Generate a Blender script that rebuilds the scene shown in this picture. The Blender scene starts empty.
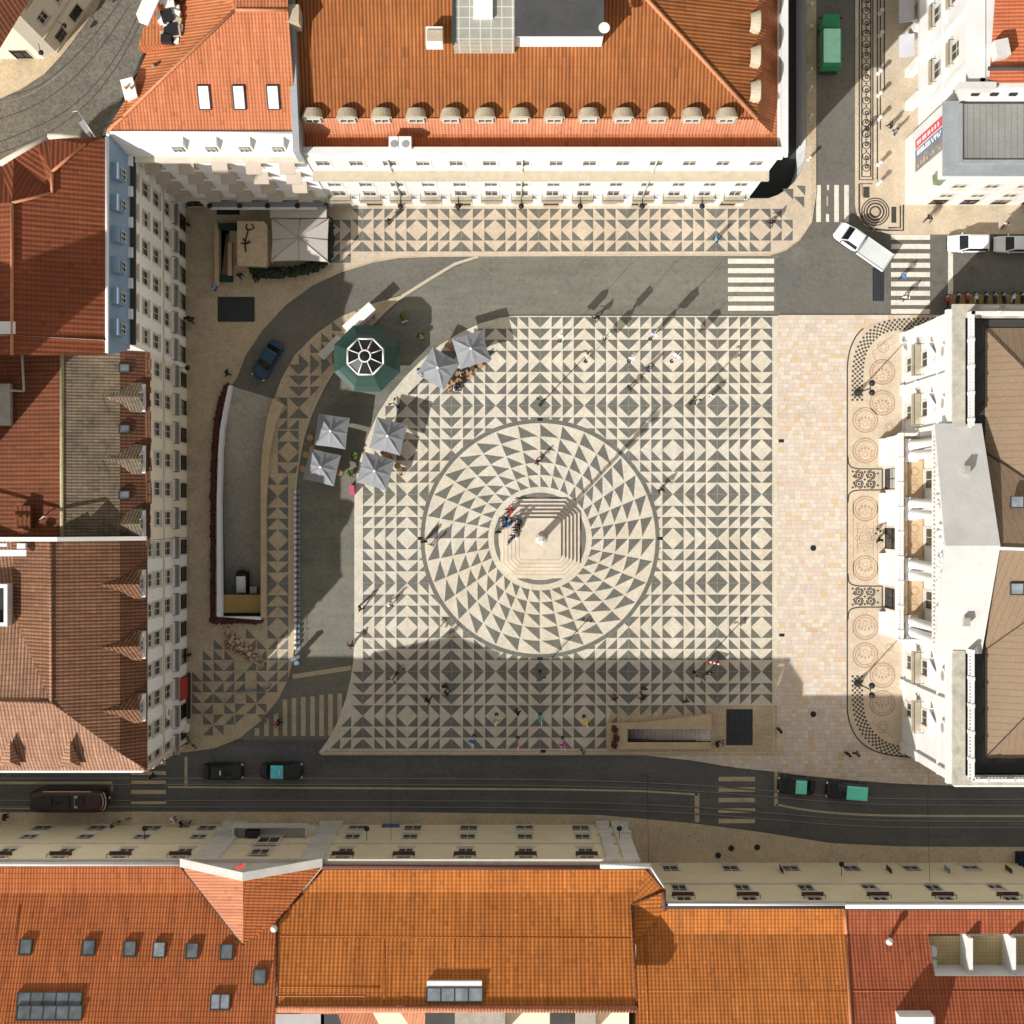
import bpy, bmesh, math, random
from mathutils import Vector, Matrix
from mathutils.geometry import tessellate_polygon
R = random.Random(11)
S = 0.11          # metres per photo pixel on the ground
H = 146.0         # camera height
PI = math.pi
scene = bpy.context.scene
COL = scene.collection
def P(x, y, z=0.0): return Vector(((x-512)*S, (512-y)*S, z))
def U(x, y, h):
    k = (H-h)/H
    return Vector(((x-512)*S*k, (512-y)*S*k, h))
ORG = {}
# ------------------------------------------------------------------ mesh builder
class MB:
    def __init__(s): s.v=[]; s.f=[]; s.m=[]; s.sm=[]
    def face(s, pts, m=0, smooth=False):
        b=len(s.v); s.v += [Vector(p) for p in pts]; s.f.append(list(range(b,b+len(pts)))); s.m.append(m); s.sm.append(smooth)
    def up(s, pts, m=0):
        pts=[Vector(p) for p in pts]; n=Vector((0,0,0))
        for i in range(len(pts)):
            a,b=pts[i],pts[(i+1)%len(pts)]
            n+=a.cross(b)
        if n.z<0: pts=pts[::-1]
        s.face(pts,m)
    def bx(s,x0,x1,y0,y1,z0,z1,m=0,skip=''):
        if x0>x1: x0,x1=x1,x0
        if y0>y1: y0,y1=y1,y0
        p=[Vector((x,y,z)) for z in (z0,z1) for y in (y0,y1) for x in (x0,x1)]
        for k,q in (('b',(0,2,3,1)),('t',(4,5,7,6)),('f',(0,1,5,4)),('k',(2,6,7,3)),('l',(0,4,6,2)),('r',(1,3,7,5))):
            if k not in skip: s.face([p[i] for i in q],m)
    def obox(s,c,d,rz=0,m=0,tilt=0):
        c=Vector(c); M_=Matrix.Rotation(rz,3,'Z')@Matrix.Rotation(tilt,3,'Y'); hx,hy,hz=d[0]/2,d[1]/2,d[2]/2
        p=[c+M_@Vector((x,y,z)) for z in (-hz,hz) for y in (-hy,hy) for x in (-hx,hx)]
        for q in ((0,2,3,1),(4,5,7,6),(0,1,5,4),(2,6,7,3),(0,4,6,2),(1,3,7,5)): s.face([p[i] for i in q],m)
    def prism(s,poly,z0,z1,m=0,ms=None,holes=(),bottom=False):
        ms = m if ms is None else ms
        poly=ccw(poly); holes=[ccw(h)[::-1] for h in holes]
        s.cap(poly,z1,m,holes)
        if bottom: 
            b=len(s.f); s.cap(poly,z0,m,holes)
            for i in range(b,len(s.f)): s.f[i]=s.f[i][::-1]
        for lp in [poly]+holes:
            for i in range(len(lp)):
                a,b=lp[i],lp[(i+1)%len(lp)]
                s.face([(a[0],a[1],z0),(b[0],b[1],z0),(b[0],b[1],z1),(a[0],a[1],z1)],ms)
    def cap(s,poly,z,m=0,holes=()):
        loops=[[Vector((p[0],p[1],0)) for p in l] for l in [poly]+list(holes)]
        flat=[p for l in loops for p in l]
        b=len(s.v); s.v+=[Vector((p.x,p.y,z)) for p in flat]
        for t in tessellate_polygon(loops):
            a,c,d=[flat[i] for i in t]
            ar=(c-a).cross(d-a).z
            if abs(ar)<1e-9: continue
            t=list(t) if ar>0 else [t[0],t[2],t[1]]
            s.f.append([b+i for i in t]); s.m.append(m); s.sm.append(False)
    def cyl(s,p,q,r0,r1=None,n=8,m=0,caps=True,smooth=True):
        p=Vector(p);q=Vector(q); r1=r0 if r1 is None else r1
        d=(q-p); d.normalize()
        a=d.orthogonal().normalized(); b=d.cross(a)
        k=len(s.v)
        for c,r in ((p,r0),(q,r1)):
            for i in range(n):
                t=2*PI*i/n; s.v.append(c+a*(r*math.cos(t))+b*(r*math.sin(t)))
        for i in range(n):
            j=(i+1)%n; s.f.append([k+i,k+j,k+n+j,k+n+i]); s.m.append(m); s.sm.append(smooth)
        if caps:
            s.f.append([k+i for i in range(n)][::-1]); s.m.append(m); s.sm.append(False)
            s.f.append([k+n+i for i in range(n)]); s.m.append(m); s.sm.append(False)
    def lathe(s,c,prof,n=12,m=0,rot=0,smooth=True,cap=True):
        c=Vector(c); k=len(s.v)
        for r,z in prof:
            for i in range(n):
                t=2*PI*i/n+rot; s.v.append(c+Vector((r*math.cos(t),r*math.sin(t),z)))
        for l in range(len(prof)-1):
            for i in range(n):
                j=(i+1)%n; s.f.append([k+l*n+i,k+l*n+j,k+(l+1)*n+j,k+(l+1)*n+i]); s.m.append(m); s.sm.append(smooth)
        if cap:
            l=len(prof)-1
            s.f.append([k+l*n+i for i in range(n)]); s.m.append(m); s.sm.append(False)
    def tube(s,pts,r,n=6,m=0):
        for a,b in zip(pts[:-1],pts[1:]): s.cyl(a,b,r,r,n,m)
    def blob(s,c,r,m=0,seed=0,sub=1,jit=.25,smooth=True):
        bm=bmesh.new(); bmesh.ops.create_icosphere(bm,subdivisions=sub,radius=1)
        k=len(s.v); rr=random.Random(seed)
        for v in bm.verts:
            f=1+rr.uniform(-jit,jit); s.v.append(Vector((c[0]+v.co.x*r[0]*f,c[1]+v.co.y*r[1]*f,c[2]+v.co.z*r[2]*f)))
        for f in bm.faces: s.f.append([k+v.index for v in f.verts]); s.m.append(m); s.sm.append(smooth)
        bm.free()
    def strip(s,pts,w,z,m=0):
        # flat ribbon through xy points
        L=[];Rr=[]
        for i,p in enumerate(pts):
            a=Vector(pts[max(i-1,0)][:2]); b=Vector(pts[min(i+1,len(pts)-1)][:2]); d=(b-a).normalized(); nrm=Vector((-d.y,d.x))*(w/2)
            q=Vector(p[:2]); L.append(q+nrm); Rr.append(q-nrm)
        for i in range(len(pts)-1):
            s.up([(L[i].x,L[i].y,z),(Rr[i].x,Rr[i].y,z),(Rr[i+1].x,Rr[i+1].y,z),(L[i+1].x,L[i+1].y,z)],m)
    def build(s,name,mats,parent=None,origin=None):
        o=Vector(origin) if origin is not None else (ORG.get(parent,Vector((0,0,0))) if parent else None)
        if o is None:
            xs=[v.x for v in s.v]; ys=[v.y for v in s.v]; zs=[v.z for v in s.v]
            o=Vector(((min(xs)+max(xs))/2,(min(ys)+max(ys))/2,min(zs)))
        me=bpy.data.meshes.new(name)
        me.from_pydata([tuple(v-o) for v in s.v],[],s.f)
        if not isinstance(mats,(list,tuple)): mats=[mats]
        for m in mats: me.materials.append(m)
        me.polygons.foreach_set('material_index',[min(x,len(mats)-1) for x in s.m])
        me.polygons.foreach_set('use_smooth',s.sm)
        uv=me.uv_layers.new(name='uv'); data=[0.0]*(2*len(me.loops))
        Z=Vector((0,0,1))
        for p in me.polygons:
            n=p.normal
            e=Z.cross(n)
            if e.length<.02: e=Vector((1,0,0))
            e.normalize(); sl=n.cross(e)
            for li in p.loop_indices:
                w=me.vertices[me.loops[li].vertex_index].co+o
                data[2*li]=w.dot(e); data[2*li+1]=w.dot(sl)
        uv.data.foreach_set('uv',data)
        me.update()
        ob=bpy.data.objects.new(name,me); COL.objects.link(ob)
        if parent is None: ob.location=o; ORG[ob]=o
        else:
            ob.parent=parent; ob.location=o-ORG.get(parent,Vector((0,0,0))); ORG[ob]=o
        return ob
def ccw(poly):
    poly=[Vector(p[:2]) for p in poly]
    a=sum(poly[i].x*poly[(i+1)%len(poly)].y-poly[(i+1)%len(poly)].x*poly[i].y for i in range(len(poly)))
    return poly if a>0 else poly[::-1]
def px(pts): return [P(*p) for p in pts]
def tag(o,label=None,cat=None,group=None,kind=None):
    if label: o['label']=label
    if cat: o['category']=cat
    if group: o['group']=group
    if kind: o['kind']=kind
    return o
def thing(name,label,cat,loc=(0,0,0),rz=0,group=None,zero=False):
    o=bpy.data.objects.new(name,None); COL.objects.link(o); o.location=loc; o.rotation_euler=(0,0,rz)
    o.empty_display_size=.3
    ORG[o]=Vector((0,0,0)) if zero else Vector(loc)
    return tag(o,label,cat,group)
def dup(root,loc=None,rz=None,label=None,group=None):
    def rec(o,par):
        c=o.copy(); COL.objects.link(c); c.parent=par
        for ch in list(o.children): rec(ch,c)
        return c
    r=rec(root,None)
    if loc is not None: r.location=loc
    if rz is not None: r.rotation_euler=(0,0,rz)
    if label: r['label']=label
    if group: r['group']=group
    return r
# ------------------------------------------------------------------ materials
def _n(nt,t,**k):
    n=nt.nodes.new(t)
    for a,b in k.items(): setattr(n,a,b)
    return n
class NT:
    def __init__(s,name):
        s.mat=bpy.data.materials.new(name); s.mat.use_nodes=True; s.nt=s.mat.node_tree
        s.b=s.nt.nodes['Principled BSDF']; s._pos=None
    def link(s,a,b): s.nt.links.new(a,b)
    def setin(s,sock,v):
        if hasattr(v,'is_output'): s.link(v,sock)
        else: sock.default_value=v
    def math(s,op,a,b=0.0,c=None,clamp=False):
        n=_n(s.nt,'ShaderNodeMath',operation=op,use_clamp=clamp); s.setin(n.inputs[0],a); s.setin(n.inputs[1],b)
        if c is not None: s.setin(n.inputs[2],c)
        return n.outputs[0]
    def pos(s):
        if s._pos is None: s._pos=_n(s.nt,'ShaderNodeNewGeometry').outputs['Position']
        return s._pos
    def noise(s,scale,detail=3,rough=.55,vec=None):
        n=_n(s.nt,'ShaderNodeTexNoise'); n.inputs['Scale'].default_value=scale; n.inputs['Detail'].default_value=detail; n.inputs['Roughness'].default_value=rough
        s.link(vec if vec is not None else s.pos(),n.inputs['Vector']); return n.outputs['Fac']
    def ramp(s,f,a,b,lo=0.0,hi=1.0):
        n=_n(s.nt,'ShaderNodeMapRange',clamp=True); s.setin(n.inputs[0],f); n.inputs[1].default_value=a; n.inputs[2].default_value=b; n.inputs[3].default_value=lo; n.inputs[4].default_value=hi
        return n.outputs[0]
    def mix(s,f,a,b,blend='MIX'):
        n=_n(s.nt,'ShaderNodeMix',data_type='RGBA',blend_type=blend); s.setin(n.inputs[0],f)
        s.setin(n.inputs[6],c4(a)); s.setin(n.inputs[7],c4(b)); return n.outputs[2]
    def scale(s,col,f):
        n=_n(s.nt,'ShaderNodeVectorMath',operation='SCALE'); s.setin(n.inputs[0],col); s.setin(n.inputs['Scale'],f); return n.outputs[0]
    def white(s,x,y):
        c=_n(s.nt,'ShaderNodeCombineXYZ'); s.setin(c.inputs[0],x); s.setin(c.inputs[1],y)
        w=_n(s.nt,'ShaderNodeTexWhiteNoise',noise_dimensions='2D'); s.link(c.outputs[0],w.inputs['Vector']); return w.outputs['Value']
    def bump(s,h,strength=.5,dist=.05):
        n=_n(s.nt,'ShaderNodeBump'); n.inputs['Strength'].default_value=strength; n.inputs['Distance'].default_value=dist; s.link(h,n.inputs['Height']); s.link(n.outputs[0],s.b.inputs['Normal'])
    def out(s,col,rough=.8,spec=.3,metal=0.0):
        s.setin(s.b.inputs['Base Color'],c4(col)); s.setin(s.b.inputs['Roughness'],rough); s.b.inputs['Specular IOR Level'].default_value=spec; s.b.inputs['Metallic'].default_value=metal
        return s.mat
    def sep(s,v):
        n=_n(s.nt,'ShaderNodeSeparateXYZ'); s.link(v,n.inputs[0]); return n.outputs
    def uv(s): return _n(s.nt,'ShaderNodeTexCoord').outputs['UV']
def c4(c):
    if hasattr(c,'is_output'): return c
    return (c[0],c[1],c[2],1.0) if len(c)==3 else c
def dim(c,f): return tuple(x*f for x in c[:3])
def mat(name,a,b=None,sc=.4,rough=.8,spec=.3,metal=0.0,fine=.18,fs=9.0,bump=0.0,stain=0.0):
    n=NT(name); b=b or dim(a,.82)
    f=n.ramp(n.noise(sc,4,.6),.3,.7)
    c=n.mix(f,a,b)
    if stain:
        g=n.ramp(n.noise(sc*.33,5,.65),.52,.7,0,stain); c=n.mix(g,c,dim(a,.4))
    if fine:
        h=n.noise(fs,2,.6); c=n.scale(c,n.ramp(h,.25,.75,1-fine,1+fine))
        if bump: n.bump(h,bump,.03)
    return n.out(c,rough,spec,metal)
def cobble(name,a,b,cell=.12,fine=.22,stain=.25,rough=.75,spec=.35,sc=.12):
    n=NT(name)
    v=_n(n.nt,'ShaderNodeTexVoronoi'); v.inputs['Scale'].default_value=1/cell; n.link(n.pos(),v.inputs['Vector'])
    cell_r=n.sep(v.outputs['Color'])[0]
    f=n.ramp(n.noise(sc,5,.65),.3,.7); c=n.mix(f,a,b)
    st=n.ramp(n.noise(sc*2.3,6,.7),.55,.75,0,stain); c=n.mix(st,c,dim(a,.45))
    c=n.scale(c,n.ramp(cell_r,0,1,1-fine,1+fine))
    c=n.scale(c,n.ramp(n.noise(1.1,3,.6),.3,.7,.93,1.07))
    c=n.mix(n.ramp(n.noise(.045,4,.6),.42,.68,0,.55),c,n.mix(1.0,c,(1.0,.94,.8),'MULTIPLY'))
    c=n.scale(c,n.ramp(n.noise(.35,6,.72),.3,.72,1.07,.88))
    n.bump(v.outputs['Distance'],.25,-.02)
    return n.out(c,rough,spec)
def tile(name,a,b,rib=.36,row=.45,groove=.5,stain=.3,stc=None,bump=.55,rowdark=.25,cellvar=.5,ssc=.35):
    n=NT(name); s=n.sep(n.uv()); u,v=s[0],s[1]
    ur=n.math('DIVIDE',u,rib); vr=n.math('DIVIDE',v,row)
    rp=n.math('MULTIPLY_ADD',n.math('COSINE',n.math('MULTIPLY',ur,2*PI)),.5,.5)
    fv=n.math('FRACT',vr)
    cell=n.white(n.math('FLOOR',n.math('ADD',ur,.5)),n.math('FLOOR',vr))
    big=n.noise(.22,4,.6)
    cellvar*=.55
    f=n.math('ADD',n.math('MULTIPLY',cell,cellvar),n.math('MULTIPLY',n.ramp(big,.3,.7),1-cellvar))
    c=n.mix(f,a,b)
    st=n.ramp(n.noise(ssc,6,.72),.5,.72,0,stain); c=n.mix(st,c,stc or dim(a,.3))
    cb=_n(n.nt,'ShaderNodeCombineXYZ'); n.setin(cb.inputs[0],n.math('MULTIPLY',u,1.6)); n.setin(cb.inputs[1],n.math('MULTIPLY',v,.16)); c=n.scale(c,n.ramp(n.noise(1,4,.65,cb.outputs[0]),.3,.7,.74,1.16))
    odd=n.white(n.math('FLOOR',n.math('ADD',ur,.5)),n.math('ADD',n.math('FLOOR',vr),71.3)); c=n.scale(c,n.math('ADD',1.0,n.math('SUBTRACT',n.math('MULTIPLY',n.math('GREATER_THAN',odd,.985),.16),n.math('MULTIPLY',n.math('LESS_THAN',odd,.025),.2))))
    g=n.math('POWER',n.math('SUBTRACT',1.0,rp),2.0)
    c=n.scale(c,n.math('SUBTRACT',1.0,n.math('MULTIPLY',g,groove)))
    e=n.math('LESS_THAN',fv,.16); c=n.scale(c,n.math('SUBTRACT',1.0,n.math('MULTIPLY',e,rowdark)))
    n.bump(n.math('ADD',rp,n.math('MULTIPLY',n.math('SUBTRACT',1.0,fv),.6)),bump,.07)
    return n.out(c,.85,.2)
def flagstone(name,cols,w=.9,h=.55,joint=.06,fine=.1):
    n=NT(name); p=n.sep(n.pos()); x,y=p[0],p[1]
    yr=n.math('DIVIDE',y,h); iy=n.math('FLOOR',yr)
    xr=n.math('ADD',n.math('DIVIDE',x,w),n.math('MULTIPLY',n.white(iy,3.3),1.0)); ix=n.math('FLOOR',xr)
    r=n.white(ix,iy)
    ra=_n(n.nt,'ShaderNodeValToRGB'); ra.color_ramp.interpolation='CONSTANT'
    el=ra.color_ramp.elements
    while len(el)<len(cols): el.new(.5)
    for i,c in enumerate(cols): el[i].position=i/len(cols); el[i].color=c4(c)
    n.link(r,ra.inputs[0]); c=ra.outputs[0]
    c=n.mix(n.ramp(n.noise(.1,5,.6),.3,.7,0,.35),c,cols[0])
    st=n.ramp(n.noise(.22,6,.7),.54,.75,0,.3); c=n.mix(st,c,(.25,.2,.15))
    j=n.math('MAXIMUM',n.math('LESS_THAN',n.math('FRACT',xr),joint),n.math('LESS_THAN',n.math('FRACT',yr),joint*1.4))
    c=n.scale(c,n.math('SUBTRACT',1.0,n.math('MULTIPLY',j,.22)))
    c=n.scale(c,n.ramp(n.noise(6,3,.6),.3,.7,1-fine,1+fine))
    return n.out(c,.7,.35)
def seam(name,a,b,sp=.6,dark=.5,axis=0,rough=.55,metal=0.0,fine=.12,width=.1,bump=.5):
    n=NT(name); s=n.sep(n.uv()); u=n.math('FRACT',n.math('DIVIDE',s[axis],sp))
    c=n.mix(n.ramp(n.noise(.3,5,.65),.3,.7),a,b)
    l=n.math('LESS_THAN',u,width); c=n.scale(c,n.math('SUBTRACT',1.0,n.math('MULTIPLY',l,dark)))
    c=n.scale(c,n.ramp(n.noise(5,3,.6),.3,.7,1-fine,1+fine))
    n.bump(l,bump,.04)
    return n.out(c,rough,.35,metal)
def grid(name,a,line,sp=.3,w=.08,rough=.6):
    n=NT(name); s=n.sep(n.uv())
    l=n.math('MAXIMUM',n.math('LESS_THAN',n.math('FRACT',n.math('DIVIDE',s[0],sp)),w),n.math('LESS_THAN',n.math('FRACT',n.math('DIVIDE',s[1],sp)),w))
    c=n.mix(n.ramp(n.noise(1.2,3),.3,.7),a,dim(a,.85)); c=n.mix(l,c,line); return n.out(c,rough,.3)
def asphalt(name,a,b,fine=.2,patch=.4,rough=.7,spec=.45,streak=0):
    n=NT(name)
    c=n.mix(n.ramp(n.noise(.09,5,.6),.32,.68),a,b)
    st=n.ramp(n.noise(.5,6,.7),.55,.72,0,patch); c=n.mix(st,c,dim(a,.5))
    st2=n.ramp(n.noise(.23,5,.7),.57,.7,0,patch*.6); c=n.mix(st2,c,tuple(min(x*1.6,1) for x in b))
    if streak:
        mp=_n(n.nt,'ShaderNodeMapping'); mp.inputs['Scale'].default_value=(.035,.55,1); n.link(n.pos(),mp.inputs['Vector']); c=n.scale(c,n.ramp(n.noise(1,5,.7,mp.outputs[0]),.3,.7,1-.2*streak,1+.2*streak))
    k=n.math('ABSOLUTE',n.math('SUBTRACT',n.noise(.16,7,.62),.5)); c=n.scale(c,n.ramp(k,.0,.007,.72,1.0))
    k2=n.math('ABSOLUTE',n.math('SUBTRACT',n.noise(.31,5,.6),.46)); c=n.scale(c,n.ramp(k2,.0,.01,.86,1.0))
    c=n.scale(c,n.ramp(n.noise(2.2,4,.7),.3,.7,.86,1.14))
    h=n.noise(14,2,.6); c=n.scale(c,n.ramp(h,.25,.75,1-fine,1+fine)); n.bump(h,.2,.02)
    return n.out(c,rough,spec)
def objcol(name,rough=.85,var=.15):
    n=NT(name); oi=_n(n.nt,'ShaderNodeObjectInfo'); c=n.scale(oi.outputs['Color'],n.ramp(n.noise(6,2),.3,.7,1-var,1+var)); return n.out(c,rough,.25)
def rndcol(name,cols,rough=.85,salt=1.0):
    n=NT(name); oi=_n(n.nt,'ShaderNodeObjectInfo'); ra=_n(n.nt,'ShaderNodeValToRGB'); ra.color_ramp.interpolation='CONSTANT'
    el=ra.color_ramp.elements
    while len(el)<len(cols): el.new(.5)
    for i,c in enumerate(cols): el[i].position=i/len(cols); el[i].color=c4(c)
    n.link(n.math('FRACT',n.math('MULTIPLY',oi.outputs['Random'],salt)),ra.inputs[0]); return n.out(ra.outputs[0],rough,.25)
def glassy(name,a,rough=.12,spec=.6): 
    n=NT(name); return n.out(n.mix(n.ramp(n.noise(.8,3),.35,.65),a,dim(a,.55)),rough,spec)
m={}
m['light']=cobble('limestone_mosaic',(.60,.56,.485),(.565,.51,.415),stain=.14,fine=.1)
m['dark']=cobble('basalt_mosaic',(.15,.15,.13),(.115,.115,.10),fine=.18,stain=.18,rough=.5,spec=.6)
m['ringdark']=cobble('basalt_ring',(.17,.17,.15),(.14,.14,.125),fine=.15,stain=.15,rough=.5,spec=.6)
m['beige']=cobble('worn_limestone',(.52,.425,.295),(.43,.35,.24),stain=.35,fine=.16)
m['cream']=cobble('pale_limestone',(.57,.48,.37),(.51,.42,.32),stain=.16,fine=.1)
m['kerb']=mat('kerb_stone',(.55,.48,.37),(.45,.39,.3),1.2,fine=.12)
m['pinkstone']=flagstone('pink_flagstones',[(.58,.5,.41),(.58,.45,.36),(.61,.55,.47),(.56,.42,.25),(.6,.49,.4),(.53,.47,.41),(.63,.55,.46),(.57,.46,.39)],w=.6,h=.47)
m['asphalt']=asphalt('grey_asphalt',(.138,.134,.108),(.172,.164,.13),streak=.8)
m['asphalt2']=asphalt('dark_asphalt',(.08,.08,.08),(.115,.112,.108),streak=1.0)
m['asphalt3']=asphalt('street_asphalt',(.112,.105,.09),(.15,.14,.118))
m['setts']=cobble('street_setts',(.125,.116,.098),(.17,.155,.125),cell=.22,stain=.4,fine=.25)
m['paint']=mat('road_paint',(.74,.70,.61),(.6,.56,.47),1.5,fine=.2,stain=.4)
m['oldpaint']=mat('worn_road_paint',(.5,.43,.29),(.4,.34,.23),1.5,fine=.2,stain=.45)
m['rail']=mat('rail_steel',(.32,.3,.27),rough=.4,metal=.6)
m['railgap']=mat('rail_groove',(.06,.055,.05))
m['rosette']=cobble('rosette_inlay',(.40,.26,.17),(.37,.24,.155),fine=.12,stain=.1)
m['black']=cobble('black_basalt',(.045,.043,.04),(.06,.057,.05),fine=.2,stain=.1)
m['iron']=mat('dark_iron',(.02,.02,.022),rough=.5,fine=.1)
m['grate']=seam('steel_grating',(.03,.034,.042),(.04,.044,.05),sp=.25,dark=.5,width=.3)
m['white']=mat('white_render',(.69,.69,.68),(.64,.635,.62),.5,fine=.06,stain=.14)
m['whitepaint']=mat('white_paint',(.8,.8,.79),fine=.03)
m['stone']=mat('facade_limestone',(.64,.58,.49),(.56,.49,.39),.9,fine=.08,stain=.2)
m['stonegrey']=mat('weathered_stone',(.42,.39,.34),(.33,.3,.26),1.0,fine=.15,stain=.4)
m['tanstone']=mat('tan_stone',(.55,.42,.27),(.47,.35,.22),1.0,fine=.12,stain=.2)
m['creamwall']=mat('cream_render',(.84,.825,.78),(.79,.775,.73),.4,fine=.06,stain=.12)
m['warmwall']=mat('warm_cream_render',(.78,.71,.58),(.72,.64,.51),.4,fine=.06,stain=.15)
m['greywall']=mat('pale_grey_render',(.8,.8,.8),(.76,.76,.76),.4,fine=.06,stain=.12)
m['yellow']=mat('yellow_render',(.72,.63,.44),(.66,.57,.39),.4,fine=.07,stain=.2)
m['pane']=glassy('window_glass',(.018,.02,.022),.25,.3)
m['balcstone']=mat('balcony_stone',(.52,.45,.34),(.44,.38,.28),1.5,fine=.1,stain=.3)
m['curtain']=mat('window_curtain',(.42,.4,.36),fine=.06)
m['joint']=mat('stone_joint',(.3,.25,.19),fine=.2)
m['brightpane']=mat('pane_painted_reflection',(.7,.73,.76),fine=.03)  # skylight panes: white colour stands in for their bright reflection
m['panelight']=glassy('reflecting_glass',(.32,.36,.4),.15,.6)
m['frame']=mat('window_frame_white',(.58,.56,.5),fine=.04)
m['framebrown']=mat('brown_timber',(.16,.09,.055),fine=.15)
m['zinc']=mat('zinc_shaded_blue',(.22,.31,.42),(.18,.27,.37),.7,rough=.5,fine=.08,stain=.15)  # bluish mansard zinc, with its shade put into the colour
m['zinc_lit_white']=mat('zinc_sunlit_white',(.76,.76,.75),(.7,.7,.69),.7,fine=.05)  # same mansard zinc coloured as sunlit; also plain white roof parts
m['slate']=seam('standing_seam_grey',(.26,.26,.25),(.21,.21,.2),sp=.62,dark=.3,width=.12)
m['leadgrey']=mat('lead_gutter',(.32,.34,.36),(.26,.28,.3),.8,rough=.55,fine=.1,stain=.2)
m['gutter']=mat('dark_gutter',(.05,.048,.045),fine=.2)
m['brownmetal']=seam('brown_standing_seam',(.255,.18,.115),(.225,.155,.098),sp=.66,dark=.18,width=.13)
m['concrete']=mat('pale_concrete',(.6,.59,.57),(.54,.53,.5),.6,fine=.1,stain=.25)
m['darkroof']=mat('bitumen_roof',(.055,.057,.058),(.075,.075,.075),.6,fine=.15,stain=.3)
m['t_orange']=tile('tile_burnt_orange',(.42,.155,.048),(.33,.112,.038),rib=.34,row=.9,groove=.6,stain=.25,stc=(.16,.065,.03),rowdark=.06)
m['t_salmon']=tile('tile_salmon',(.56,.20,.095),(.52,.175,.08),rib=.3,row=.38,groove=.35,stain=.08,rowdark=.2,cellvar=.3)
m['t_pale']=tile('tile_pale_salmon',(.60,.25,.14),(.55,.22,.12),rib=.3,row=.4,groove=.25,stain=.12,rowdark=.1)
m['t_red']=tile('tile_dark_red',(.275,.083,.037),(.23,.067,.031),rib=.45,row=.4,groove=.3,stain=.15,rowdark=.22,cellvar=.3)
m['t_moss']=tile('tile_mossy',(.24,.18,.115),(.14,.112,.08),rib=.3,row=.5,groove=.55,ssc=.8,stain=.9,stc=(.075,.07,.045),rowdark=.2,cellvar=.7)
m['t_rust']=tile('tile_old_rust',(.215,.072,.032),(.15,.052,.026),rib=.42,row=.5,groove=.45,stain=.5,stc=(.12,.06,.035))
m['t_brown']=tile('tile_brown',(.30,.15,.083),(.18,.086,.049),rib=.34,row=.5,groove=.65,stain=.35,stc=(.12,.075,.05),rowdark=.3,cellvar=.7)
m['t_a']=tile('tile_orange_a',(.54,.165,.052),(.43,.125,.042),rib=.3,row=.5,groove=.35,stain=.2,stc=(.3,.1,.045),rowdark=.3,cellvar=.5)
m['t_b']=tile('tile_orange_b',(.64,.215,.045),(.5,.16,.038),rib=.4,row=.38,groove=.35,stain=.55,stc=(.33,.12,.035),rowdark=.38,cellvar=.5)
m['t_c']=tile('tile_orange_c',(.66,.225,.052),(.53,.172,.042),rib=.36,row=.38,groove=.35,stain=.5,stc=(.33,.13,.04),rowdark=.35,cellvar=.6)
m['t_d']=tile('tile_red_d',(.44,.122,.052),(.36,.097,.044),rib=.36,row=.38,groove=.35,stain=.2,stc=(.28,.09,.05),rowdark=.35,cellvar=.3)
m['ridge']=mat('ridge_tile',(.55,.24,.12),(.42,.18,.09),2.0,fine=.2)
m['darkblue']=mat('dark_blue_plastic',(.01,.022,.045),fine=.1)
m['hedge']=mat('hedge_leaf',(.02,.032,.018),(.03,.045,.02),2,fine=.3,fs=6)
m['leaf']=mat('bright_leaf',(.10,.14,.03),(.06,.1,.02),3,fine=.3)
m['redplant']=mat('red_foliage',(.10,.026,.024),(.065,.022,.02),2,fine=.4,fs=7)
m['canvas']=mat('grey_canvas',(.25,.26,.28),(.22,.23,.25),.8,fine=.05)
m['canvaslight']=mat('pale_canvas',(.52,.49,.45),(.49,.46,.42),.8,fine=.05)
m['awning']=mat('awning_cloth',(.44,.375,.31),(.4,.34,.28),.8,fine=.05)
m['greenmetal']=mat('green_copper',(.03,.066,.055),(.025,.056,.047),.8,rough=.45,fine=.08)
m['wood']=mat('ochre_board',(.4,.28,.09),(.34,.23,.08),.8,fine=.15)
m['chairwood']=mat('chair_wood',(.45,.27,.13),fine=.15)
m['steel']=mat('brushed_steel',(.5,.5,.5),rough=.4,metal=.5,fine=.05)
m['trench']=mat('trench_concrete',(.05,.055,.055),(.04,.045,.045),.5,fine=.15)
m['rampfloor']=asphalt('ramp_concrete',(.40,.365,.3),(.32,.29,.235),patch=.5)
m['bluetarp']=mat('blue_grey_rail',(.16,.24,.3),fine=.1)
m['tyre']=mat('tyre_rubber',(.015,.015,.015),fine=.1)
m['rim']=mat('wheel_rim',(.45,.45,.46),rough=.35,metal=.7,fine=0)
m['carglass']=glassy('car_glass',(.015,.02,.025),.08,.7)
m['lamp']=mat('head_lamp',(.7,.7,.68),rough=.2,fine=0)
m['redlamp']=mat('tail_lamp',(.4,.02,.02),rough=.3,fine=0)
def paint(name,c,rough=.3): 
    n=NT(name); return n.out(n.mix(n.ramp(n.noise(1.5,3),.35,.65),c,dim(c,.9)),rough,.5)
m['carblack']=paint('black_paint',(.008,.009,.012)); m['mint']=paint('mint_paint',(.16,.8,.62)); m['cyan']=paint('cyan_paint',(.11,.66,.78))
m['carblue']=paint('blue_paint',(.012,.05,.10)); m['carwhite']=paint('white_car_paint',(.78,.79,.8)); m['truckgreen']=paint('green_paint',(.03,.28,.12)); m['boxgreen']=paint('pale_green_paint',(.45,.92,.66))
m['maroon']=paint('maroon_paint',(.03,.009,.010),.5); m['plastic_dark']=mat('dark_plastic',(.03,.03,.03),fine=.1); m['bedwhite']=mat('truck_bed',(.62,.65,.63),(.58,.62,.62),1,fine=.1,stain=.15)
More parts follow.
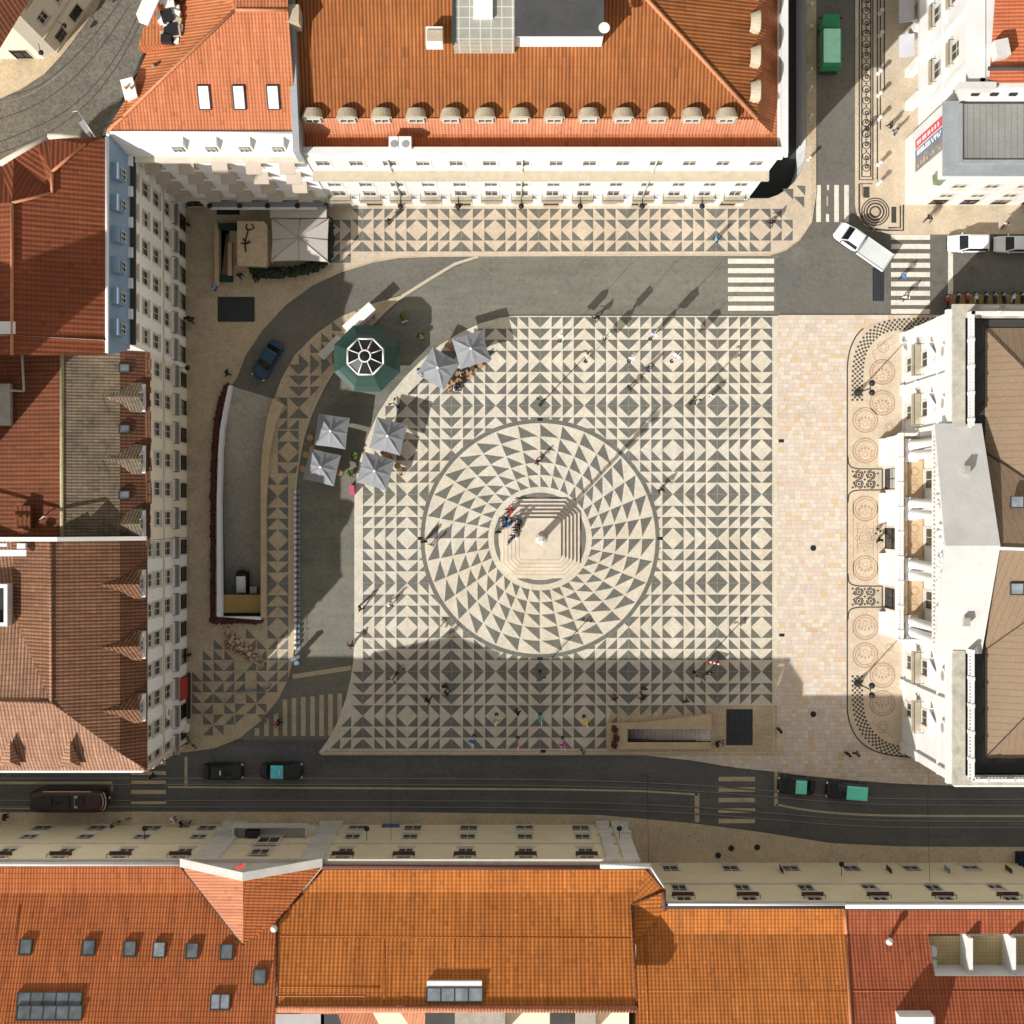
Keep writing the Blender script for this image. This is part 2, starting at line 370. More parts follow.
m['red']=paint('red_paint',(.45,.03,.03)); m['blue']=paint('bin_blue',(.02,.09,.28)); m['pinkp']=paint('pink_board',(.6,.09,.2)); m['skin']=rndcol('skin',[(.45,.27,.18),(.5,.32,.22),(.3,.17,.1),(.42,.25,.17)],salt=3.7)
m['hair']=rndcol('hair',[(.015,.012,.01),(.03,.018,.012),(.06,.035,.02),(.012,.01,.01),(.18,.12,.06)],salt=7.3)
m['trousers']=rndcol('trousers',[(.02,.022,.03),(.035,.045,.08),(.03,.03,.03),(.12,.1,.08),(.05,.06,.09)],salt=5.1); m['shoes']=mat('shoes',(.03,.025,.02),fine=0); m['shirt']=objcol('clothing')
m['cloth']=objcol('flag_cloth',.8,.08)
# ================================================================== SETTING: ground, roads, pavements
def struct(o): o['kind']='structure'; return o
TR_HOLE=[(743,-40),(806,-40),(806,146),(804.5,160),(801,171),(795,181),(787,189),(778,195),(768,198.5),(743,198.5)]
RAMP=[(231,386),(226,410),(222.5,430),(221,450),(219.5,500),(219.5,616),(262,616),(262,470),(264,445),(268,420),(274,399)]
STAIR=[(627,728),(710,728),(710,741),(627,741)]
PIT=[(221,227),(229.5,227),(229.5,279),(221,279)]
PT=.13
mb=MB(); mb.cap(ccw([P(-9000,-9000),P(10000,-9000),P(10000,10000),P(-9000,10000)]),-.06,0,[ccw(px(TR_HOLE))[::-1],ccw(px(RAMP))[::-1],ccw(px(STAIR))[::-1],ccw(px(PIT))[::-1]])
struct(mb.build('ground',m['asphalt2'],origin=(0,0,-.06)))
mb=MB(); mb.cap(ccw([P(-500,-500),P(1500,-500),P(1500,1500),P(-500,1500)]),0,0,[ccw(px(TR_HOLE))[::-1],ccw(px(RAMP))[::-1],ccw(px(STAIR))[::-1],ccw(px(PIT))[::-1]])
struct(mb.build('road',m['asphalt'],origin=(0,0,0)))
W_EDGE=[(480,256.5),(430,257),(400,258),(375,262),(342,272),(312,286),(286,305),(263,330),(246,355),(237,378),(231,386)]
I_IN=[(274,399),(282,378),(295,355),(315,335),(340,317),(375,303),(402,295.5)]
I_OUT=[(404,297),(383,313),(358,341),(338,365),(325,385),(313,410),(305,432),(300,455),(296,480),(295,500),(295,640),(293,660),(288,680),(278,700),(262,720),(240,738),(215,748),(187,752)]
mb=MB(); mb.cap(ccw(px(W_EDGE+[(274,399)]+I_IN[1:]+[(440,275)])),.004); struct(mb.build('crescent_road',m['asphalt3'],origin=(0,0,0)))
mb=MB(); mb.cap(ccw(px([(-500,740),(1500,740),(1500,860),(-500,860)])),.004); struct(mb.build('tram_street',m['asphalt2'],origin=(0,0,0)))
mb=MB(); mb.cap(ccw(px([(812,-500),(858,-500),(858,232),(1500,232),(1500,315),(780,315),(780,254),(812,222)])),.004); struct(mb.build('side_street',m['asphalt3'],origin=(0,0,0)))
mb=MB(); mb.cap(ccw(px([(-400,-500),(400,-500),(185,60),(150,140),(60,185),(-400,300)])),.004); struct(mb.build('cobbled_street',m['setts'],origin=(0,0,0)))
# darker resurfaced patches in the road
mb=MB()
for q in ([(783,269),(797,269),(797,288),(783,288)],[(776,258),(782,258),(782,312),(776,312)]): mb.cap(ccw(px(q)),.008)
struct(mb.build('road_patch',asphalt('patched_asphalt',(.11,.11,.105),(.13,.13,.12)),origin=(0,0,0)))
def slab(name,poly,mt,z1=PT,holes=(),z0=-.06,kerb=True):
    b=MB(); b.prism(px(poly),z0,z1,0,1,[px(h) for h in holes]); return struct(b.build(name,[mt,m['kerb']],origin=(0,0,0)))
PLAZA=[(778,316),(515,316),(500,318),(480,323.5),(460,333),(440,345),(421,361),(405,377),(390,395),(378,414),(368,436),(360,460),(356,480),(354.5,500),(354.5,640),(353.5,660),(350.5,680),(345.5,700),(337.5,722),(328,740),(319,752),(322,755),(778,755)]
mb=MB(); mb.prism(px(PLAZA),-.06,PT,0,1,[px(STAIR)])
def inside(poly,x,y):
    r=False; n=len(poly)
    for i in range(n):
        x1,y1=poly[i]; x2,y2=poly[(i+1)%n]
        if (y1>y)!=(y2>y) and x<(x2-x1)*(y-y1)/(y2-y1)+x1: r=not r
    return r
CX,CY,UU=540,538.6,11.07
def tri_cell(b,xl,yt,xr,yb,lr,tbk,z,mi):
    c={'L':xl,'R':xr}[lr]; d={'T':yt,'B':yb}[tbk]; o1=xr if lr=='L' else xl; o2=yb if tbk=='T' else yt
    b.up([P(c,d,z),P(o1,d,z),P(c,o2,z)],mi)
def mosaic(b,x0,y0,ux,uy,irange,jrange,test,z,mi,flipx=False):
    for i in irange:
        lr='L' if (i%8)<4 else 'R'
        if flipx: lr='R' if lr=='L' else 'L'
        for j in jrange:
            tbk='B' if (j%8)<4 else 'T'
            xl=x0+i*ux; yt=y0+j*uy
            if not test(xl,yt,xl+ux,yt+uy): continue
            tri_cell(b,xl+(.1 if i%4==0 else .5),yt+(.1 if j%4==0 else .5),xl+ux-(.1 if i%4==3 else .5),yt+uy-(.1 if j%4==3 else .5),lr,tbk,z,mi)
def t_plaza(a,b_,c,d):
    for x,y in ((a,b_),(c,b_),(a,d),(c,d)):
        if not inside(PLAZA,x+ (1.2 if x<CX else 0),y): return False
    if c>773: return False
    if all(math.hypot(x-CX,y-CY)<118 for x,y in ((a,b_),(c,b_),(a,d),(c,d))): return False
    if c>608 and d>728: return False
    if c>619 and d>717: return False
    if c>707 and d>705: return False
    return True
mosaic(mb,CX,CY,UU,UU,range(-24,24),range(-22,22),t_plaza,PT+.005,2)
# light inner kerb lines of the plaza
for pts,w in (([(773.2,317),(773.2,755)],.09),([(777.4,316),(777.4,755)],.1),([(319,752.5),(778,752.5)],.1)):
    mb.strip(px(pts),w,PT+.005,3)
# the round centrepiece
def disc(b,cx,cy,r0,r1,z,mi,n=96):
    for i in range(n):
        a0,a1=2*PI*i/n,2*PI*(i+1)/n
        q=[P(cx+r1*math.cos(a0),cy+r1*math.sin(a0),z),P(cx+r1*math.cos(a1),cy+r1*math.sin(a1),z)]
        q+=[P(cx+r0*math.cos(a1),cy+r0*math.sin(a1),z),P(cx+r0*math.cos(a0),cy+r0*math.sin(a0),z)] if r0>0 else [P(cx,cy,z)]
        b.up(q,mi)
disc(mb,CX,CY,0,119.6,PT+.009,0)
disc(mb,CX,CY,115.4,119.5,PT+.014,2)
rad=[115.0,101.6,88.4,75.6,63.2,51.4]
for k in range(5):
    ro,ri=rad[k]-.4,rad[k+1]+.4
    for i in range(32):
        a0=2*PI*i/32; a1=2*PI*(i+1)/32-.012; e=.4/ri
        q=[P(CX+ro*math.cos(a0+e*.4),CY+ro*math.sin(a0+e*.4),PT+.014)]
        for t in range(5):
            a=a0+e+(a1-a0-2*e)*t/4; q.append(P(CX+ri*math.cos(a),CY+ri*math.sin(a),PT+.014))
        mb.up(q,2)
disc(mb,CX,CY,41.5,46,PT+.014,4)
struct(mb.build('plaza',[m['light'],m['kerb'],m['dark'],m['pinkstone'],m['ringdark']],origin=(0,0,0)))
mb=MB()
mb.cap(ccw(px([(612,705),(778,705),(778,755),(322,755),(325,750),(607,750),(607,727)])),PT+.003,0,[ccw(px(STAIR))[::-1]])
struct(mb.build('worn_paving',m['beige'],origin=(0,0,0)))
# small dark drain plates round the circle
mb=MB()
for x,y in ((540,419.5),(660,538.5),(540,658.5),(420.5,538.5),(543,751),(781,441),(781.5,635)): mb.bx(*[P(x-2.6,y)[0],P(x+2.6,y)[0]],P(x,y+1.5)[1],P(x,y-1.5)[1],PT,PT+.03)
struct(mb.build('drain_covers',m['iron'],origin=(0,0,0)))
# ---- pink stone strip and the town hall forecourt
PINK=[(778,315),(1060,315),(1060,785),(955,785.5),(940,785),(900,783.5),(850,780),(800,775),(775,771.5),(740,768),(720,765),(690,760),(660,757),(645,755),(778,755)]
slab('pink_paving',PINK,m['pinkstone'])
def arc(pts,n=5):
    for _ in range(3):
        q=[pts[0]]
        for a,b in zip(pts[:-1],pts[1:]): q+= [(a[0]*.75+b[0]*.25,a[1]*.75+b[1]*.25),(a[0]*.25+b[0]*.75,a[1]*.25+b[1]*.75)]
        pts=q+[pts[-1]]
    return pts
FORE=arc([(1000,317),(900,317),(862,325),(847,352),(847,390),(847,535),(847,690),(847,722),(863,748),(900,758),(1000,759)])
mb=MB(); zf=PT+.006; mb.cap(ccw(px(FORE)),PT+.003,0)
mb.strip(px([p for p in FORE if p[0]<866 or (p[1]>600 and p[0]<945)]),.15,zf,2)
def ring(b,cx,cy,r,w,mi,z=zf,n=28): disc(b,cx,cy,r-w/2,r+w/2,z,mi,n)
def rosette(cx,cy,r=12.3,up=1):
    ring(mb,cx,cy,r,1.3,1); ring(mb,cx,cy,r*.8,.9,1); ring(mb,cx,cy+up*r*.3,r*.2,.5,1,n=12)
    for k in range(9):
        a=-up*(PI/2)+(k-4)*.52; c=(cx+math.cos(a)*r*.1,cy+up*r*.28)
        p=lambda q,o: P(c[0]+math.cos(a+o)*q,c[1]+math.sin(a+o)*q,zf)
        r1=r*(.62 if abs(k-4)<3 else .5)
        mb.up([p(r*.3,-.02),p(r1*.8,-.17),p(r1,-.09),p(r1*.9,0),p(r1,.09),p(r1*.8,.17)],1)
for x,y,u in ((882,372,1),(882,403,1),(865,420,1),(865,450.5,1),(865,508.5,1),(865,568,-1),(865,627,-1),(865,655,-1),(882,675,-1),(882,703,-1)): rosette(x,y,12.3,u)
for x,y,r in ((865,538,6),(883,347,5.5),(882,727,5.5),(889,427,4),(889,647,4)): ring(mb,x,y,r,.6,1); ring(mb,x,y,r*.6,.6,1); 
for y0,y1 in ((522,554),): 
    for x in (857,873): mb.strip(px([(x,y0),(x,y1)]),.06,zf,1)
    for k in range(8):
        a=k*PI/4; ring(mb,865+8*math.cos(a),538+8*math.sin(a)*1.3,2.3,.5,1,n=10)
for q in ([(872,352),(893,335)],[(872,352),(876,362)],[(872,721),(893,738)],[(853,500),(853,576)],[(877,500),(877,576)]): mb.strip(px(q),.07,zf,1)
# chequer bands
def chequer(path,rows=5,cell=2.35):
    pts=[Vector(p) for p in path]; out=[]; 
    L=[0]
    for a,b in zip(pts[:-1],pts[1:]): L.append(L[-1]+(b-a).length)
    def at(d):
        for i in range(len(L)-1):
            if d<=L[i+1]: 
                t=(d-L[i])/(L[i+1]-L[i]); dr=(pts[i+1]-pts[i]).normalized(); return pts[i].lerp(pts[i+1],t),dr
        return pts[-1],(pts[-1]-pts[-2]).normalized()
    n=int(L[-1]/cell)
    for i in range(n):
        p,d=at((i+.5)*cell); nn=Vector((-d.y,d.x))
        for r in range(rows):
            if (i+r)%2: continue
            c=p+nn*((r-(rows-1)/2)*cell); h=cell*.46
            mb.up([P(*(c+d*h+nn*h),zf),P(*(c-d*h+nn*h),zf),P(*(c-d*h-nn*h),zf),P(*(c+d*h-nn*h),zf)],2)
def arc(pts,n=5):
    # Chaikin smoothing
    for _ in range(3):
        q=[pts[0]]
        for a,b in zip(pts[:-1],pts[1:]): q+= [(a[0]*.75+b[0]*.25,a[1]*.75+b[1]*.25),(a[0]*.25+b[0]*.75,a[1]*.25+b[1]*.75)]
        pts=q+[pts[-1]]
    return pts
chequer(arc([(857,401),(857,368),(862,345),(880,327),(905,323.5),(965,323.5)]))
chequer(arc([(857,675),(857,705),(862,728),(882,748),(905,752),(965,752)]))
# dark scroll panels
for y in (479.5,596.5):
    mb.strip(px(arc([(847.6,y-23),(848.5,y-13),(857,y-10.5),(868,y-10.5)])+[(882,y-10.5)]),.14,zf,2); mb.strip(px([(882,y-10.5),(882,y+10.5)]),.14,zf,2); mb.strip(px(arc([(847.6,y+23),(848.5,y+13),(857,y+10.5),(868,y+10.5)])+[(882,y+10.5)]),.14,zf,2)
    for sx in (858.5,870.5):
        for sy in (-4.6,4.6):
            ring(mb,sx,y+sy,2.9,1.2,2,n=12); ring(mb,sx,y+sy,.7,1.2,2,n=8); [mb.strip(px([(sx+4.3*math.cos(a+k*.3),y+sy+4.3*math.sin(a+k*.3)) for k in range(5)]),.13,zf,2) for a in (.3,2.2,3.7,5.3)]
    for sx,sy in ((852.5,-8),(852.5,8),(864.5,0),(877.5,-6),(877.5,6),(864.5,-7.5),(864.5,7.5),(853.5,-3),(853.5,3)):
        mb.up([P(sx-1.4,y+sy,zf),P(sx,y+sy-1.4,zf),P(sx+1.4,y+sy,zf),P(sx,y+sy+1.4,zf)],2)
struct(mb.build('forecourt',[m['cream'],m['rosette'],m['black']],origin=(0,0,0)))
# ---- west and north pavement (one sheet with the crescent island)
WEST=[(60,170),(743,170),(743,198.5),(768,198.5),(778,195),(787,189),(795,181),(801,171),(804.5,160),(806,146),(806,-60),(816,-60),(816,195),(812,222),(800,240),(786,250.5),(770,255.5)]+W_EDGE+RAMP[1:]+I_IN[1:]+I_OUT+[(60,752)]
# ramp part: walk the pit edge on its outer side
slab('west_pavement',WEST,m['beige'],holes=[PIT])
mb=MB(); z=PT+.005
NORTH=[(330,206),(740,206),(745,200),(768,199.3),(778,196),(787,190),(795.5,181.6),(801.6,171.3),(805,160),(806.6,146),(811.5,146),(811,222),(800,238),(786,248.5),(770,254),(480,255),(430,255.3),(400,256),(375,260),(345,269),(335,272)]
mb.cap(ccw(px(NORTH)),PT+.003,0)
xs=[329.5,340.5,351.5,(362.3),373.2,384,395,406,417,427.8,438.7,450,(461.3),472.3,483.8,(495),506,516.8,527.6,(538.6),549.6,560.6,571.6,(582.6),593.6,604.8,616,(627),638,649,660,(671.2),682.2,693.4,704.6,(715.9),727,738,749,(760),771,782,793]
tp=['b' if abs(x-c)<.6 else 'd' for c in () for x in xs]
axes={362.3:'D',417:'d',461.3:'D',495:'d',538.6:'D',582.6:'d',627:'D',671.2:'d',715.9:'D',760:'d'}
ys=[208.7,219.6,230.3,241.2,252.1]
for i in range(len(xs)-1):
    x0,x1=xs[i],xs[i+1]; mid=(x0+x1)/2
    # nearest axis to the left / right decides which way the dark half faces
    lax=max([a for a in axes if a<mid],default=None); rax=min([a for a in axes if a>mid],default=None)
    k=(axes[lax]=='D') if lax else (axes[rax]=='d')
    lr='L' if k else 'R'
    for j in range(4):
        if mid>770 and not (mid<790 and j in (1,2) or j==0 and mid<785): continue
        if mid<352 and j==0: continue
        tri_cell(mb,x0+(.1 if x0 in axes else .5),ys[j]+.4,x1-(.1 if x1 in axes else .5),ys[j+1]-.4,lr,'T' if j<2 else 'B',z,1)
for a,b,c,d,l,t in ((793,197,804,208,'R','T'),(782,189,793,200,'R','T'),(796,186,805,196,'R','T'),(340,252.5,351,263,'R','B'),(329.5,252.5,340,263,'R','B')): tri_cell(mb,a,b,c,d,l,t,z,1)
mb.strip(px([(335,255.6),(770,255.6)]),.1,z,2)
struct(mb.build('north_pavement',[m['cream'],m['dark'],m['kerb']],origin=(0,0,0)))
mb=MB()
def t_isl(a,b_,c,d):
    poly=I_IN[1:]+I_OUT[:9]+[(268,480)]
    return all(inside(poly,x,y) for x,y in ((a+2,b_+2),(c-3,b_+2),(a+2,d-2),(c-3,d-2))) and d<430
mosaic(mb,299,408,10.9,10.9,range(-6,10),range(-12,3),lambda a,b_,c,d:t_isl(a,b_,c,d),z,0)
mosaic(mb,288.5,452,10.9,10.9,range(-1,1),range(-2,2),lambda a,b_,c,d:True,z,0,True)
mosaic(mb,278,540,10.95,10.95,range(-1,1),range(-6,8),lambda a,b_,c,d:True,z,0,True)
GX,GY,GU=192,628,10.75
pm=["....33.34",
    "..33.4344",
    ".333.4444",
    ".33444444",
    "33344.344",
    "33444.34.",
    "3434.31..",
    "34.31424.",
    ".3141.2..",
    ".42......"]
y0=628
for j,rw in enumerate(pm):
    for i,ch in enumerate(rw):
        if ch in '1234':
            if j<5 and i<5 and j<4 and i in (4,5): continue
            tri_cell(mb,GX+i*GU+.4,y0+j*GU+.4,GX+(i+1)*GU-.4,y0+(j+1)*GU-.4,'L' if ch in '13' else 'R','T' if ch in '12' else 'B',z,0)
struct(mb.build('island_mosaic',m['dark'],origin=(0,0,0)))
mb=MB(); mb.strip(px(arc([(478,256.6),(455,264),(430,279),(402,296.5),(383,313),(358,341),(338,365),(325,385),(313,410),(305,432),(300,455),(296.3,480),(295.3,500),(295.3,640)])),.2,PT+.009)
mb.strip(px([(289.5,480),(289.5,650)]),.1,PT+.009)
struct(mb.build('island_kerb',m['kerb'],origin=(0,0,0)))
mb=MB(); pts=px([(478,256.6),(455,264),(430,279),(402,296.5)]); mb.strip(pts,.32,.12); struct(mb.build('lane_kerb',m['kerb'],origin=(0,0,0)))
# ---- south, east and corner pavements
slab('south_pavement',[(-400,815),(130,811.5),(400,812),(600,815),(690,823),(760,832),(830,843),(900,846.5),(1500,849),(1500,920),(-400,920)],m['beige'])
slab('east_pavement',[(855,-60),(855,205),(857,215),(865,226),(878,232),(895,234.5),(1500,234.5),(1500,-60)],m['cream'])
mb=MB(); z=PT+.005
for x,y0,y1 in ((859,-40,180),(861.5,-40,177),(870.5,-40,177),(872.5,-40,180),(877,-40,180),(880,-40,130),(884,-40,90)): mb.strip(px([(x,y0),(x,y1)]),.15,z)
mb.strip(px([(859,180),(873,180)]),.09,z); mb.strip(px([(861.5,177),(870.5,177)]),.09,z)
y=168
k=0
while y>-30:
    ring(mb,866,y,3.7,.9,0,z,14); ring(mb,866.4,y+(1.1 if k%2 else -1.1),1.5,1.4,0,z,10); y-=11.2; k+=1
    mb.up([P(864.6,y+5.6,z),P(866,y+4.4,z),P(867.4,y+5.6,z),P(866,y+6.8,z)])
for r,w in ((5.2,1.8),(8.4,1.8),(11.2,1.3),(13.6,1.2)): ring(mb,875,212,r,w,0,z,26)
mb.strip(px([(859,184),(859,212),(863,222),(872,229),(885,230.5),(903,230.5),(903,205)]),.2,z)
mb.strip(px([(861.8,184),(861.8,196)]),.08,z); mb.strip(px([(859,184),(872,184)]),.09,z); mb.strip(px([(888,228),(900,228),(900,206)]),.18,z); mb.strip(px([(893.5,207),(893.5,223)]),.55,z); mb.strip(px([(866,187),(866,198)]),.7,z)
struct(mb.build('pavement_inlay',m['black'],origin=(0,0,0)))
mb=MB(); disc(mb,875,212,0,4.4,z,0,20); struct(mb.build('roundel',m['beige'],origin=(0,0,0)))
slab('corner_pavement',[(-400,180),(-60,125),(0,99),(22,89),(45,74),(60,58),(72,43),(85,25),(97,8),(112,-30),(160,-300),(-400,-300)],m['beige'])
# ---- painted markings and rails
mb=MB()
def bar(a,b_,c,d,mi=0,z=.012): mb.up([P(a,b_,z),P(c,b_,z),P(c,d,z),P(a,d,z)],mi)
for y in (261.2,270.7,280,289.3,298.8,308.2): bar(728,y-2.5,774,y+2.5)
for x in (818.5,836.5,846.5): bar(x-2.3,185,x+2.3,222)
bar(827,185,829,190); bar(826,214,829,222); bar(826.5,196,828,206,1)
for y in (237.3,246.5,256,265.3,274.6,284,293.3,302.6,311.5): bar(891,y-2.5,930,y+2.5)
bar(948,234,953,294)
for x,t in ((257,728),(266.5,718),(276,710),(285,699.5),(294,698),(303.3,697),(312.5,696),(321.6,695),(330.5,694),(339.7,693.5)):
    lim=736
    bar(x-2.3,t,x+2.3,lim,1)
mb.up([P(292,674.5,.012),P(351,665.5,.012),P(351.5,670,.012),P(293,679,.012)],1)
for y in (763,773,782.5,792,802): bar(131,y-2,166,y+2,1)
for y in (779,789.5,800,810.5,821): bar(718.5,y-2.2,755,y+2.2,1)
bar(184.5,757,187.5,786,1)
def line(pts,w,mi,z=.012): mb.strip(px(pts),w,z,mi)
line([(168,787),(330,788),(560,789.5),(640,791),(698,794.5)],.2,1); line([(697,793),(697,822)],.5,1); line([(776,766),(776,806)],.4,1); line(arc([(776,804.5),(810,811),(860,815),(920,816),(1100,816)]),.22,1)
line([(-100,783),(112,783),(112,791)],.3,1); line([(-100,807),(95,809)],.15,1)
for off,(c0,c1) in ((0,(778.5,0)),(6,(0,0)),(22,(0,0)),(28.5,(0,0))):
    y=778.3+off
    pts=arc([(-150,y),(350,y),(560,y+1),(690,y+6),(775,y+13),(860,y+20),(950,y+21),(1150,y+21)])
    line(pts,.07,2,.012); line([(a,b_+.9) for a,b_ in pts],.05,3,.012)
line([(131,811),(131,757)],.04,3)
for pts in ([(-20,100),(30,92),(58,73),(90,42),(125,-5)],[(-20,150),(30,130),(70,110),(105,75),(135,25),(150,-20)],[(-20,160),(40,139),(80,112),(112,76),(143,20),(155,-20)],[(-10,122),(35,107),(70,83),(100,50),(128,8)]):
    line(arc(pts),.1,3)
line(arc([(-10,104),(20,99),(50,83),(80,55)]),.1,2)
struct(mb.build('road_markings',[m['paint'],m['oldpaint'],m['rail'],m['railgap']],origin=(0,0,0)))
# sunken trench beside the north building
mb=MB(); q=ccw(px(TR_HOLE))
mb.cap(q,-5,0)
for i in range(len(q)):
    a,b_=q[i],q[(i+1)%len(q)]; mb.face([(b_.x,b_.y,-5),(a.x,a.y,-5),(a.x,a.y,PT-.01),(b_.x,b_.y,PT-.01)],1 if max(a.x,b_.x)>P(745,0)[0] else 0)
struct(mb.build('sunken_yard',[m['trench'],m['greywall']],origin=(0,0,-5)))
# garage ramp
mb=MB()
yl=[(386,231,274),(410,226,271),(430,222.5,266),(450,221,263.5),(500,219.5,262),(560,219.5,262),(616,219.5,262)]
def rz(y): return -max(0,(y-392))/208*3.5
prev=None
L=[P(x0,y,rz(y)) for y,x0,x1 in yl]; Rr=[P(x1,y if y>386 else 399,rz(y)) for y,x0,x1 in yl]
for i in range(len(yl)-1): mb.up([L[i],L[i+1],Rr[i+1],Rr[i]],0)
for A_,mi in ((L,1),(Rr,2)):
    for i in range(len(A_)-1):
        a,b_=A_[i],A_[i+1]; pts=[a,b_,Vector((b_.x,b_.y,PT)),Vector((a.x,a.y,PT))]
        mb.face(pts if mi==1 else pts[::-1],mi)
a,b_=P(219.5,616),P(262,616); mb.face([(b_.x,b_.y,-4),(a.x,a.y,-4),(a.x,a.y,PT),(b_.x,b_.y,PT)][::-1],2)
struct(mb.build('garage_ramp',[m['rampfloor'],m['bluetarp'],m['trench']],origin=(0,0,0)))
mb=MB()
a,b_=P(222.8,595,0),P(261.8,613,0); mb.bx(a.x,b_.x,b_.y,a.y,-.5,-.38); o=mb.build('ramp_portal_board',m['wood']); tag(o,'ochre board roof closing the lower end of the garage ramp','board')
def wallthing(name,poly,z0,z1,mt,label,cat):
    b=MB(); b.prism(px(poly),z0,z1,0); o=b.build(name,mt); return tag(o,label,cat)
wl=[(231,386),(226,410),(222.5,430),(221,450),(219.5,500),(219.5,616)]
wallthing('ramp_parapet',[(x-1.2,y) for x,y in wl]+[(262,619.5),(262,616.3),(223.2,616.3)]+[(x+2.6,y) for x,y in wl[::-1][1:]],-.3,.75,m['greywall'],'thin white parapet wall along the west side of the garage ramp','parapet')
wallthing('ramp_coping',[(274,399),(285,405.5),(277,425),(272.5,445),(269.5,470),(267.5,500),(267,617),(262.1,617),(262.1,470),(264.1,445),(268,420)],-.3,.8,m['tanstone'],'tan stone coping wall along the east side of the garage ramp','wall')
b=MB(); hp=[(228,386),(221,402),(217,422),(214.5,450),(213,500),(212.5,617)]
rr=random.Random(3)
def shrub_strip(b,path,w,h,n,seed,m_=0,r=.28):
    rr=random.Random(seed)
    for k in range(n):
        t=rr.random()*(len(path)-1); i=int(t); f=t-i
        p=P(path[i][0]*(1-f)+path[i+1][0]*f+rr.uniform(-w,w),path[i][1]*(1-f)+path[i+1][1]*f+rr.uniform(-w,w))
        b.blob((p.x,p.y,PT+h*rr.uniform(.5,1)),(r*rr.uniform(.7,1.3),r*rr.uniform(.7,1.3),r),m_,seed+k,1,.35,False)
pl=[(x-2.6,y) for x,y in hp]+[(264,621.5),(264,618.2)]+[(x+3.4,y) for x,y in hp[::-1]]
b.prism(px([(x-1.4,y) for x,y in hp]+[(211.2,621.6),(264,621.6),(264,619.8),(216,619.8),(215.6,612)]+[(x+2.8,y) for x,y in hp[::-1][1:]]),0,.42,1)
shrub_strip(b,[(x+.7,y) for x,y in hp],1.5,.4,420,50,0,.22); shrub_strip(b,[(213,620.8),(262,620.8)],.9,.4,90,900)
o=b.build('hedge',[m['redplant'],m['redplant']]); tag(o,'low dark red hedge bordering the garage ramp','hedge')
# ================================================================== BUILDING HELPERS
WIN={}; WINB={}; RW=random.Random(4)
def winmesh(w,h,style):
    key=(round(w,2),round(h,2),style)
    if key in WIN: return WIN[key]
    fr=MB(); pa=MB(); t=.07
    fm={'n':'frame','w':'frame','s':'frame','b':'framebrown','d':'iron','v':'frame'}[style[0]]
    if style[0]!='v':
        # stone surround standing proud of the wall, with a sill
        st=.16
        for x0,x1,z0,z1 in ((-w/2-st,-w/2,-st,h+st),(w/2,w/2+st,-st,h+st),(-w/2,w/2,h,h+st)): fr.bx(x0,x1,-.04,.0,z0,z1,1)
        fr.bx(-w/2-st-.06,w/2+st+.06,-.16,0,-st-.1,-st,1)
        fr.bx(-w/2,w/2,-.06,0,-st,0,1)
    y0,y1=.03,.09
    for x0,x1,z0,z1 in ((-w/2,-w/2+t,0,h),(w/2-t,w/2,0,h),(-t/2,t/2,t,h-t),(-w/2+t,w/2-t,0,t),(-w/2+t,w/2-t,h-t,h),(-w/2+t,-t/2,h*.62,h*.62+t*.8),(t/2,w/2-t,h*.62,h*.62+t*.8)): fr.bx(x0,x1,y0,y1,z0,z1,0)
    pa.bx(-w/2+.01,w/2-.01,.09,.12,.01,h-.01,0)
    f=fr.build('window',[m[fm],m['white' if style[0]=='w' else 'stone']],origin=(0,0,0)); p=pa.build('pane',m['pane'],origin=(0,0,0))
    COL.objects.unlink(f); COL.objects.unlink(p)
    b2=MB(); b2.bx(-w/2+.01,w/2-.01,.09,.12,.01,h-.01,0); k=h*.55; b2.bx(-w/2+.02,w/2-.02,.075,.089,h-k,h-.02,1); p2=b2.build('pane',[m['pane'],m['curtain']],origin=(0,0,0)); COL.objects.unlink(p2)
    WIN[key]=(f,p); WINB[key]=p2; return WIN[key]
def put(src,name,parent,loc,rz):
    c=src.copy(); c.name=name; COL.objects.link(c); c.parent=parent; c.location=loc; c.rotation_euler=(0,0,rz); return c
BALC={}
def balcmesh(w,d,mt):
    k=(round(w,1),round(d,1),mt)
    if k not in BALC:
        b=MB(); b.bx(-w/2,w/2,-d,0,-.18,0,0)
        for x0,x1,y0,y1 in ((-w/2,w/2,-d,-d+.05),(-w/2,-w/2+.05,-d+.05,0),(w/2-.05,w/2,-d+.05,0)): b.bx(x0,x1,y0,y1,.9,.96,1)
        n=max(2,int(w/.2))
        for i in range(n+1): x=-w/2+.03+(w-.06)*i/n; b.bx(x-.012,x+.012,-d+.01,-d+.035,0,.9,1,'bt')
        o=b.build('balcony',[m[mt],m['iron']],origin=(0,0,0)); COL.objects.unlink(o); BALC[k]=o
    return BALC[k]
AWN={}
def awnmesh(w,d,drop,mt):
    k=(w,d,drop,mt)
    if k not in AWN:
        b=MB()
        A=[(-w/2,0,0),(w/2,0,0),(w/2,-d,-drop),(-w/2,-d,-drop)]
        b.face([A[0],A[3],A[2],A[1]]); b.face([(p[0],p[1],p[2]-.04) for p in A])
        b.face([A[3],(A[3][0],A[3][1],A[3][2]-.22),(A[2][0],A[2][1],A[2][2]-.22),A[2]])
        for s in (-1,1): b.face([(s*w/2,0,0),(s*w/2,-d,-drop),(s*w/2,-d,-drop-.2),(s*w/2,0,-.2)])
        o=b.build('awning',m[mt],origin=(0,0,0)); COL.objects.unlink(o); AWN[k]=o
    return AWN[k]
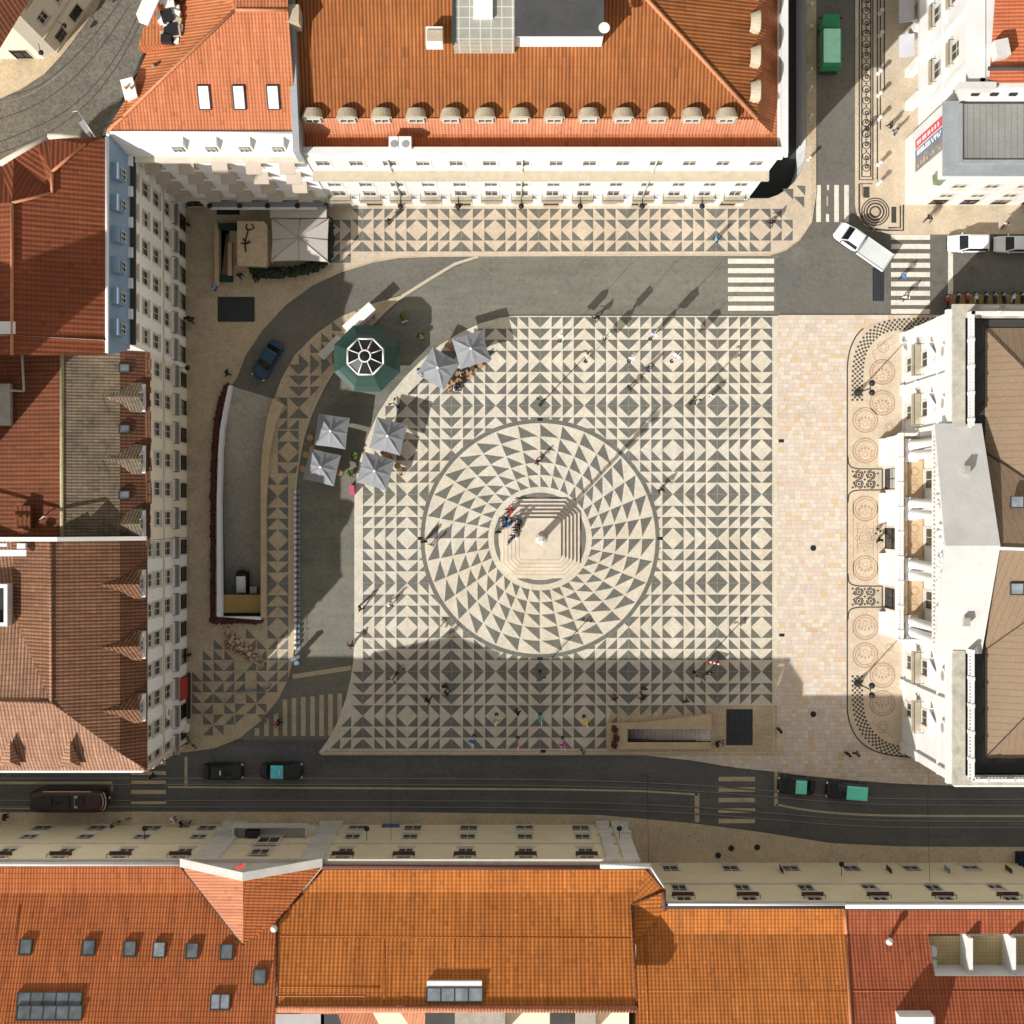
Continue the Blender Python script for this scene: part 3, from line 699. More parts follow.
def wall(mb_,b,A,B,z0,z1,wins,mi=0,depth=.13):
    """wall from A to B (outside on the right hand), openings = (u,zc0,w,h,style,extra); windows go to the building root b"""
    A=Vector(A[:2]); B=Vector(B[:2]); d=(B-A); Ln=d.length; d.normalize(); n=Vector((d.y,-d.x))
    ops=[(u-w/2,u+w/2,z,z+h) for u,z,w,h,*_ in wins]
    us=sorted({0,Ln}|{round(min(max(v,0),Ln),3) for o in ops for v in o[:2]}); zs=sorted({z0,z1}|{round(min(max(v,z0),z1),3) for o in ops for v in o[2:]})
    pt=lambda u,z,o=0: Vector((A.x+d.x*u-n.x*o,A.y+d.y*u-n.y*o,z))
    for i in range(len(us)-1):
        # merge vertical runs of solid cells
        run=None
        for j in range(len(zs)-1):
            uc,zc=(us[i]+us[i+1])/2,(zs[j]+zs[j+1])/2
            hole=any(o[0]-1e-3<uc<o[1]+1e-3 and o[2]-1e-3<zc<o[3]+1e-3 for o in ops)
            if not hole: mb_.face([pt(us[i],zs[j]),pt(us[i+1],zs[j]),pt(us[i+1],zs[j+1]),pt(us[i],zs[j+1])],mi)
    rzv=math.atan2(d.y,d.x)
    for o,wn in zip(ops,wins):
        a,c,z,t=o
        for q in ([(a,z),(a,t)],[(c,t),(c,z)],[(a,t),(c,t)],[(c,z),(a,z)]):
            (u0,w0),(u1,w1)=q; mb_.face([pt(u0,w0),pt(u1,w1),pt(u1,w1,depth),pt(u0,w0,depth)],mi)
        u,zz,w,h,style=wn[:5]; ex=wn[5] if len(wn)>5 else {}
        org=ORG.get(b,Vector((0,0,0)))
        f,p=winmesh(w,h,style); base=pt(u,zz)-org
        fo=put(f,ex.get('name','window'),b,base,rzv); put(WINB[(round(w,2),round(h,2),style)] if RW.random()<.22 else p,'pane',fo,(0,0,0),0)
        if 'balc' in ex: put(balcmesh(w+ex['balc'],ex.get('d',.7),ex.get('bm','balcstone')),'balcony',b,base+Vector((0,0,-.12)),rzv)
        if 'awn' in ex: put(awnmesh(w+.35,ex['awn'],ex.get('drop',.55),ex.get('am','awning')),'awning',b,base+Vector((0,0,h+.2)),rzv)
def dashes(b,name,l,mt,w=.16):
    mb_=MB(); rr=random.Random(int(l[0][0]))
    for p,q in zip(l[:-1],l[1:]):
        a,c=U(*p),U(*q); n_=max(1,int((c-a).length/.42)); az=math.atan2((c-a).y,(c-a).x)
        for i in range(n_):
            if rr.random()<.3: continue
            o=a.lerp(c,(i+.5)/n_); mb_.obox(o+Vector((0,0,.02)),(.26,w*rr.uniform(.7,1.3),.09),az+rr.uniform(-.2,.2))
    return mb_.build(name,m[mt],b)
def body(b,poly,h,spec,wm,z0=-.05,name='wall',topcap=True):
    """footprint (ground px), straight walls to h; spec: {edge index: [windows]}"""
    pts=px(poly); a=sum(pts[i].x*pts[(i+1)%len(pts)].y-pts[(i+1)%len(pts)].x*pts[i].y for i in range(len(pts)))
    assert a>0,(b.name,'footprint must be ccw')
    mb_=MB()
    for i in range(len(pts)): wall(mb_,b,pts[i],pts[(i+1)%len(pts)],z0,h,spec.get(i,[]))
    if topcap: mb_.cap(pts,h-.02,0)
    return mb_.build(name,m[wm],b)
def roofpart(b,name,faces,mt,thick=0):
    mb_=MB()
    for f in faces: mb_.up([U(*p) for p in f])
    return mb_.build(name,m[mt],b)
def ridge(b,name,lines,r=.14,mt='ridge'):
    for l in lines:
        mb_=MB(); mb_.tube([U(*p)+Vector((0,0,.02)) for p in l],r,6); mb_.build(name,m[mt],b)
def beam(mb_,A,B,w,z0,z1,out,mi=0):
    """box along ground-plan line A-B, standing 'out' metres to the right of it and w-out behind"""
    A=Vector(A[:2]);B=Vector(B[:2]); d=(B-A).normalized(); n=Vector((d.y,-d.x))
    q=[A+n*out,B+n*out,B+n*(out-w),A+n*(out-w)]
    mb_.prism(q,z0,z1,mi,bottom=True)
def bld(name,label,cat,loc,group=None): return thing(name,label,cat,loc,group=group)
def skylight(b,x,y,h,w=.9,l=1.5,slope=0,az=-PI/2,glass='panelight',cols=1,name='skylight'):
    """roof window centred on photo pixel (x,y) at height h, tilted down towards azimuth az"""
    fr=MB(); g=MB(); c=U(x,y,h)
    M_=Matrix.Rotation(az+PI/2,4,'Z')@Matrix.Rotation(slope,4,'X')
    def bx(mb_,x0,x1,y0,y1,z0,z1):
        b2=MB(); b2.bx(x0,x1,y0,y1,z0,z1); k=len(mb_.v); mb_.v+=[M_@v+c for v in b2.v]; mb_.f+=[[k+i for i in f] for f in b2.f]; mb_.m+=b2.m; mb_.sm+=b2.sm
    t=.09
    bx(fr,-w/2-t,-w/2,-l/2-t,l/2+t,-.1,.12); bx(fr,w/2,w/2+t,-l/2-t,l/2+t,-.1,.12); bx(fr,-w/2,w/2,-l/2-t,-l/2,-.1,.12); bx(fr,-w/2,w/2,l/2,l/2+t,-.1,.12)
    for k in range(1,cols): xx=-w/2+w*k/cols; bx(fr,xx-.05,xx+.05,-l/2,l/2,-.05,.11)
    bx(g,-w/2+.005,w/2-.005,-l/2+.005,l/2-.005,.02,.08)
    f=fr.build(name,m['gutter'],b); g.build('pane',m[glass],f); return f
def chimney(b,x,y,h,w,d,ht,mt='creamwall',rz=0,name='chimney'):
    c=U(x,y,h); mb_=MB(); mb_.obox((c.x,c.y,h+ht/2-.6),(w,d,ht+1.2),rz); mb_.obox((c.x,c.y,h+ht+.08),(w+.16,d+.16,.16),rz)
    for k in (-.25,.25): mb_.cyl((c.x+k*w,c.y,h+ht+.16),(c.x+k*w,c.y,h+ht+.5),.12,.1,8,1)
    return mb_.build(name,[m[mt],m['ridge']],b)
def grd(x,y,h):
    k=(H-h)/H; return (512+(x-512)*k,512+(y-512)*k)
# ================================================================== BUILDINGS
def G(x,y,h): return P(x,y,h)
def groof(b,name,faces,mt):
    mb_=MB()
    for f in faces: mb_.up([P(*p) for p in f])
    return mb_.build(name,m[mt],b)
def partmb(b,name,mt,fn):
    mb_=MB(); fn(mb_); return mb_.build(name,[m[x] for x in (mt if isinstance(mt,(list,tuple)) else [mt])],b)
# ---------------------------------------------------------------- north palace with stone dormers
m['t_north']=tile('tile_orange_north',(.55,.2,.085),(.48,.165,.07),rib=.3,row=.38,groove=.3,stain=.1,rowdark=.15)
T=bld('palace','long white palace with burnt orange tile roof and a row of round stone dormers','building',P(540,100))
FY=206
cols=[346.3+29.25*k for k in range(14)]
wf=[]
for i,x in enumerate(cols):
    u=(x-333)*S
    wf+=[(u,4.75,1.3,2.3,'w',{'balc':1.0,'d':.75}),(u,8.7,1.3,1.8,'w'),(u,16.9,1.3,1.9,'w')]
    wf.append((u,.1,1.7,2.9,'b',{'name':'door'}) if i%3==1 else (u,.9,1.5,2.1,'b'))
body(T,[(333,-160),(333,FY),(742.5,FY),(742.5,-160)],21.45,{1:wf},'white')
def f(b):
    A,B=P(333,FY),P(742.5,FY)
    beam(b,A,B,1.0,21.2,21.7,.55); beam(b,A,B,.6,21.7,22.75,.35)
    beam(b,P(742.5,FY+3),P(742.5,-160),1.0,21.203,21.697,.5); beam(b,P(742.5,FY+3),P(742.5,-160),.6,21.703,22.754,.3)
    beam(b,A,B,.5,4.0,4.3,.15)
partmb(T,'cornice','white',f)
partmb(T,'string_course','balcstone',lambda b:beam(b,P(333,FY),P(742.5,FY),1.6,14.6,15.1,.95))
partmb(T,'downpipe','stone',lambda b:[b.cyl(P(x,FY+1.2,0),P(x,FY+1.2,21),.08,n=6) for x in (404,521,638)])
roofpart(T,'roof',[[(297,119,24),(757,119,24),(590,-63,28.4),(297,-63,28.4)],[(757,119,24),(757,-170,24),(590,-63,28.4)],[(757,-170,24),(297,-170,24.5),(297,-63,28.4),(590,-63,28.4)]],'t_orange')
roofpart(T,'lower_roof',[[(297,152,21.5),(786,152,21.5),(772,134,21.75),(297,134,21.75)],[(786,152,21.5),(786,-170,21.5),(757,-170,24),(757,119,24),(772,134,21.75)]],'t_north')
roofpart(T,'roof_apron',[[(297,134,21.75),(772,134,21.75),(757,119,24),(297,119,24)]],'t_pale')
ridge(T,'hip_ridge',[[(757,119,24),(590,-63,28.4)]],.2)
ridge(T,'apron_ridge',[[(300,119,24.03),(757,119,24.03)]],.1,'t_pale')
def dormer_round(b,x,y,h,az):
    c=U(x,y,h); Mr=Matrix.Rotation(az,4,'Z'); st=MB(); fr=MB(); gl=MB()
    n=9; r=.98; L=.62
    pts=[(r*math.cos(PI*k/n),.5*math.sin(PI*k/n)+.62) for k in range(n+1)]
    add=lambda mb_,ps,mi=0,sm=False: mb_.face([Mr@Vector(p)+c for p in ps],mi,sm)
    for k in range(n):
        (x0,z0),(x1,z1)=pts[k],pts[k+1]
        add(st,[(x0,-.25,z0),(x0*.72,L,z0*.8),(x1*.72,L,z1*.8),(x1,-.25,z1)][::1],0,True)
    add(st,[(p[0],-.25,p[1]) for p in pts]+[(-r,-.25,-.6),(r,-.25,-.6)])
    add(st,[(-r,-.25,.62),(-r,-.25,-.6),(-r,L,-.6),(-r*.72,L,.5)]); add(st,[(r,-.25,-.6),(r,-.25,.62),(r*.72,L,.5),(r,L,-.6)])
    for x0,x1,z0,z1 in ((-.75,-.6,-.6,.6),(.6,.75,-.6,.6),(-.6,.6,-.6,-.45),(-.6,.6,.47,.6),(-.05,.05,-.45,.47)):
        b2=MB(); b2.bx(x0,x1,-.42,-.27,z0,z1); k=len(fr.v); fr.v+=[Mr@v+c for v in b2.v]; fr.f+=[[k+i for i in q] for q in b2.f]; fr.m+=b2.m; fr.sm+=b2.sm
    add(gl,[(-.6,-.3,-.45),(.6,-.3,-.45),(.6,-.3,.5),(-.6,-.3,.5)])
    o=st.build('dormer',m['stone_d'],b); q=fr.build('frame',m['frame'],o); gl.build('pane',m['pane'],o)
m['stone_d']=mat('dormer_stone',(.50,.42,.31),(.4,.34,.25),2,fine=.15,stain=.3)
for k in range(13): dormer_round(T,313+34.45*k,117,24.15,0)
for y in (92,57.5,23,-11): dormer_round(T,756,y,24.15,PI/2)
# conservatory and flat roofed plant room on the ridge
def f(b):
    b.bx(*(U(515,0,28)[0],U(603,0,28)[0]),U(0,38,28)[1],U(0,-60,28)[1],25,29.0)
partmb(T,'plant_room',['whitepaint'],f)
def f(b):
    a,c=U(515,36.5,29),U(604,-58,29); b.bx(a.x-.05,c.x,a.y,c.y,29.0,29.15)
partmb(T,'plant_room_roof','darkroof',f)
def f(b):
    a,c=U(453,42,28.5),U(514.5,-60,28.5); b.bx(a.x,c.x,a.y,c.y,25,28.6)
gm=grid('glasshouse_roof',(.36,.36,.31),(.55,.55,.5),sp=.95,w=.1,rough=.3); m['ghouse']=gm
partmb(T,'glasshouse','ghouse',f)
partmb(T,'glasshouse_hatch','whitepaint',lambda b:b.obox(U(483,5,28.8),(1.7,2.4,.35)))
partmb(T,'glasshouse_gutter','greenmetal',lambda b:b.obox(U(453.5,-9,28.65),(.22,9.5,.22)))
partmb(T,'satellite_dish','whitepaint',lambda b:(b.lathe(U(604,29,29.6),[(.05,0),(.35,.1),(.5,.3)],12),b.cyl(U(604,29,28.6),U(604,29,29.6),.05)))
partmb(T,'vent_box',['whitepaint','stone_d'],lambda b:(b.obox(U(434.5,38,27.2),(1.5,1.6,1.3)),b.obox(U(434.5,35.5,27.95),(1.4,1.0,.1),0,1)))
for x,y,w in ((394,144,.85),(405.5,144,1.15)):
    partmb(T,'air_conditioner',['whitepaint','steel'],lambda b:(b.obox(U(x,y,22.9),(w,1.0,1.5)),b.lathe(U(x,y,23.66),[(.36,0),(.34,.04)],12,1)))
partmb(T,'chimney',['stone_d','whitepaint'],lambda b:(b.obox(U(294.5,18,27.5),(1.1,1.6,2.2)),))
# overhead roof of shaded end wall firewall belongs to the salmon house
# ---------------------------------------------------------------- salmon roof house (north west)
N=bld('corner_house','white house with salmon tile roof, zinc mansard coloured sunlit white and rows of window awnings','building',P(250,120))
w4=[]
for k in range(5):
    u=(198+29.4*k-174)*S
    for zz in (5.7,9.5,13.2,17.0): w4.append((u,zz-.2,1.15,1.9,'n',{'awn':1.0,'drop':.75}))
    w4.append((u,.2,1.6,2.7,'d',{'name':'door'}))
body(N,[(333,-140),(296,-140),(243,67),(174,199.5),(174,207),(333,207)],21.3,{4:w4},'greywall')
partmb(N,'cornice','stone',lambda b:beam(b,P(186,207),P(334,207),1.2,20.9,21.4,.7)); partmb(N,'string_course','stone',lambda b:beam(b,P(187,207),P(334,207),.5,4.2,4.5,.2))
roofpart(N,'mansard',[[(129,156.5,21.4),(303,156.5,21.4),(298,132,24.5),(106,132,24.5)]],'zinc_lit_white')
partmb(N,'mansard_coping','whitepaint',lambda b:b.tube([U(298,132.5,24.55),U(110,132.5,24.55),U(107,136,24.55)],.16))
for x in (180,213,246,279):
    c=U(x,150,22.0)
    o=partmb(N,'dormer','zinc_lit_white',lambda b:b.bx(c.x-.75,c.x+.75,P(0,205.4)[1],P(0,198)[1],21.4,24.0))
    f_,p_=winmesh(.95,1.5,'v'); fo=put(f_,'window',N,Vector((c.x,P(0,205.6)[1]-.14,21.9))-ORG[N],0); put(p_,'pane',fo,(0,0,0),0)
roofpart(N,'roof',[[(108,131,24.5),(297,131,24.5),(288,10,29),(235,10,29)],[(288,10,29),(286,-150,29.5),(200,-150,29.5),(235,10,29)]],'t_salmon')
roofpart(N,'street_roof',[[(108,131,24.5),(235,10,29),(200,-150,29.5),(178,-40,24.6),(152,40,24.3),(128,95,24.2),(103,135,24.3)]],'t_north')
ridge(N,'hip_ridge',[[(108,131,24.6),(235,10,29.05),(288,10,29.05)]],.15)
for x in (204,239,273): skylight(N,x,97.5,25.85,.95,2.0,.46,-PI/2,'brightpane')
def f(b):
    q=[(299.5,152,24.8),(287,-150,31)]
    A_,B_=U(*q[0]),U(*q[1]); off=Vector((-.6,0,0))
    lo=lambda v:Vector((v.x,v.y,20))
    b.face([A_,B_,B_+off,A_+off][::1]); b.face([lo(A_),lo(B_),B_,A_]); b.face([lo(A_),A_,A_+off,lo(A_+off)]); b.face([lo(B_+off),lo(A_+off),A_+off,B_+off])
partmb(N,'firewall','leadgrey',f)
chimney(N,132,92,24.6,1.0,1.7,.9,'creamwall',.25)
partmb(N,'vent_pipe','steel',lambda b:b.cyl(U(153,66,25),U(153,66,26),.16,.14,8))
partmb(N,'street_gutter','gutter',lambda b:b.tube([U(178,-40,24.4),U(152,40,24.1),U(128,95,24.0),U(103,137,24.1)],.28))
def f(b):
    rr=random.Random(5)
    a=[U(x,y,25.2) for x,y in ((140,50),(177,46),(183,5),(181,-20),(160,-20))]
    b.prism(a,24,25.9,0)
    for k in range(26):
        x=rr.uniform(163,181); y=rr.uniform(-3,43); c=U(x,y,26.1); s_=rr.uniform(.3,1.0); b.obox((c.x,c.y,26+s_*.3),(s_,rr.uniform(.4,1.2),s_*.8),rr.uniform(-.3,.3),rr.choice([1,1,2,3,3]))
partmb(N,'roof_terrace',['t_north','whitepaint','stone_d','iron'],f)
o=partmb(N,'terrace_canopy','whitepaint',lambda b:b.prism([U(*p) for p in ((136,14,27.5),(139,22,27.5),(148,25,27.5),(161,-5,27.5),(148,-14,27.5))],27.3,27.5,bottom=True))
partmb(N,'aerial','steel',lambda b:(b.tube([U(90,136,24),U(90,136,27.5)],.05),b.tube([U(74,105,27),U(95,137,27.2)],.05),b.tube([U(72,112,27),U(82,110,27)],.04),b.obox(U(86,128,25.2),(.5,1.2,.8),.6)))
# ---------------------------------------------------------------- west houses
def westcols(b,y0,ycols,rows,base):
    out=[]
    for yc in ycols:
        u=(y0-yc)*S
        for zz,w,h,ex in rows: out.append((u,zz,w,h,'n' if zz>3 else 'd',ex))
    return out
Wn=bld('zinc_mansard_house','cream house with dark red tile roof and zinc mansard coloured shaded blue facing the square','building',P(120,290))
rows=[(.1,1.7,2.9,{'name':'shop_front'}),(7.0,1.4,2.3,{}),(11.2,1.4,2.2,{}),(15.2,1.4,2.1,{}),(19.0,1.35,1.6,{})]
ws=westcols(Wn,369,[225.5+26.1*k for k in range(6)],rows,0)
body(Wn,[(186,369),(186,208),(174.5,208),(174.5,199),(124,199),(84,222),(-100,326),(-100,369)],21.3,{0:ws},'creamwall')
def balcs(b,x,ys,z,w,d=.75):
    for yc in ys:
        put(balcmesh(w,d,'stonegrey'),'balcony',b,P(x,yc,z)-ORG[b],PI/2)
balcs(Wn,186,[225.5+26.1*k for k in range(6)],5.3,2.3,.5)
partmb(Wn,'gutter','gutter',lambda b:beam(b,P(186,369),P(186,208),.8,20.9,21.4,.45))
partmb(Wn,'string_course','stone',lambda b:beam(b,P(186,369),P(186,208),.5,9.5,9.75,.12))
roofpart(Wn,'mansard',[[(130,157,21.4),(130,349,21.4),(107.5,356,24.5),(107.5,133,24.5)]],'zinc')
partmb(Wn,'mansard_coping','whitepaint',lambda b:b.tube([U(107,137,24.55),U(107,353,24.55)],.16))
for y in (174.5,205.5,236.5,267,298,329):
    c=U(118,y,22.6)
    o=partmb(Wn,'dormer','zinc',lambda b:b.bx(P(176,0)[0],P(183.2,0)[0],c.y-.75,c.y+.75,21.5,24.05))
    f_,p_=winmesh(.95,1.5,'v'); fo=put(f_,'window',Wn,Vector((P(183.2,0)[0]+.14,c.y,21.9))-ORG[Wn],PI/2); put(p_,'pane',fo,(0,0,0),0)
    partmb(Wn,'gutter_box','whitepaint',lambda b:b.obox(Vector((P(186.5,0)[0],c.y+1.55,21.55)),(.5,.95,.3)))
roofpart(Wn,'roof',[[(107,137,24.5),(107,355,24.5),(12,355,28),(12,203,28),(52,193,26.5),(52,172,26.5),(85,144,25.3)],[(12,203,28),(12,355,28),(-120,355,24),(-120,203,24)],[(12,203,28),(-120,203,24),(0,166,24)]],'t_red')
roofpart(Wn,'street_roof',[[(0,166,24),(14,158,24.2),(12,203,28)],[(14,158,24.2),(52,193,26.5),(12,203,28)],[(14,158,24.2),(36,145,24.2),(52,172,26.5),(52,193,26.5)],[(36,145,24.2),(48,138,24),(52,172,26.5)],[(48,138,24),(85,138,24),(107,137,24.5),(85,144,25.3),(52,172,26.5)]],'t_red')
ridge(Wn,'ridge_tiles',[[(85,144,25.4),(52,172,26.6),(52,193,26.6),(12,203,28.1),(12,355,28.1)]],.14)
partmb(Wn,'street_cornice','stone',lambda b:b.tube([U(-60,199,24.1),U(0,164,24.1),U(48,136.5,24.1),U(80,136.5,24.1)],.3))
partmb(Wn,'firewall','white',lambda b:(b.face([P(186.5,369.3,15),P(186.5,369.3,21.6),P(175,369.3,24.7),P(108,369.3,28.1),P(-100,369.3,24.2),P(-100,369.3,13)][::-1])))
partmb(Wn,'roof_hatch','whitepaint',lambda b:b.obox(U(3,328,27.9),(2.2,1.1,.6)))
Wm=bld('mossy_roof_house','warm cream house with a mossy brown tile roof and two gabled dormers','building',P(90,450))
rows=[(.1,1.6,2.8,{'name':'shop_front'}),(7.0,1.4,2.3,{}),(11.2,1.4,2.2,{})]
yc=[381.4+27.3*k for k in range(6)]
body(Wm,[(187,537),(187,369.5),(-100,369.5),(-100,537)],16.2,{0:westcols(Wm,537,yc,rows,0)},'warmwall')
balcs(Wm,187,yc,5.3,2.3,.5)
partmb(Wm,'string_course','stone',lambda b:(beam(b,P(187,537),P(187,369.5),.5,9.8,10.1,.15),))
def eave(b,seed,y0,y1):
    rr=random.Random(seed); y=y0
    while y<y1:
        l=rr.uniform(2,7); b.obox((P(188.2,0)[0]+rr.uniform(-.08,.12),P(0,y+l/2)[1],16.15+rr.uniform(0,.12)),(.5,l*S,.3)); y+=l
groof(Wm,'roof',[[(167,369.5,17.5),(167,537,17.5),(119,537,18.5),(119,369.5,18.5)]],'t_moss')
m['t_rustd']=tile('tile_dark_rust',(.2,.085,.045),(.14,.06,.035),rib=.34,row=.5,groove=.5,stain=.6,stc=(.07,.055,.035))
groof(Wm,'eave_roof',[[(188,369.5,16.2),(188,537,16.2),(167,537,17.5),(167,369.5,17.5)]],'t_rustd')
groof(Wm,'back_roof',[[(119,369.5,18.5),(119,537,18.5),(-100,537,13),(-100,369.5,13)]],'t_rust')
m['lichen']=mat('lichen_ridge',(.4,.35,.2),(.3,.27,.17),2,fine=.3,stain=.4)
partmb(Wm,'ridge_tiles','lichen',lambda b:b.tube([P(119,369.5,18.5),P(119,537,18.5)],.2))
partmb(Wm,'eave_tiles','t_rustd',lambda b:eave(b,4,370,537))
def gdormer(b,yc,mt,front='whitepaint',gx=184,hw=1.25,hr=18.05,he=17.1,zb=18.78,zs=18.45):
    fx=P(gx,0)[0]; bxx=P(152,0)[0]; y=P(0,yc)[1]
    mb_=MB(); o=.15
    mb_.up([(fx+o,y,hr),(bxx,y,zb),(P(158,0)[0],y+hw+.2,zs),(P(166,0)[0],y+hw+.2,he),(fx+o,y+hw+.2,he)]); mb_.up([(fx+o,y,hr),(bxx,y,zb),(P(158,0)[0],y-hw-.2,zs),(P(166,0)[0],y-hw-.2,he),(fx+o,y-hw-.2,he)])
    d=mb_.build('dormer',m[mt],b)
    w=MB(); w.face([(fx,y-hw,16.4),(fx,y+hw,16.4),(fx,y+hw,he),(fx,y,hr-.1),(fx,y-hw,he)])
    for s_ in (-1,1): w.face([(fx,y+s_*hw,16.4),(P(172,0)[0],y+s_*hw,16.4),(P(164,0)[0],y+s_*hw,he),(fx,y+s_*hw,he)])
    w.bx(fx-.1,fx+.32,y-hw-.1,y+hw+.1,16.3,16.6)
    w.bx(fx-.05,fx+.2,y-hw,y-hw+.45,16.6,he+.1); w.bx(fx-.05,fx+.2,y+hw-.45,y+hw,16.6,he+.1)
    w.build('dormer_front',m[front],d)
    f_,p_=winmesh(1.0,1.0,'v'); fo=put(f_,'window',d,Vector((fx+.16,y,16.62))-ORG[d],PI/2); put(p_,'pane',fo,(0,0,0),0)
for y in (grd(0,397,17.5)[1],grd(0,459,17.5)[1],grd(0,524,17.5)[1]): gdormer(Wm,y,'t_moss',hr=17.85,he=16.95,zb=17.84,zs=17.72)
for y in (368,429,495): skylight(Wm,124,y,17.4,.7,.9,.6,0,'panelight')
partmb(Wm,'lightwell',['stonegrey','plastic_dark'],lambda b:(b.obox(U(2,405,17.2),(2.2,4.0,1.6)),b.obox(U(0,450,16.5),(2.0,6,.7),0,1)))
partmb(Wm,'roof_ladder_rail','stonegrey',lambda b:b.tube([U(22,352,18.2),U(24,391,18.2),U(0,390,17.6)],.12))
chimney(Wm,27,517,17.8,1.3,2.0,1.0,'t_rust'); 
partmb(Wm,'aerial','steel',lambda b:b.tube([U(38,521,18),U(44,516,19),U(46,517,19)],.06))
Ws=bld('brown_roof_house','white house with brown hipped tile roof and white fronted gable dormers','building',P(90,640))
rows=[(.1,1.6,2.8,{'name':'shop_front'}),(7.0,1.45,2.4,{}),(11.1,1.45,2.3,{}),(14.3,1.3,1.5,{})]
yc=[546.3+27.1*k for k in range(8)]
body(Ws,[(183,744),(187,741),(187,537.5),(-100,537.5),(-100,744)],16.2,{1:westcols(Ws,741,yc,rows,0)},'greywall')
balcs(Ws,187,yc,5.3,2.3,.5)
partmb(Ws,'string_course','stone',lambda b:(beam(b,P(187,741),P(187,537.5),.5,9.8,10.1,.15),beam(b,P(187,741),P(187,737),.4,.1,16,.12)))
def f(b):
    c=P(187.6,700,8.9)
    b.cyl(c,c+Vector((.25,0,0)),.75,.75,14); b.cyl(c+Vector((.25,0,0)),c+Vector((.3,0,0)),.4,.3,8,1)
partmb(Ws,'coat_of_arms',['whitepaint','stonegrey'],f)
partmb(Ws,'red_shutter','red',lambda b:b.obox(P(188.3,686,1.9),(.3,2.3,3.2)))
R5=20.5
groof(Ws,'roof',[[(168.3,537.5,18),(168.3,723.5,18),(115.6,676,R5),(115.6,537.5,R5)],[(115.6,537.5,R5),(115.6,676,R5),(75,600,18.2),(75,537.5,18.2)]],'t_brown')
groof(Ws,'eave_roof',[[(188,537.5,16.2),(188,742,16.2),(168.3,723.5,18),(168.3,537.5,18)]],'t_rustd')
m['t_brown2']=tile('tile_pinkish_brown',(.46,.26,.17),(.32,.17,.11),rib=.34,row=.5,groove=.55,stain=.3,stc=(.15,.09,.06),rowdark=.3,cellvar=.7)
groof(Ws,'street_roof',[[(188,742,16.2),(168.3,723.5,18),(115.6,676,R5),(-100,676,R5),(-100,742,16.2)],[(115.6,676,R5),(75,600,18.2),(-100,600,17.6),(-100,676,R5)],[(75,537.5,18.2),(75,600,18.2),(-100,600,17.6),(-100,537.5,19.4)]],'t_brown2')
ridge(Ws,'ridge_tiles',[[(51,542,R5),(51,702,R5),(-40,702,R5)]],.14,'t_brown2')
partmb(Ws,'hip_ridge','t_brown2',lambda b:b.tube([P(188,742,16.25),P(115.6,676,R5)],.14))
for y in (grd(0,584,17.6)[1],grd(0,646,17.6)[1],grd(0,709,17.6)[1]): gdormer(Ws,y,'t_brown')
for y in (560,615,677.5): skylight(Ws,125.5,y,17.3,.75,.95,.6,0,'panelight')
partmb(Ws,'party_wall','creamwall',lambda b:(b.face([P(188,537.2,16.9),P(123,537.2,21.2),P(-100,537.2,21.2),P(-100,533.5,21.2),P(123,533.5,21.2),P(188,533.5,16.9)]),b.face([P(188,537.2,14),P(123,537.2,16),P(123,537.2,21.2),P(188,537.2,16.9)][::-1]),b.face([P(188,537.2,15.9),P(188,533.5,15.9),P(188,533.5,16.9),P(188,537.2,16.9)])))
def f(b):
    a=U(3,605,19.3); b.bx(a.x-3,a.x+.55,a.y-2,a.y+2,17.5,19.6,0,'t'); b.bx(a.x-3,a.x+.15,a.y-1.6,a.y+1.6,17.5,18.6,1); b.bx(a.x-3,a.x+.55,a.y+1.65,a.y+2,19.5,19.65); b.bx(a.x-3,a.x+.55,a.y-2,a.y-1.65,19.5,19.65); b.bx(a.x+.2,a.x+.55,a.y-1.65,a.y+1.65,19.5,19.65)
partmb(Ws,'lightwell',['whitepaint','plastic_dark'],f)
partmb(Ws,'roof_terrace','zinc_lit_white',lambda b:(b.obox(U(8,553,20),(3.6,.6,.4)),b.obox(U(22,546,20.2),(.8,.5,.5)),b.obox(U(3,545,20.2),(.9,.3,.5))))
for x in (10,70):
    def f(b):
        q=lambda X,Y,h:U(X,Y,h)
        b.up([q(x,738,19.6),q(x-12,767,17.4),q(x,762,19.2)]); b.up([q(x,738,19.6),q(x+12,767,17.4),q(x,762,19.2)])
        b.face([q(x-12,767,17.4),q(x+12,767,17.4),q(x,762,19.2)])
    partmb(Ws,'dormer','t_brown2',f)
# hillside block beyond the frame to the west (its shadow falls across the red roofs)
Hh=bld('hillside_block','tall pale block rising on the hillside behind the mossy roof house','building',P(-60,480))
body(Hh,[(20,466),(-160,466),(-160,492),(20,492)][::1],43,{2:[(1.6+2.8*i,20+3.6*j,1.2,1.9,'n') for i in range(7) for j in range(6)],3:[(1.43,20+3.6*j,1.2,1.9,'n') for j in range(6)]},'creamwall')
groof(Hh,'roof',[[(21,465,43),(-161,465,43),(-161,479,44.5),(21,479,44.5)],[(21,493,43),(-161,493,43),(-161,479,44.5),(21,479,44.5)]],'t_rust')
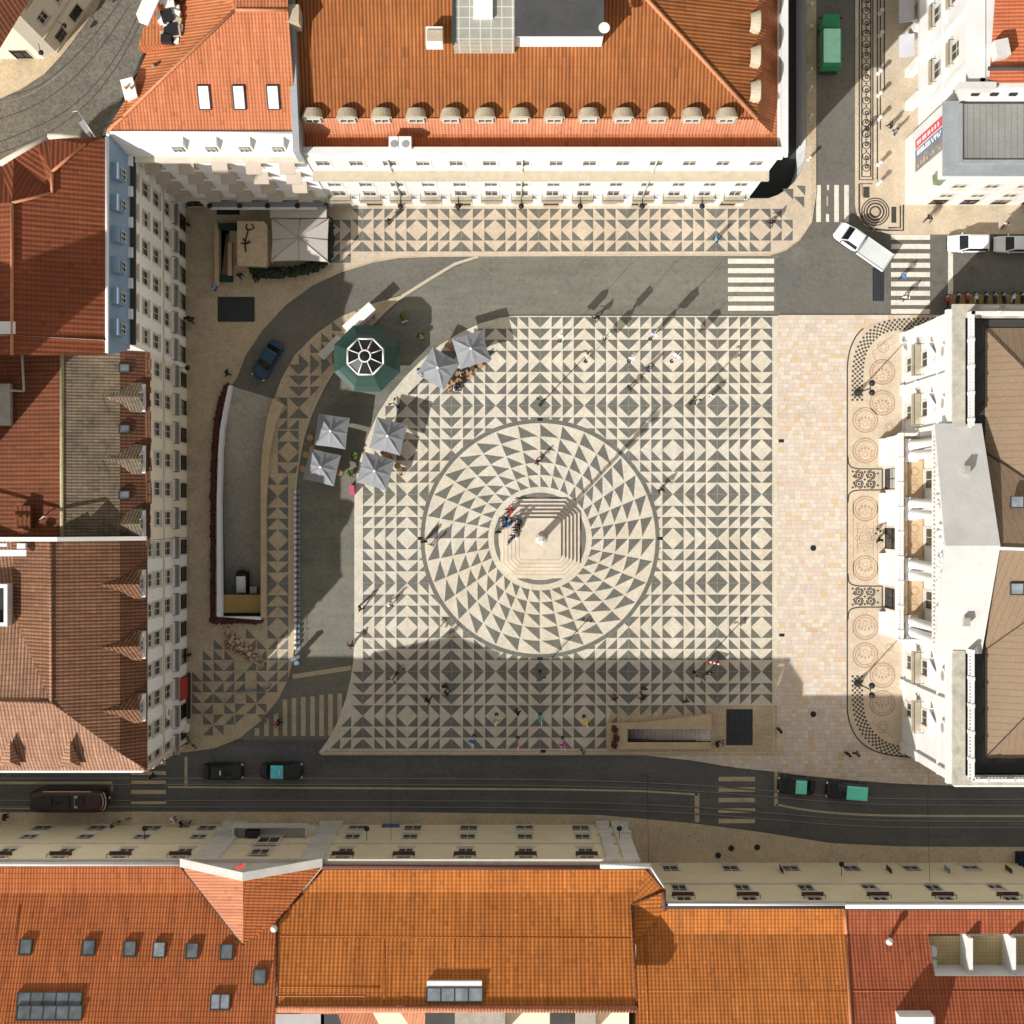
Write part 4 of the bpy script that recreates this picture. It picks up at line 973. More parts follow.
# ---------------------------------------------------------------- south row
def south(b,xr,xl,y,h,cols,rows,wm,yb,cap=True):
    out=[]
    for xc in cols:
        u=(xr-xc)*S
        for zz,w,hh,ex in rows: out.append((u,zz,w,hh,'n',ex))
    body(b,[(xr,y),(xl,y),(xl,yb),(xr,yb)],h,{0:out},wm,topcap=cap)
    partmb(b,'cornice','stone',lambda q:beam(q,P(xr,y),P(xl,y),.9,h-.5,h,.42)); partmb(b,'string_course','stone',lambda q:beam(q,P(xr,y),P(xl,y),.5,h*.52,h*.52+.3,.14))
rowsS=[(.2,1.9,2.6,{'name':'shop_front'}),(4.2,1.6,2.3,{}),(10.2,1.5,2.3,{}),(13.3,1.4,1.9,{'balc':.8,'d':.4,'bm':'framebrown'})]
A=bld('skylit_house','yellow house with broad orange tile roof holding a row of small skylights','building',P(90,900))
south(A,219,-300,824.5,16.2,[210-54.4*k for k in range(6)],rowsS,'yellow',1130)
hA=lambda y:16.3+.008*(min(y,893)-866)+.036*max(0,y-893)
qa=lambda x,y:(x,y,hA(y))
roofpart(A,'roof',[[qa(-300,866.5),qa(181,866.5),qa(202,893),qa(-300,893)],[qa(-300,893),qa(202,893),qa(243,945),qa(277,921),qa(275,1060),qa(-300,1060)]],'t_a')
partmb(A,'gutter','whitepaint',lambda b:b.tube([U(-300,864,16.35),U(180,864,16.35)],.2))
ridge(A,'valley_tiles',[[qa(181,867),qa(202,893),qa(243,945)]],.12,'gutter')
for x,y,g in ((25.5,947,'pane2'),(88.5,948,'pane2'),(129.7,949,'pane2'),(159,950,'panelight'),(192,951,'pane2'),(226.5,952,'pane2'),(259.5,977,'pane2')): 
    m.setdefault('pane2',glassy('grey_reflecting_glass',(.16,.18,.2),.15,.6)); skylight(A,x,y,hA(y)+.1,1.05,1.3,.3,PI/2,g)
skylight(A,220,1002,hA(1002)+.1,1.7,1.3,.3,PI/2,'panelight',2)
for y in (999.5,1013): skylight(A,49.5,y,hA(y)+.12,6.0,1.2,.3,PI/2,'pane2',5,'rooflight')
ridge(A,'tile_course',[[qa(20,905),qa(12,960),qa(2,1030)]],.05,'t_a')
B=bld('pedimented_house','yellow house with a white pediment and wide orange roof above the tram street','building',P(430,900))
cB=[358.3+55.4*k for k in range(5)]
south(B,626,219,824.5,16.2,cB,rowsS,'yellow',942)
m['stone_w']=mat('grey_white_stone',(.6,.58,.53),(.5,.48,.44),.8,fine=.1,stain=.3)
for x0,x1 in ((226,248),(322,342),(597,607),(612,626)):
  def f(b):
        b.prism(px([(x0,822.5),(x1,822.5),(x1,825),(x0,825)]),0,15.7); b.prism(px([(x0-1.5,820.5),(x1+1.5,820.5),(x1+1.5,825),(x0-1.5,825)]),0,1.4); b.prism(px([(x0-1.5,820.8),(x1+1.5,820.8),(x1+1.5,825),(x0-1.5,825)]),4.4,5.2)
  partmb(B,'pilaster','stone_w',f)
def f(b):
    b.prism(px([(244,812.5),(316,812.5),(316,824.3),(244,824.3)]),5.0,5.3,bottom=True)
    for q in ([(244,812.5),(316,812.5),(316,814.5),(244,814.5)],[(244,814.5),(246,814.5),(246,824),(244,824)],[(314,814.5),(316,814.5),(316,824),(314,824)]): b.prism(px(q),5.3,6.3)
partmb(B,'balcony','stone_w',f)
fo_,po_=winmesh(2.2,3.4,'n'); fo=put(fo_,'window',B,P(281,823.2,6.0)-ORG[B],PI); put(po_,'pane',fo,(0,0,0),0)
fo_,po_=winmesh(1.8,2.4,'n'); fo=put(fo_,'window',B,P(281,823.2,11.0)-ORG[B],PI); put(po_,'pane',fo,(0,0,0),0)
partmb(B,'air_conditioner','plastic_dark',lambda b:b.obox(P(263,820,6.0),(1.4,.6,1.0)))
roofpart(B,'pediment_roof',[[(181,866.5,16.3),(243,880,18.7),(243,945,hA(945)+.05)]],'t_pale')  # sun-facing slope gets a paler tile, sunlight put into its colour
roofpart(B,'pediment_roof',[[(322,866.5,16.3),(243,880,18.7),(243,945,hA(945)+.05),qa(277,921)]],'t_a')
def f(b):
    for a,c in (((181,863,16.2),(243.5,877,18.5)),((243.5,877,18.5),(323,863,16.2))):
        p,q=U(*a),U(*c); d=Vector((0,.55,0)); t=Vector((0,0,.45))
        b.face([p-d*.5,q-d*.5,q+d,p+d][::-1] if p.x<q.x else [p-d*.5,q-d*.5,q+d,p+d]); b.up([p-d*.5+t,q-d*.5+t,q+d+t,p+d+t]); b.face([p+d,p+d+t,q+d+t,q+d]); b.face([p-d*.5,q-d*.5,q-d*.5+t,p-d*.5+t])
    p,q,r_=U(181,863,16.2),U(243.5,877,18.5),U(323,863,16.2); b.face([r_,q,p])
partmb(B,'pediment','stone_w',f)
partmb(B,'flag','red',lambda b:(b.tube([U(229,871,18.2),U(242,864,19.2)],.04),b.up([U(236,867,18.9),U(244,862.5,19.3),U(245,867,19),U(238,870,18.7)])))
hB=lambda y:hA(y)+.02
qb=lambda x,y:(x,y,hB(y))
roofpart(B,'roof',[[(322,870,16.35),(646,870,16.35),qb(636.5,893),qb(303,893)],[qb(303,893),qb(636.5,893),qb(632,905),qb(637,1008),qb(277,1008),qb(277,921)]],'t_b')
roofpart(B,'corner_roof',[[(646,870,16.35),(664,890,16.35),qb(632,905)],[(664,890,16.35),(664,910,16.35),(634,945,16.9),qb(632,905)]],'t_b')
ridge(B,'verge_tiles',[[(646,869,16.4),(664,890,16.4)],[qb(632,905),(664,890,16.4)],[qb(632,905),qb(637,1008)],[qb(277,921),qb(275,1008)],[(322,870,16.4),qb(303,893),qb(277,921)]],.13,'t_rust')
ridge(B,'ridge_tiles',[[qb(277,1009),qb(637,1009)]],.32,'t_pale')
m['gut2']=mat('red_brown_gutter',(.14,.06,.05),fine=.2)
partmb(B,'gutter','gut2',lambda b:(b.tube([U(322,867,16.4),U(600,867.5,16.4)],.22),b.tube([U(664,890,16.4),U(664,911,16.3)],.2)))
partmb(B,'gutter_lead','zinc_lit_white',lambda b:(b.tube([U(600,866,16.45),U(650,866,16.45)],.24),b.tube([U(650,866,16.4),U(664,888,16.4)],.1)))
skylight(B,454.5,995,hB(995)+.1,5.2,1.2,.3,PI/2,'panelight',4,'rooflight')
partmb(B,'rooflight_upstand','whitepaint',lambda b:b.obox(U(454.5,984.5,hB(984)+.1),(5.2,.75,.4)))
roofpart(B,'rear_roof',[[(274,996,20.3),(364,996,20.3),(384,1034,20.3),(345,1034,20),(338,1014,20),(274,1014,20)],[(396,1006,20.9),(425,1006,20.8),(425,1040,19.3),(412,1030,19.3)]],'t_pale')
ridge(B,'tile_course',[[qb(280,936),qb(630,938)],[qb(385,940),qb(384,1006)],[qb(455,940),qb(453,972)],[qb(280,987),qb(380,987)]],.05,'t_b')
partmb(B,'chimney_cap','whitepaint',lambda b:b.lathe(U(275,927,hB(927)),[(.22,0),(.3,.5),(.36,.55),(.1,.75)],10))
An=bld('courtyard_wing','low cream courtyard wing behind the ridge of the pedimented house','building',P(500,960))
body(An,[(618,942.5),(220,942.5),(220,1130),(618,1130)],13.5,{},'warmwall')
for x,w,k in ((300,5,2),(332,2,0),(440,3,0),(480,5,1),(560,2,0),(585,2,1)): partmb(An,'roof_box',['darkroof','stonegrey','steel'],lambda b:b.obox(U(x,1022,14.5),(w,2.6,1.6),0,k))
rowsC=[(1.1,1.7,2.4,{}),(8.6,1.5,2.3,{}),(12.9,1.4,1.8,{'balc':.8,'d':.4,'bm':'framebrown'})]
C=bld('plain_orange_house','cream house with plain orange roof, beside the taller pedimented house','building',P(740,940))
south(C,815,626.2,862.5,16.1,[668+59.2*k for k in range(3)],rowsC,'yellow',1130)
hC=lambda y:16.2+.008*(min(y,934)-909)+.036*max(0,y-934)
qc=lambda x,y:(x,y,hC(y))
roofpart(C,'roof',[[qc(636,909),qc(845,909),qc(846,934),qc(636,934)],[qc(636,934),qc(846,934),qc(853,1070),qc(636,1070)]],'t_c')
partmb(C,'gutter','gutter',lambda b:b.tube([U(648,906.5,16.25),U(845,906.5,16.25)],.2))
partmb(C,'gutter_lead','zinc_lit_white',lambda b:b.tube([U(668,904.5,16.3),U(845,904.5,16.3)],.16))
ridge(C,'verge_tiles',[[qc(845,909),qc(846,934),qc(853,1070)]],.16)
ridge(C,'tile_course',[[qc(642,991),qc(848,991)],[qc(645,940),qc(650,1070)]],.05,'t_c')
D=bld('terrace_roof_house','cream house with red tile roof and a sunken tiled roof terrace','building',P(990,940))
south(D,1400,815.2,862.5,16.1,[846+59.2*k for k in range(5)],rowsC,'yellow',1130,False)
hD=hC
roofpart(D,'roof',[[(845,909,16.2),(1400,909,16.2),(1400,934,hD(934)),(846,934,hD(934))],[(846,934,hD(934)),(928,934,hD(934)),(935,976,hD(976)),(848.5,976,hD(976))],[(848.5,976,hD(976)),(1400,976,hD(976)),qc(1400,1070),qc(853,1070)]],'t_d')
def f(b):
    a,c=U(929,936,14.8),U(1400,972,14.8)
    b.up([Vector((a.x,a.y,14.8)),Vector((c.x,a.y,14.8)),Vector((c.x,c.y,14.8)),Vector((a.x,c.y,14.8))],0)
    p,q,r_=U(928,934,hD(934)),U(935,976,hD(976)),U(1400,976,hD(976)); t=U(1400,934,hD(934))
    lo=lambda v:Vector((v.x,v.y,14.7))
    b.face([p,t,lo(t),lo(p)],1); b.face([p,lo(p),lo(q),q],1); b.face([q,lo(q),lo(r_),r_],1)
    for x in (970,1013,1060): 
        u0,u1=U(x,936,17.2),U(x+8,972,17.2); b.bx(u0.x-.18,u0.x+.18,U(0,974,17.3)[1],U(0,936,16.8)[1],14.8,17.5,1)
m['terr']=grid('terrace_tiles',(.55,.42,.22),(.33,.25,.13),sp=.33,w=.12)
partmb(D,'roof_terrace',['terr','white'],f)
partmb(D,'air_conditioner','whitepaint',lambda b:[b.obox(U(933,y,15.4),(.5,.9,.8)) for y in (951,964)])
partmb(D,'gutter','zinc_lit_white',lambda b:b.tube([U(845,906,16.3),U(1400,906,16.3)],.24))
partmb(D,'gutter_joint','gutter',lambda b:b.tube([U(845,909,16.2),U(1400,909,16.2)],.12))
partmb(D,'vent_cowl',['steel','whitepaint'],lambda b:(b.cyl(U(889,941,16.8),U(889,941,17.8),.2,n=10),b.lathe(U(889,941,17.8),[(.2,0),(.36,.15),(.3,.4),(.05,.6)],12,1)))
partmb(D,'roof_cabin',['whitepaint','zinc_lit_white'],lambda b:(b.bx(U(900,0,20.8)[0],U(935,0,20.8)[0],U(0,1060,20.8)[1],U(0,1017,20.8)[1],17,20.8),b.bx(U(902,0,20.8)[0],U(933,0,20.8)[0],U(0,1058,20.8)[1],U(0,1016.5,20.8)[1],20.8,20.95,1)))
ridge(D,'tile_course',[[qc(852,991),qc(1040,991)]],.05,'t_d')
for x,mt in ((780,'gutter'),(887,'gutter'),(945,'zinc'),(1006,'gut2')):
    partmb(D if x>815 else C,'wall_banner',mt,lambda b:(b.obox(P(512+(x-512)/1.02,860.7,3.6),(.05,.6,2.0)),b.cyl(P(512+(x-512)/1.02,862.5,4.6),P(512+(x-512)/1.02,858,4.6),.03)))
# ---------------------------------------------------------------- north east buildings
E=bld('grey_roof_block','white corner block with flat grey seamed roof and a banner on its west side','building',P(1000,170))
ws=[]
for k in range(6):
    u=(934.5+30.7*k-905)*S
    for zz in (3.4,7.4): ws.append((u,zz,1.5,1.8,'n'))
    ws.append((u,.2,1.8,2.4,'d',{'name':'shop_front'}))
body(E,[(905,140),(905,205),(1300,205),(1300,140)],13.3,{1:ws},'white')
def f(b):
    b.prism(px([(904,139),(904,206.2),(1300,206.2),(1300,139)]),13.0,13.5); 
partmb(E,'roof_gutter','leadgrey',f)
def f(b):
    b.bx(U(962,0,14)[0],U(1340,0,14)[0],U(0,160,14)[1],U(0,104,14)[1],13.5,14.0,0)
partmb(E,'roof',['slate','gutter'],f)
partmb(E,'roof_kerb','leadgrey',lambda b:(b.bx(U(958,0,14)[0],U(961.8,0,14)[0],U(0,163,14)[1],U(0,104,14)[1],13.5,14.25),b.bx(U(961.8,0,14)[0],U(1340,0,14)[0],U(0,163.5,14)[1],U(0,160.2,14)[1],13.5,14.2)))
def f(b):
    x=P(904.2,0)[0]
    y=[P(0,t)[1] for t in (151,160,161,169.5,182)]
    for i,mi in ((0,0),(2,1),(3,2)): b.bx(x-.05,x,y[i+1],y[i],4.2,13.0,mi)
    b.bx(x-.04,x,y[2],y[1],4.2,13.0,3)
    rr=random.Random(2)
    for yy,hh in ((155.5,.42),(164,.3),(166.5,.3)):
        z=4.8
        while z<12.4:
            l=rr.uniform(.22,.45); b.bx(x-.065,x-.055,P(0,yy)[1]-hh/2,P(0,yy)[1]+hh/2,z,z+l,3); z+=l+rr.choice([.12,.12,.5])
    for k in range(8): b.bx(x-.065,x-.055,P(0,rr.uniform(171,181))[1],P(0,rr.uniform(171,181))[1],5+k,5.5+k,4)
m['banred']=mat('banner_red',(.62,.10,.13),fine=.04); m['banblue']=mat('banner_blue',(.12,.19,.30),fine=.05); m['bangrey']=mat('banner_photo',(.16,.15,.15),(.28,.26,.25),.8,fine=.2)
partmb(E,'wall_banner',['banred','banblue','bangrey','whitepaint','tanstone'],f)
m['greenglass']=glassy('green_glass',(.25,.33,.2),.3,.4)
partmb(E,'corner_canopy',['greenglass','leadgrey'],lambda b:(b.prism([U(*p,11.2) for p in ((933,175),(944,165.5),(948,178),(941,185),(934,184.5))],10.9,11.2,bottom=True),))
E2=bld('classical_block','tall white classical block with red tile roof, ground floor columns facing the street','building',P(1010,20))
ws=[]
for k in range(5):
    u=(36+53*(k-2)+100)*S
    for zz,h in ((5.4,2.6),(11,2.4)): 
        if 0<u<26: ws.append((u,zz,1.7,h,'n',{'balc':.8,'d':.5}))
body(E2,[(918,-100),(918,140),(1300,140),(1300,-100)],19.3,{0:ws},'white')
def f(b):
    beam(b,P(918,-100),P(918,140),1.6,18.6,19.4,1.1); beam(b,P(918,140),P(1300,140),1.0,18.8,19.4,.5)
partmb(E2,'string_course','white',lambda b:beam(b,P(918,-100),P(918,140),.9,9.2,9.6,.5))
partmb(E2,'cornice','white',f)
partmb(E2,'portico','white',lambda b:b.prism(px([(906,-100),(906,112),(918,112),(918,-100)]),4.3,5.0,bottom=True))
for y in (5,40,75,108,-30,-65): partmb(E2,'pillar','white',lambda b:b.prism(px([(904.5,y-5),(904.5,y+3),(913,y+3),(913,y-5)]),0,4.3))
for y in (9.5,62.5,115.5,-43.5): partmb(E2,'pilaster','white',lambda b:b.prism(px([(914.5,y-3),(914.5,y+3),(918,y+3),(918,y-3)]),5,18.6))
partmb(E2,'roof_cube','concrete',lambda b:b.obox(U(1000,50,20.3),(1.3,1.6,1.5),.2))
partmb(E2,'parapet','concrete',lambda b:(b.bx(U(958,0,19.4)[0],U(995,0,19.4)[0],U(0,90,19.4)[1],U(0,83,19.4)[1],18.5,19.8)))
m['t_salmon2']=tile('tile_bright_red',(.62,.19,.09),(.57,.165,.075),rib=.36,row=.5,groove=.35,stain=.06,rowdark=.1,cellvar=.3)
roofpart(E2,'roof',[[(1003,-120,19.6),(989,83,19.6),(1400,83,25),(1400,-120,25)]],'t_salmon2')
partmb(E2,'roof_channel','gutter',lambda b:b.tube([U(988,68.5,20),U(1090,68.5,21.5)],.22))
for x in (977,996,1015): partmb(E2,'vent','plastic_dark',lambda b:b.obox(P(512+(x-512)/1.13,140.6,16.3),(.7,.3,.5)))
m['canvas_l']=mat('lilac_canvas',(.55,.54,.58),fine=.05)
for y in (-4,22,56): put(awnmesh(2.4,1.5,.5,'canvas_l'),'awning',E2,P(904.5,y,3.6)-ORG[E2],-PI/2)
K=bld('cream_corner_building','cream corner building with dark doorways beside the curving cobbled street','building',P(20,10))
L_=math.hypot(33,48)*S
body(K,[(57,53),(90,5),(150,-90),(-260,-90),(-260,62),(45,59)],17.5,{0:[(1.7,.1,1.3,2.5,'d',{'name':'door'}),(4.6,.1,1.6,2.6,'d',{'name':'door'}),(1.6,6.0,1.1,1.9,'n'),(4.4,6.0,1.1,1.9,'n'),(1.6,11,1.1,1.9,'n'),(4.4,11,1.1,1.9,'n')],4:[(31.5,.1,1.9,2.8,'d',{'name':'door'}),(26,.1,1.9,2.8,'d',{'name':'door'})]},'warmwall')
partmb(K,'string_course','stone',lambda b:beam(b,P(57,53),P(90,5),.5,4.2,4.5,.15)); partmb(K,'plinth','stone',lambda b:beam(b,P(57,53),P(90,5),.6,.0,.5,.12))
roofpart(K,'roof',[[(-240,65,17.5),(-10,65,17.5),(150,-200,17.5),(-240,-200,20)]],'t_rust')
def walllamp(b,g,d,h=4.2,L=1.0):
    p=P(g[0],g[1],h); e=p+Vector((d[0]*L,d[1]*L,.15))
    o=partmb(b,'wall_lamp','iron',lambda q:(q.tube([p,e],.035),q.lathe(e+Vector((0,0,-.55)),[(.1,0),(.22,.35),(.3,.5),(.05,.62)],10)))
walllamp(K,(52,57),(.3,-1)); walllamp(K,(70,35),(.8,-.55))
for x in (404,460,521,578,638,696): walllamp(T,(x,FY),(0,-1),4.6,1.1)
for x in (216,245,272,301,329): walllamp(N,(x+3,207),(0,-1),4.4,.9)
walllamp(Wm,(187,372.5),(1,0),4.6,1.2)
for x in (163,374,614): walllamp(A if x<219 else B,(x,824.5),(0,1),7.2,1.3)
walllamp(D,(829,862.5),(0,1),5.5,1.3)
# ---------------------------------------------------------------- town hall
HX=903
Q=bld('town_hall','white town hall with pedimented centre, balustrades and brown metal roof','town hall',P(1000,540))
def wing(ys,y0):
    o=[]
    for yc in ys:
        u=(yc-y0)*S; o+=[(u,1.3,1.5,2.4,'n'),(u,6.6,1.6,3.0,'n',{'balc':1.7,'d':1.0,'bm':'balcstone'}),]
    return o
cw=[((yc-441)*S,6.1,1.9,4.2,'n') for yc in (481,536,596)]
body(Q,[(HX,333),(HX,441),(908,441),(908,630),(HX,630),(HX,752),(1400,752),(1400,333)],17.1,{0:wing((367,414),333),2:cw,4:wing((660,707),630)},'white',topcap=False)
def f(b):
    pass
for y in (338,390.5,436,635,683.5,747):
    def f(b): b.prism(px([(900.6,y-4),(900.6,y+4),(903,y+4),(903,y-4)]),0,16.2); b.prism(px([(899.4,y-5),(899.4,y+5),(903,y+5),(903,y-5)]),0,1.2); b.prism(px([(899.8,y-4.6),(899.8,y+4.6),(903,y+4.6),(903,y-4.6)]),5.2,5.8)
    partmb(Q,'pilaster','white',f)
for a,c in ((333,441),(630,752)):
    for nm,q in (('string_course',(.8,5.3,5.6,.22)),('cornice',(1.0,16.4,17.1,.75)),('plinth',(.6,.0,.7,.15)),('string_course',(.5,12.2,12.5,.25))): partmb(Q,nm,'white',lambda b:beam(b,P(HX,a),P(HX,c),*q))
for y in (367,414,660,707):
    def f(b):
        b.prism(px([(898,y-13),(898,y+13),(903,y+13),(903,y-13)]),10.2,10.55,bottom=True); b.up([P(898.5,y-12,10.55),P(898.5,y+12,10.55),P(902,y,11.8)])
    partmb(Q,'window_hood','white',f)
for a,c in (((HX,752),(1400,752)),((1400,333),(HX,333))): partmb(Q,'cornice','white',lambda b:beam(b,P(*a),P(*c),1.0,16.4,17.098,.3))
def f(b):
    for y in (367,414,660,707):
        c=P(902.6,y,14.2); b.cyl(c,c+Vector((-.22,0,0)),.85,.8,16,0,True); b.cyl(c+Vector((-.22,0,0)),c+Vector((-.24,0,0)),.5,.5,16,1)
partmb(Q,'oval_ornament',['white','stonegrey'],f)
# roofline: coping, balustrade, gutter, brown roof
def f(b):
    b.prism(px([(900,329),(900,437),(911,437),(911,341),(1400,341),(1400,329)]),17.1,17.5); b.prism(px([(900,634),(900,752.6),(1400,752.6),(1400,744),(911,744),(911,634)]),17.1,17.5)
m['coping']=mat('weathered_coping',(.5,.46,.38),(.36,.34,.29),1.5,fine=.15,stain=.45)
partmb(Q,'roof_coping','coping',f)
def balus(b,a,c,z,h=1.0,sp=.32,w=.28):
    a=Vector(a[:2]);c=Vector(c[:2]); d=c-a; L=d.length; d.normalize(); n=Vector((d.y,-d.x))
    rz_=math.atan2(d.y,d.x); mid=(a+c)/2
    b.obox((mid.x,mid.y,z+.06),(L,w,.12),rz_); b.obox((mid.x,mid.y,z+h),(L,w*1.1,.14),rz_)
    k=int(L/sp)
    for i in range(k+1):
        p=a+d*(L*i/max(k,1))
        if i%8==0: b.obox((p.x,p.y,z+h/2+.05),(.34,w*1.25,h+.2),rz_)
        else: b.lathe((p.x,p.y,z+.1),[(.06,0),(.12,h*.35),(.07,h*.7),(.09,h*.86)],6,cap=False)
for a,c in (((914.5,338),(914.5,437)),((914.5,634),(914.5,746.5)),((914.5,338),(1300,338)),((1300,746.5),(914.5,746.5))): partmb(Q,'roof_balustrade','white',lambda b:balus(b,P(*a),P(*c),17.45))
partmb(Q,'roof_gutter','gutter',lambda b:b.prism(px([(911.2,341.2),(911.2,743.8),(1400,743.8),(1400,341.2)]),16,16.5))
roofpart(Q,'roof',[[(985,328,16.6),(985,758,16.6),(1130,610,21.5),(1130,475,21.5)],[(985,328,16.6),(1130,475,21.5),(1500,475,21.5),(1500,328,16.6)],[(985,758,16.6),(1130,610,21.5),(1500,610,21.5),(1500,758,16.6)]],'brownmetal')
roofpart(Q,'cross_roof',[[(996,548,20.2),(1130,548,21.4),(985,452,16.75)],[(996,548,20.2),(1130,548,21.4),(985,650,16.75)]],'brownmetal')
partmb(Q,'ridge_capping','whitepaint',lambda b:b.tube([U(997,548,20.3),U(1130,552,21.5)],.16))
ridge(Q,'roof_seams',[[(985,328,16.7),(1130,475,21.6)],[(985,758,16.7),(1130,610,21.6)],[(985,452,16.8),(1130,548,21.45)],[(985,650,16.8),(1130,548,21.45)]],.05,'gutter')
skylight(Q,1017,502,19.4,1.0,1.1,.1,PI,'panelight'); skylight(Q,1017,589,19.4,1.0,1.1,.1,PI,'panelight')
# portico
def f(b):
    ops=[((y-438)*S,.25,2.3,4.2,'d',{'name':'door'}) for y in (479.5,538,597)]
    wall(b,Q,P(884,438),P(884,635),0,5.7,ops,0,.9)
    for a,c in (((884,635),(908,635)),((908,438),(884,438))): wall(b,Q,P(*a),P(*c),0,5.7,[])
    beam(b,P(884,438),P(884,635),1.0,5.2,5.7,.3)
    for y0,y1 in ((439,466),(493,523),(553,584),(611,634)): b.prism(px([(878.5,y0),(878.5,y1),(884,y1),(884,y0)]),0,.9)
partmb(Q,'portico','white',f)
def f(b):
    b.cap(ccw(px([(884.2,438.2),(884.2,634.8),(907.8,634.8),(907.8,438.2)])),5.71,0)
    for y in (481,536,596):
        for q in ([(893,y-19),(893,y+19),(907,y+19),(907,y-19)],): b.strip(px(q+[q[0]]),.12,5.73,1)
        disc(b,899,y-8,3.4,4.2,5.73,1,14); disc(b,899,y+8,3.4,4.2,5.73,1,14); disc(b,899,y,1.8,2.4,5.73,1,10)
m['floor']=mat('terrace_floor',(.6,.44,.27),(.53,.38,.23),1,fine=.12)
m['floorl']=mat('terrace_inlay',(.45,.3,.18),fine=.1)
partmb(Q,'terrace_floor',['floor','floorl'],f)
partmb(Q,'terrace_balustrade','white',lambda b:(balus(b,P(884,438),P(884,635),5.7,1.05),balus(b,P(884,635),P(903,635),5.7,1.05),balus(b,P(903,438),P(884,438),5.7,1.05)))
for y in (453,509,567,622):
    def f(b):
        for dy in (-5.2,5.2):
            c=P(895.5,y+dy,5.7); b.lathe(c,[(.62,0),(.62,.3),(.5,.38),(.47,4),(.4,8.5),(.55,8.7),(.62,9.0)],14)
        b.prism(px([(889.5,y-11),(889.5,y+11),(901.5,y+11),(901.5,y-11)]),5.72,6.1)
    partmb(Q,'column_pair','white',f)
def f(b):
    b.prism(px([(889.5,439),(889.5,632),(903,632),(903,439)]),14.7,16.9,bottom=True); b.prism(px([(887,436.5),(887,634.5),(904,634.5),(904,436.5)]),16.9,17.35,bottom=True)
    b.prism(px([(903,441),(903,630),(908,630),(908,441)]),14.7,17.0,bottom=True)
    rr=random.Random(8)
    for k in range(48):
        y=446+k*3.9; c=P(889,y,15.6); b.blob(c,(.12,.2,.28),1,k,1,.3)
partmb(Q,'entablature',['white','stone'],f)
def f(b):
    a0,a1=P(887,435.5,17.35),P(887,635.5,17.35); ap=P(887,541,20.2)
    b.face([a0,a1,ap],0)
    w=MB(); 
    rr=random.Random(9)
    for k in range(34):
        t=rr.uniform(-.8,.8); z=17.6+rr.uniform(0,1)*(1-abs(t))*2.2; c=P(886,541+t*90,z); b.blob(c,(.22,.32,.4),0,k,1,.35)
partmb(Q,'pediment','white',f)
def f(b):
    for s_,y in ((0,434),(1,637)):
        e0,e1=P(884.5,y,17.3),P(926,y,17.3); r0,r1=P(884.5,541,20.45),P(932,541,20.45)
        b.up([e0,e1,r1,r0]); t=Vector((0,0,.35)); b.face([e0,r0,r0-t,e0-t] if s_ else [r0,e0,e0-t,r0-t]); b.face([e0-t,e1-t,e1,e0] if s_ else [e1-t,e0-t,e0,e1]); b.face([e1,e1-t*6,r1-t*6,r1] if not s_ else [r1,r1-t*6,e1-t*6,e1])
partmb(Q,'pediment_roof','concrete',f)
partmb(Q,'roof_vent','stonegrey',lambda b:[b.obox(U(966.5,y,18.9),(.6,.8,.5)) for y in (470,622)])
partmb(Q,'pediment_gutter','leadgrey',lambda b:b.prism([U(939,431,17.4),U(944,431,17.4),U(953,541,17.6),U(947,541,17.6)],17.0,17.5))
# ================================================================== THINGS ON THE SQUARE
# ---- pillory monument
MO=thing('pillory_monument','pale stone twisted column with armillary sphere on octagonal steps','monument',P(CX,CY,PT))
def octa(hw,c): return px([(CX+a*hw-(a*c if k else 0),CY+b_*hw-(0 if k else b_*c)) for a,b_,k in ((1,-1,0),(1,-1,1),(-1,-1,1),(-1,-1,0),(-1,1,0),(-1,1,1),(1,1,1),(1,1,0))])
m['monstone']=cobble('monument_stone',(.66,.60,.52),(.60,.52,.43),cell=.7,fine=.06,stain=.12)
STEP=[(39.5-3.8*i,14-2.3*i,PT+.22*(i+1)) for i in range(6)]
for hw,c,z in STEP:
    partmb(MO,'step',['monstone','joint'],lambda b:(b.prism(octa(hw,c),z-.22,z),[b.strip([o[i],o[(i+1)%8]],.07,z-.216,1) for o in [octa(hw+.25,c+.2)] for i in range(8)]))
ZT=STEP[-1][2]
c0=P(CX,CY)
partmb(MO,'pedestal','monstone',lambda b:(b.lathe((c0.x,c0.y,ZT),[(.6,0),(.6,.3),(.42,.45),(.38,1.8),(.5,2.0),(.5,2.2),(.34,2.35)],8,0,PI/8,False)))
for k in range(3):
    def f(b):
        pts=[Vector((c0.x+.14*math.cos(t*1.15+k*2.094),c0.y+.14*math.sin(t*1.15+k*2.094),ZT+2.3+t*.36)) for t in [i*.5 for i in range(38)]]
        b.tube(pts,.085,7)
    partmb(MO,'twisted_shaft','monstone',f)
partmb(MO,'capital','monstone',lambda b:b.lathe((c0.x,c0.y,ZT+8.9),[(.3,0),(.32,.2),(.28,.4),(.42,.7),(.42,.95),(.3,1.0)],10))
def f(b):
    c=Vector((c0.x,c0.y,ZT+10.75))
    for ax in range(3):
        pts=[]
        for i in range(21):
            t=2*PI*i/20; v=[.44*math.cos(t),.44*math.sin(t)]; v.insert(ax,0); pts.append(c+Vector(v))
        b.tube(pts,.055,5)
    b.blob(c,(.22,.22,.22),0,1,2,0); b.cyl(c+Vector((0,0,-.95)),c+Vector((0,0,.85)),.05)
partmb(MO,'armillary_sphere','white',f)
def stepz(x,y):
    z=PT
    for hw,c,zz in STEP:
        dx,dy=abs(x-CX),abs(y-CY)
        if dx<hw and dy<hw and dx+dy<2*hw-c: z=zz
    return z
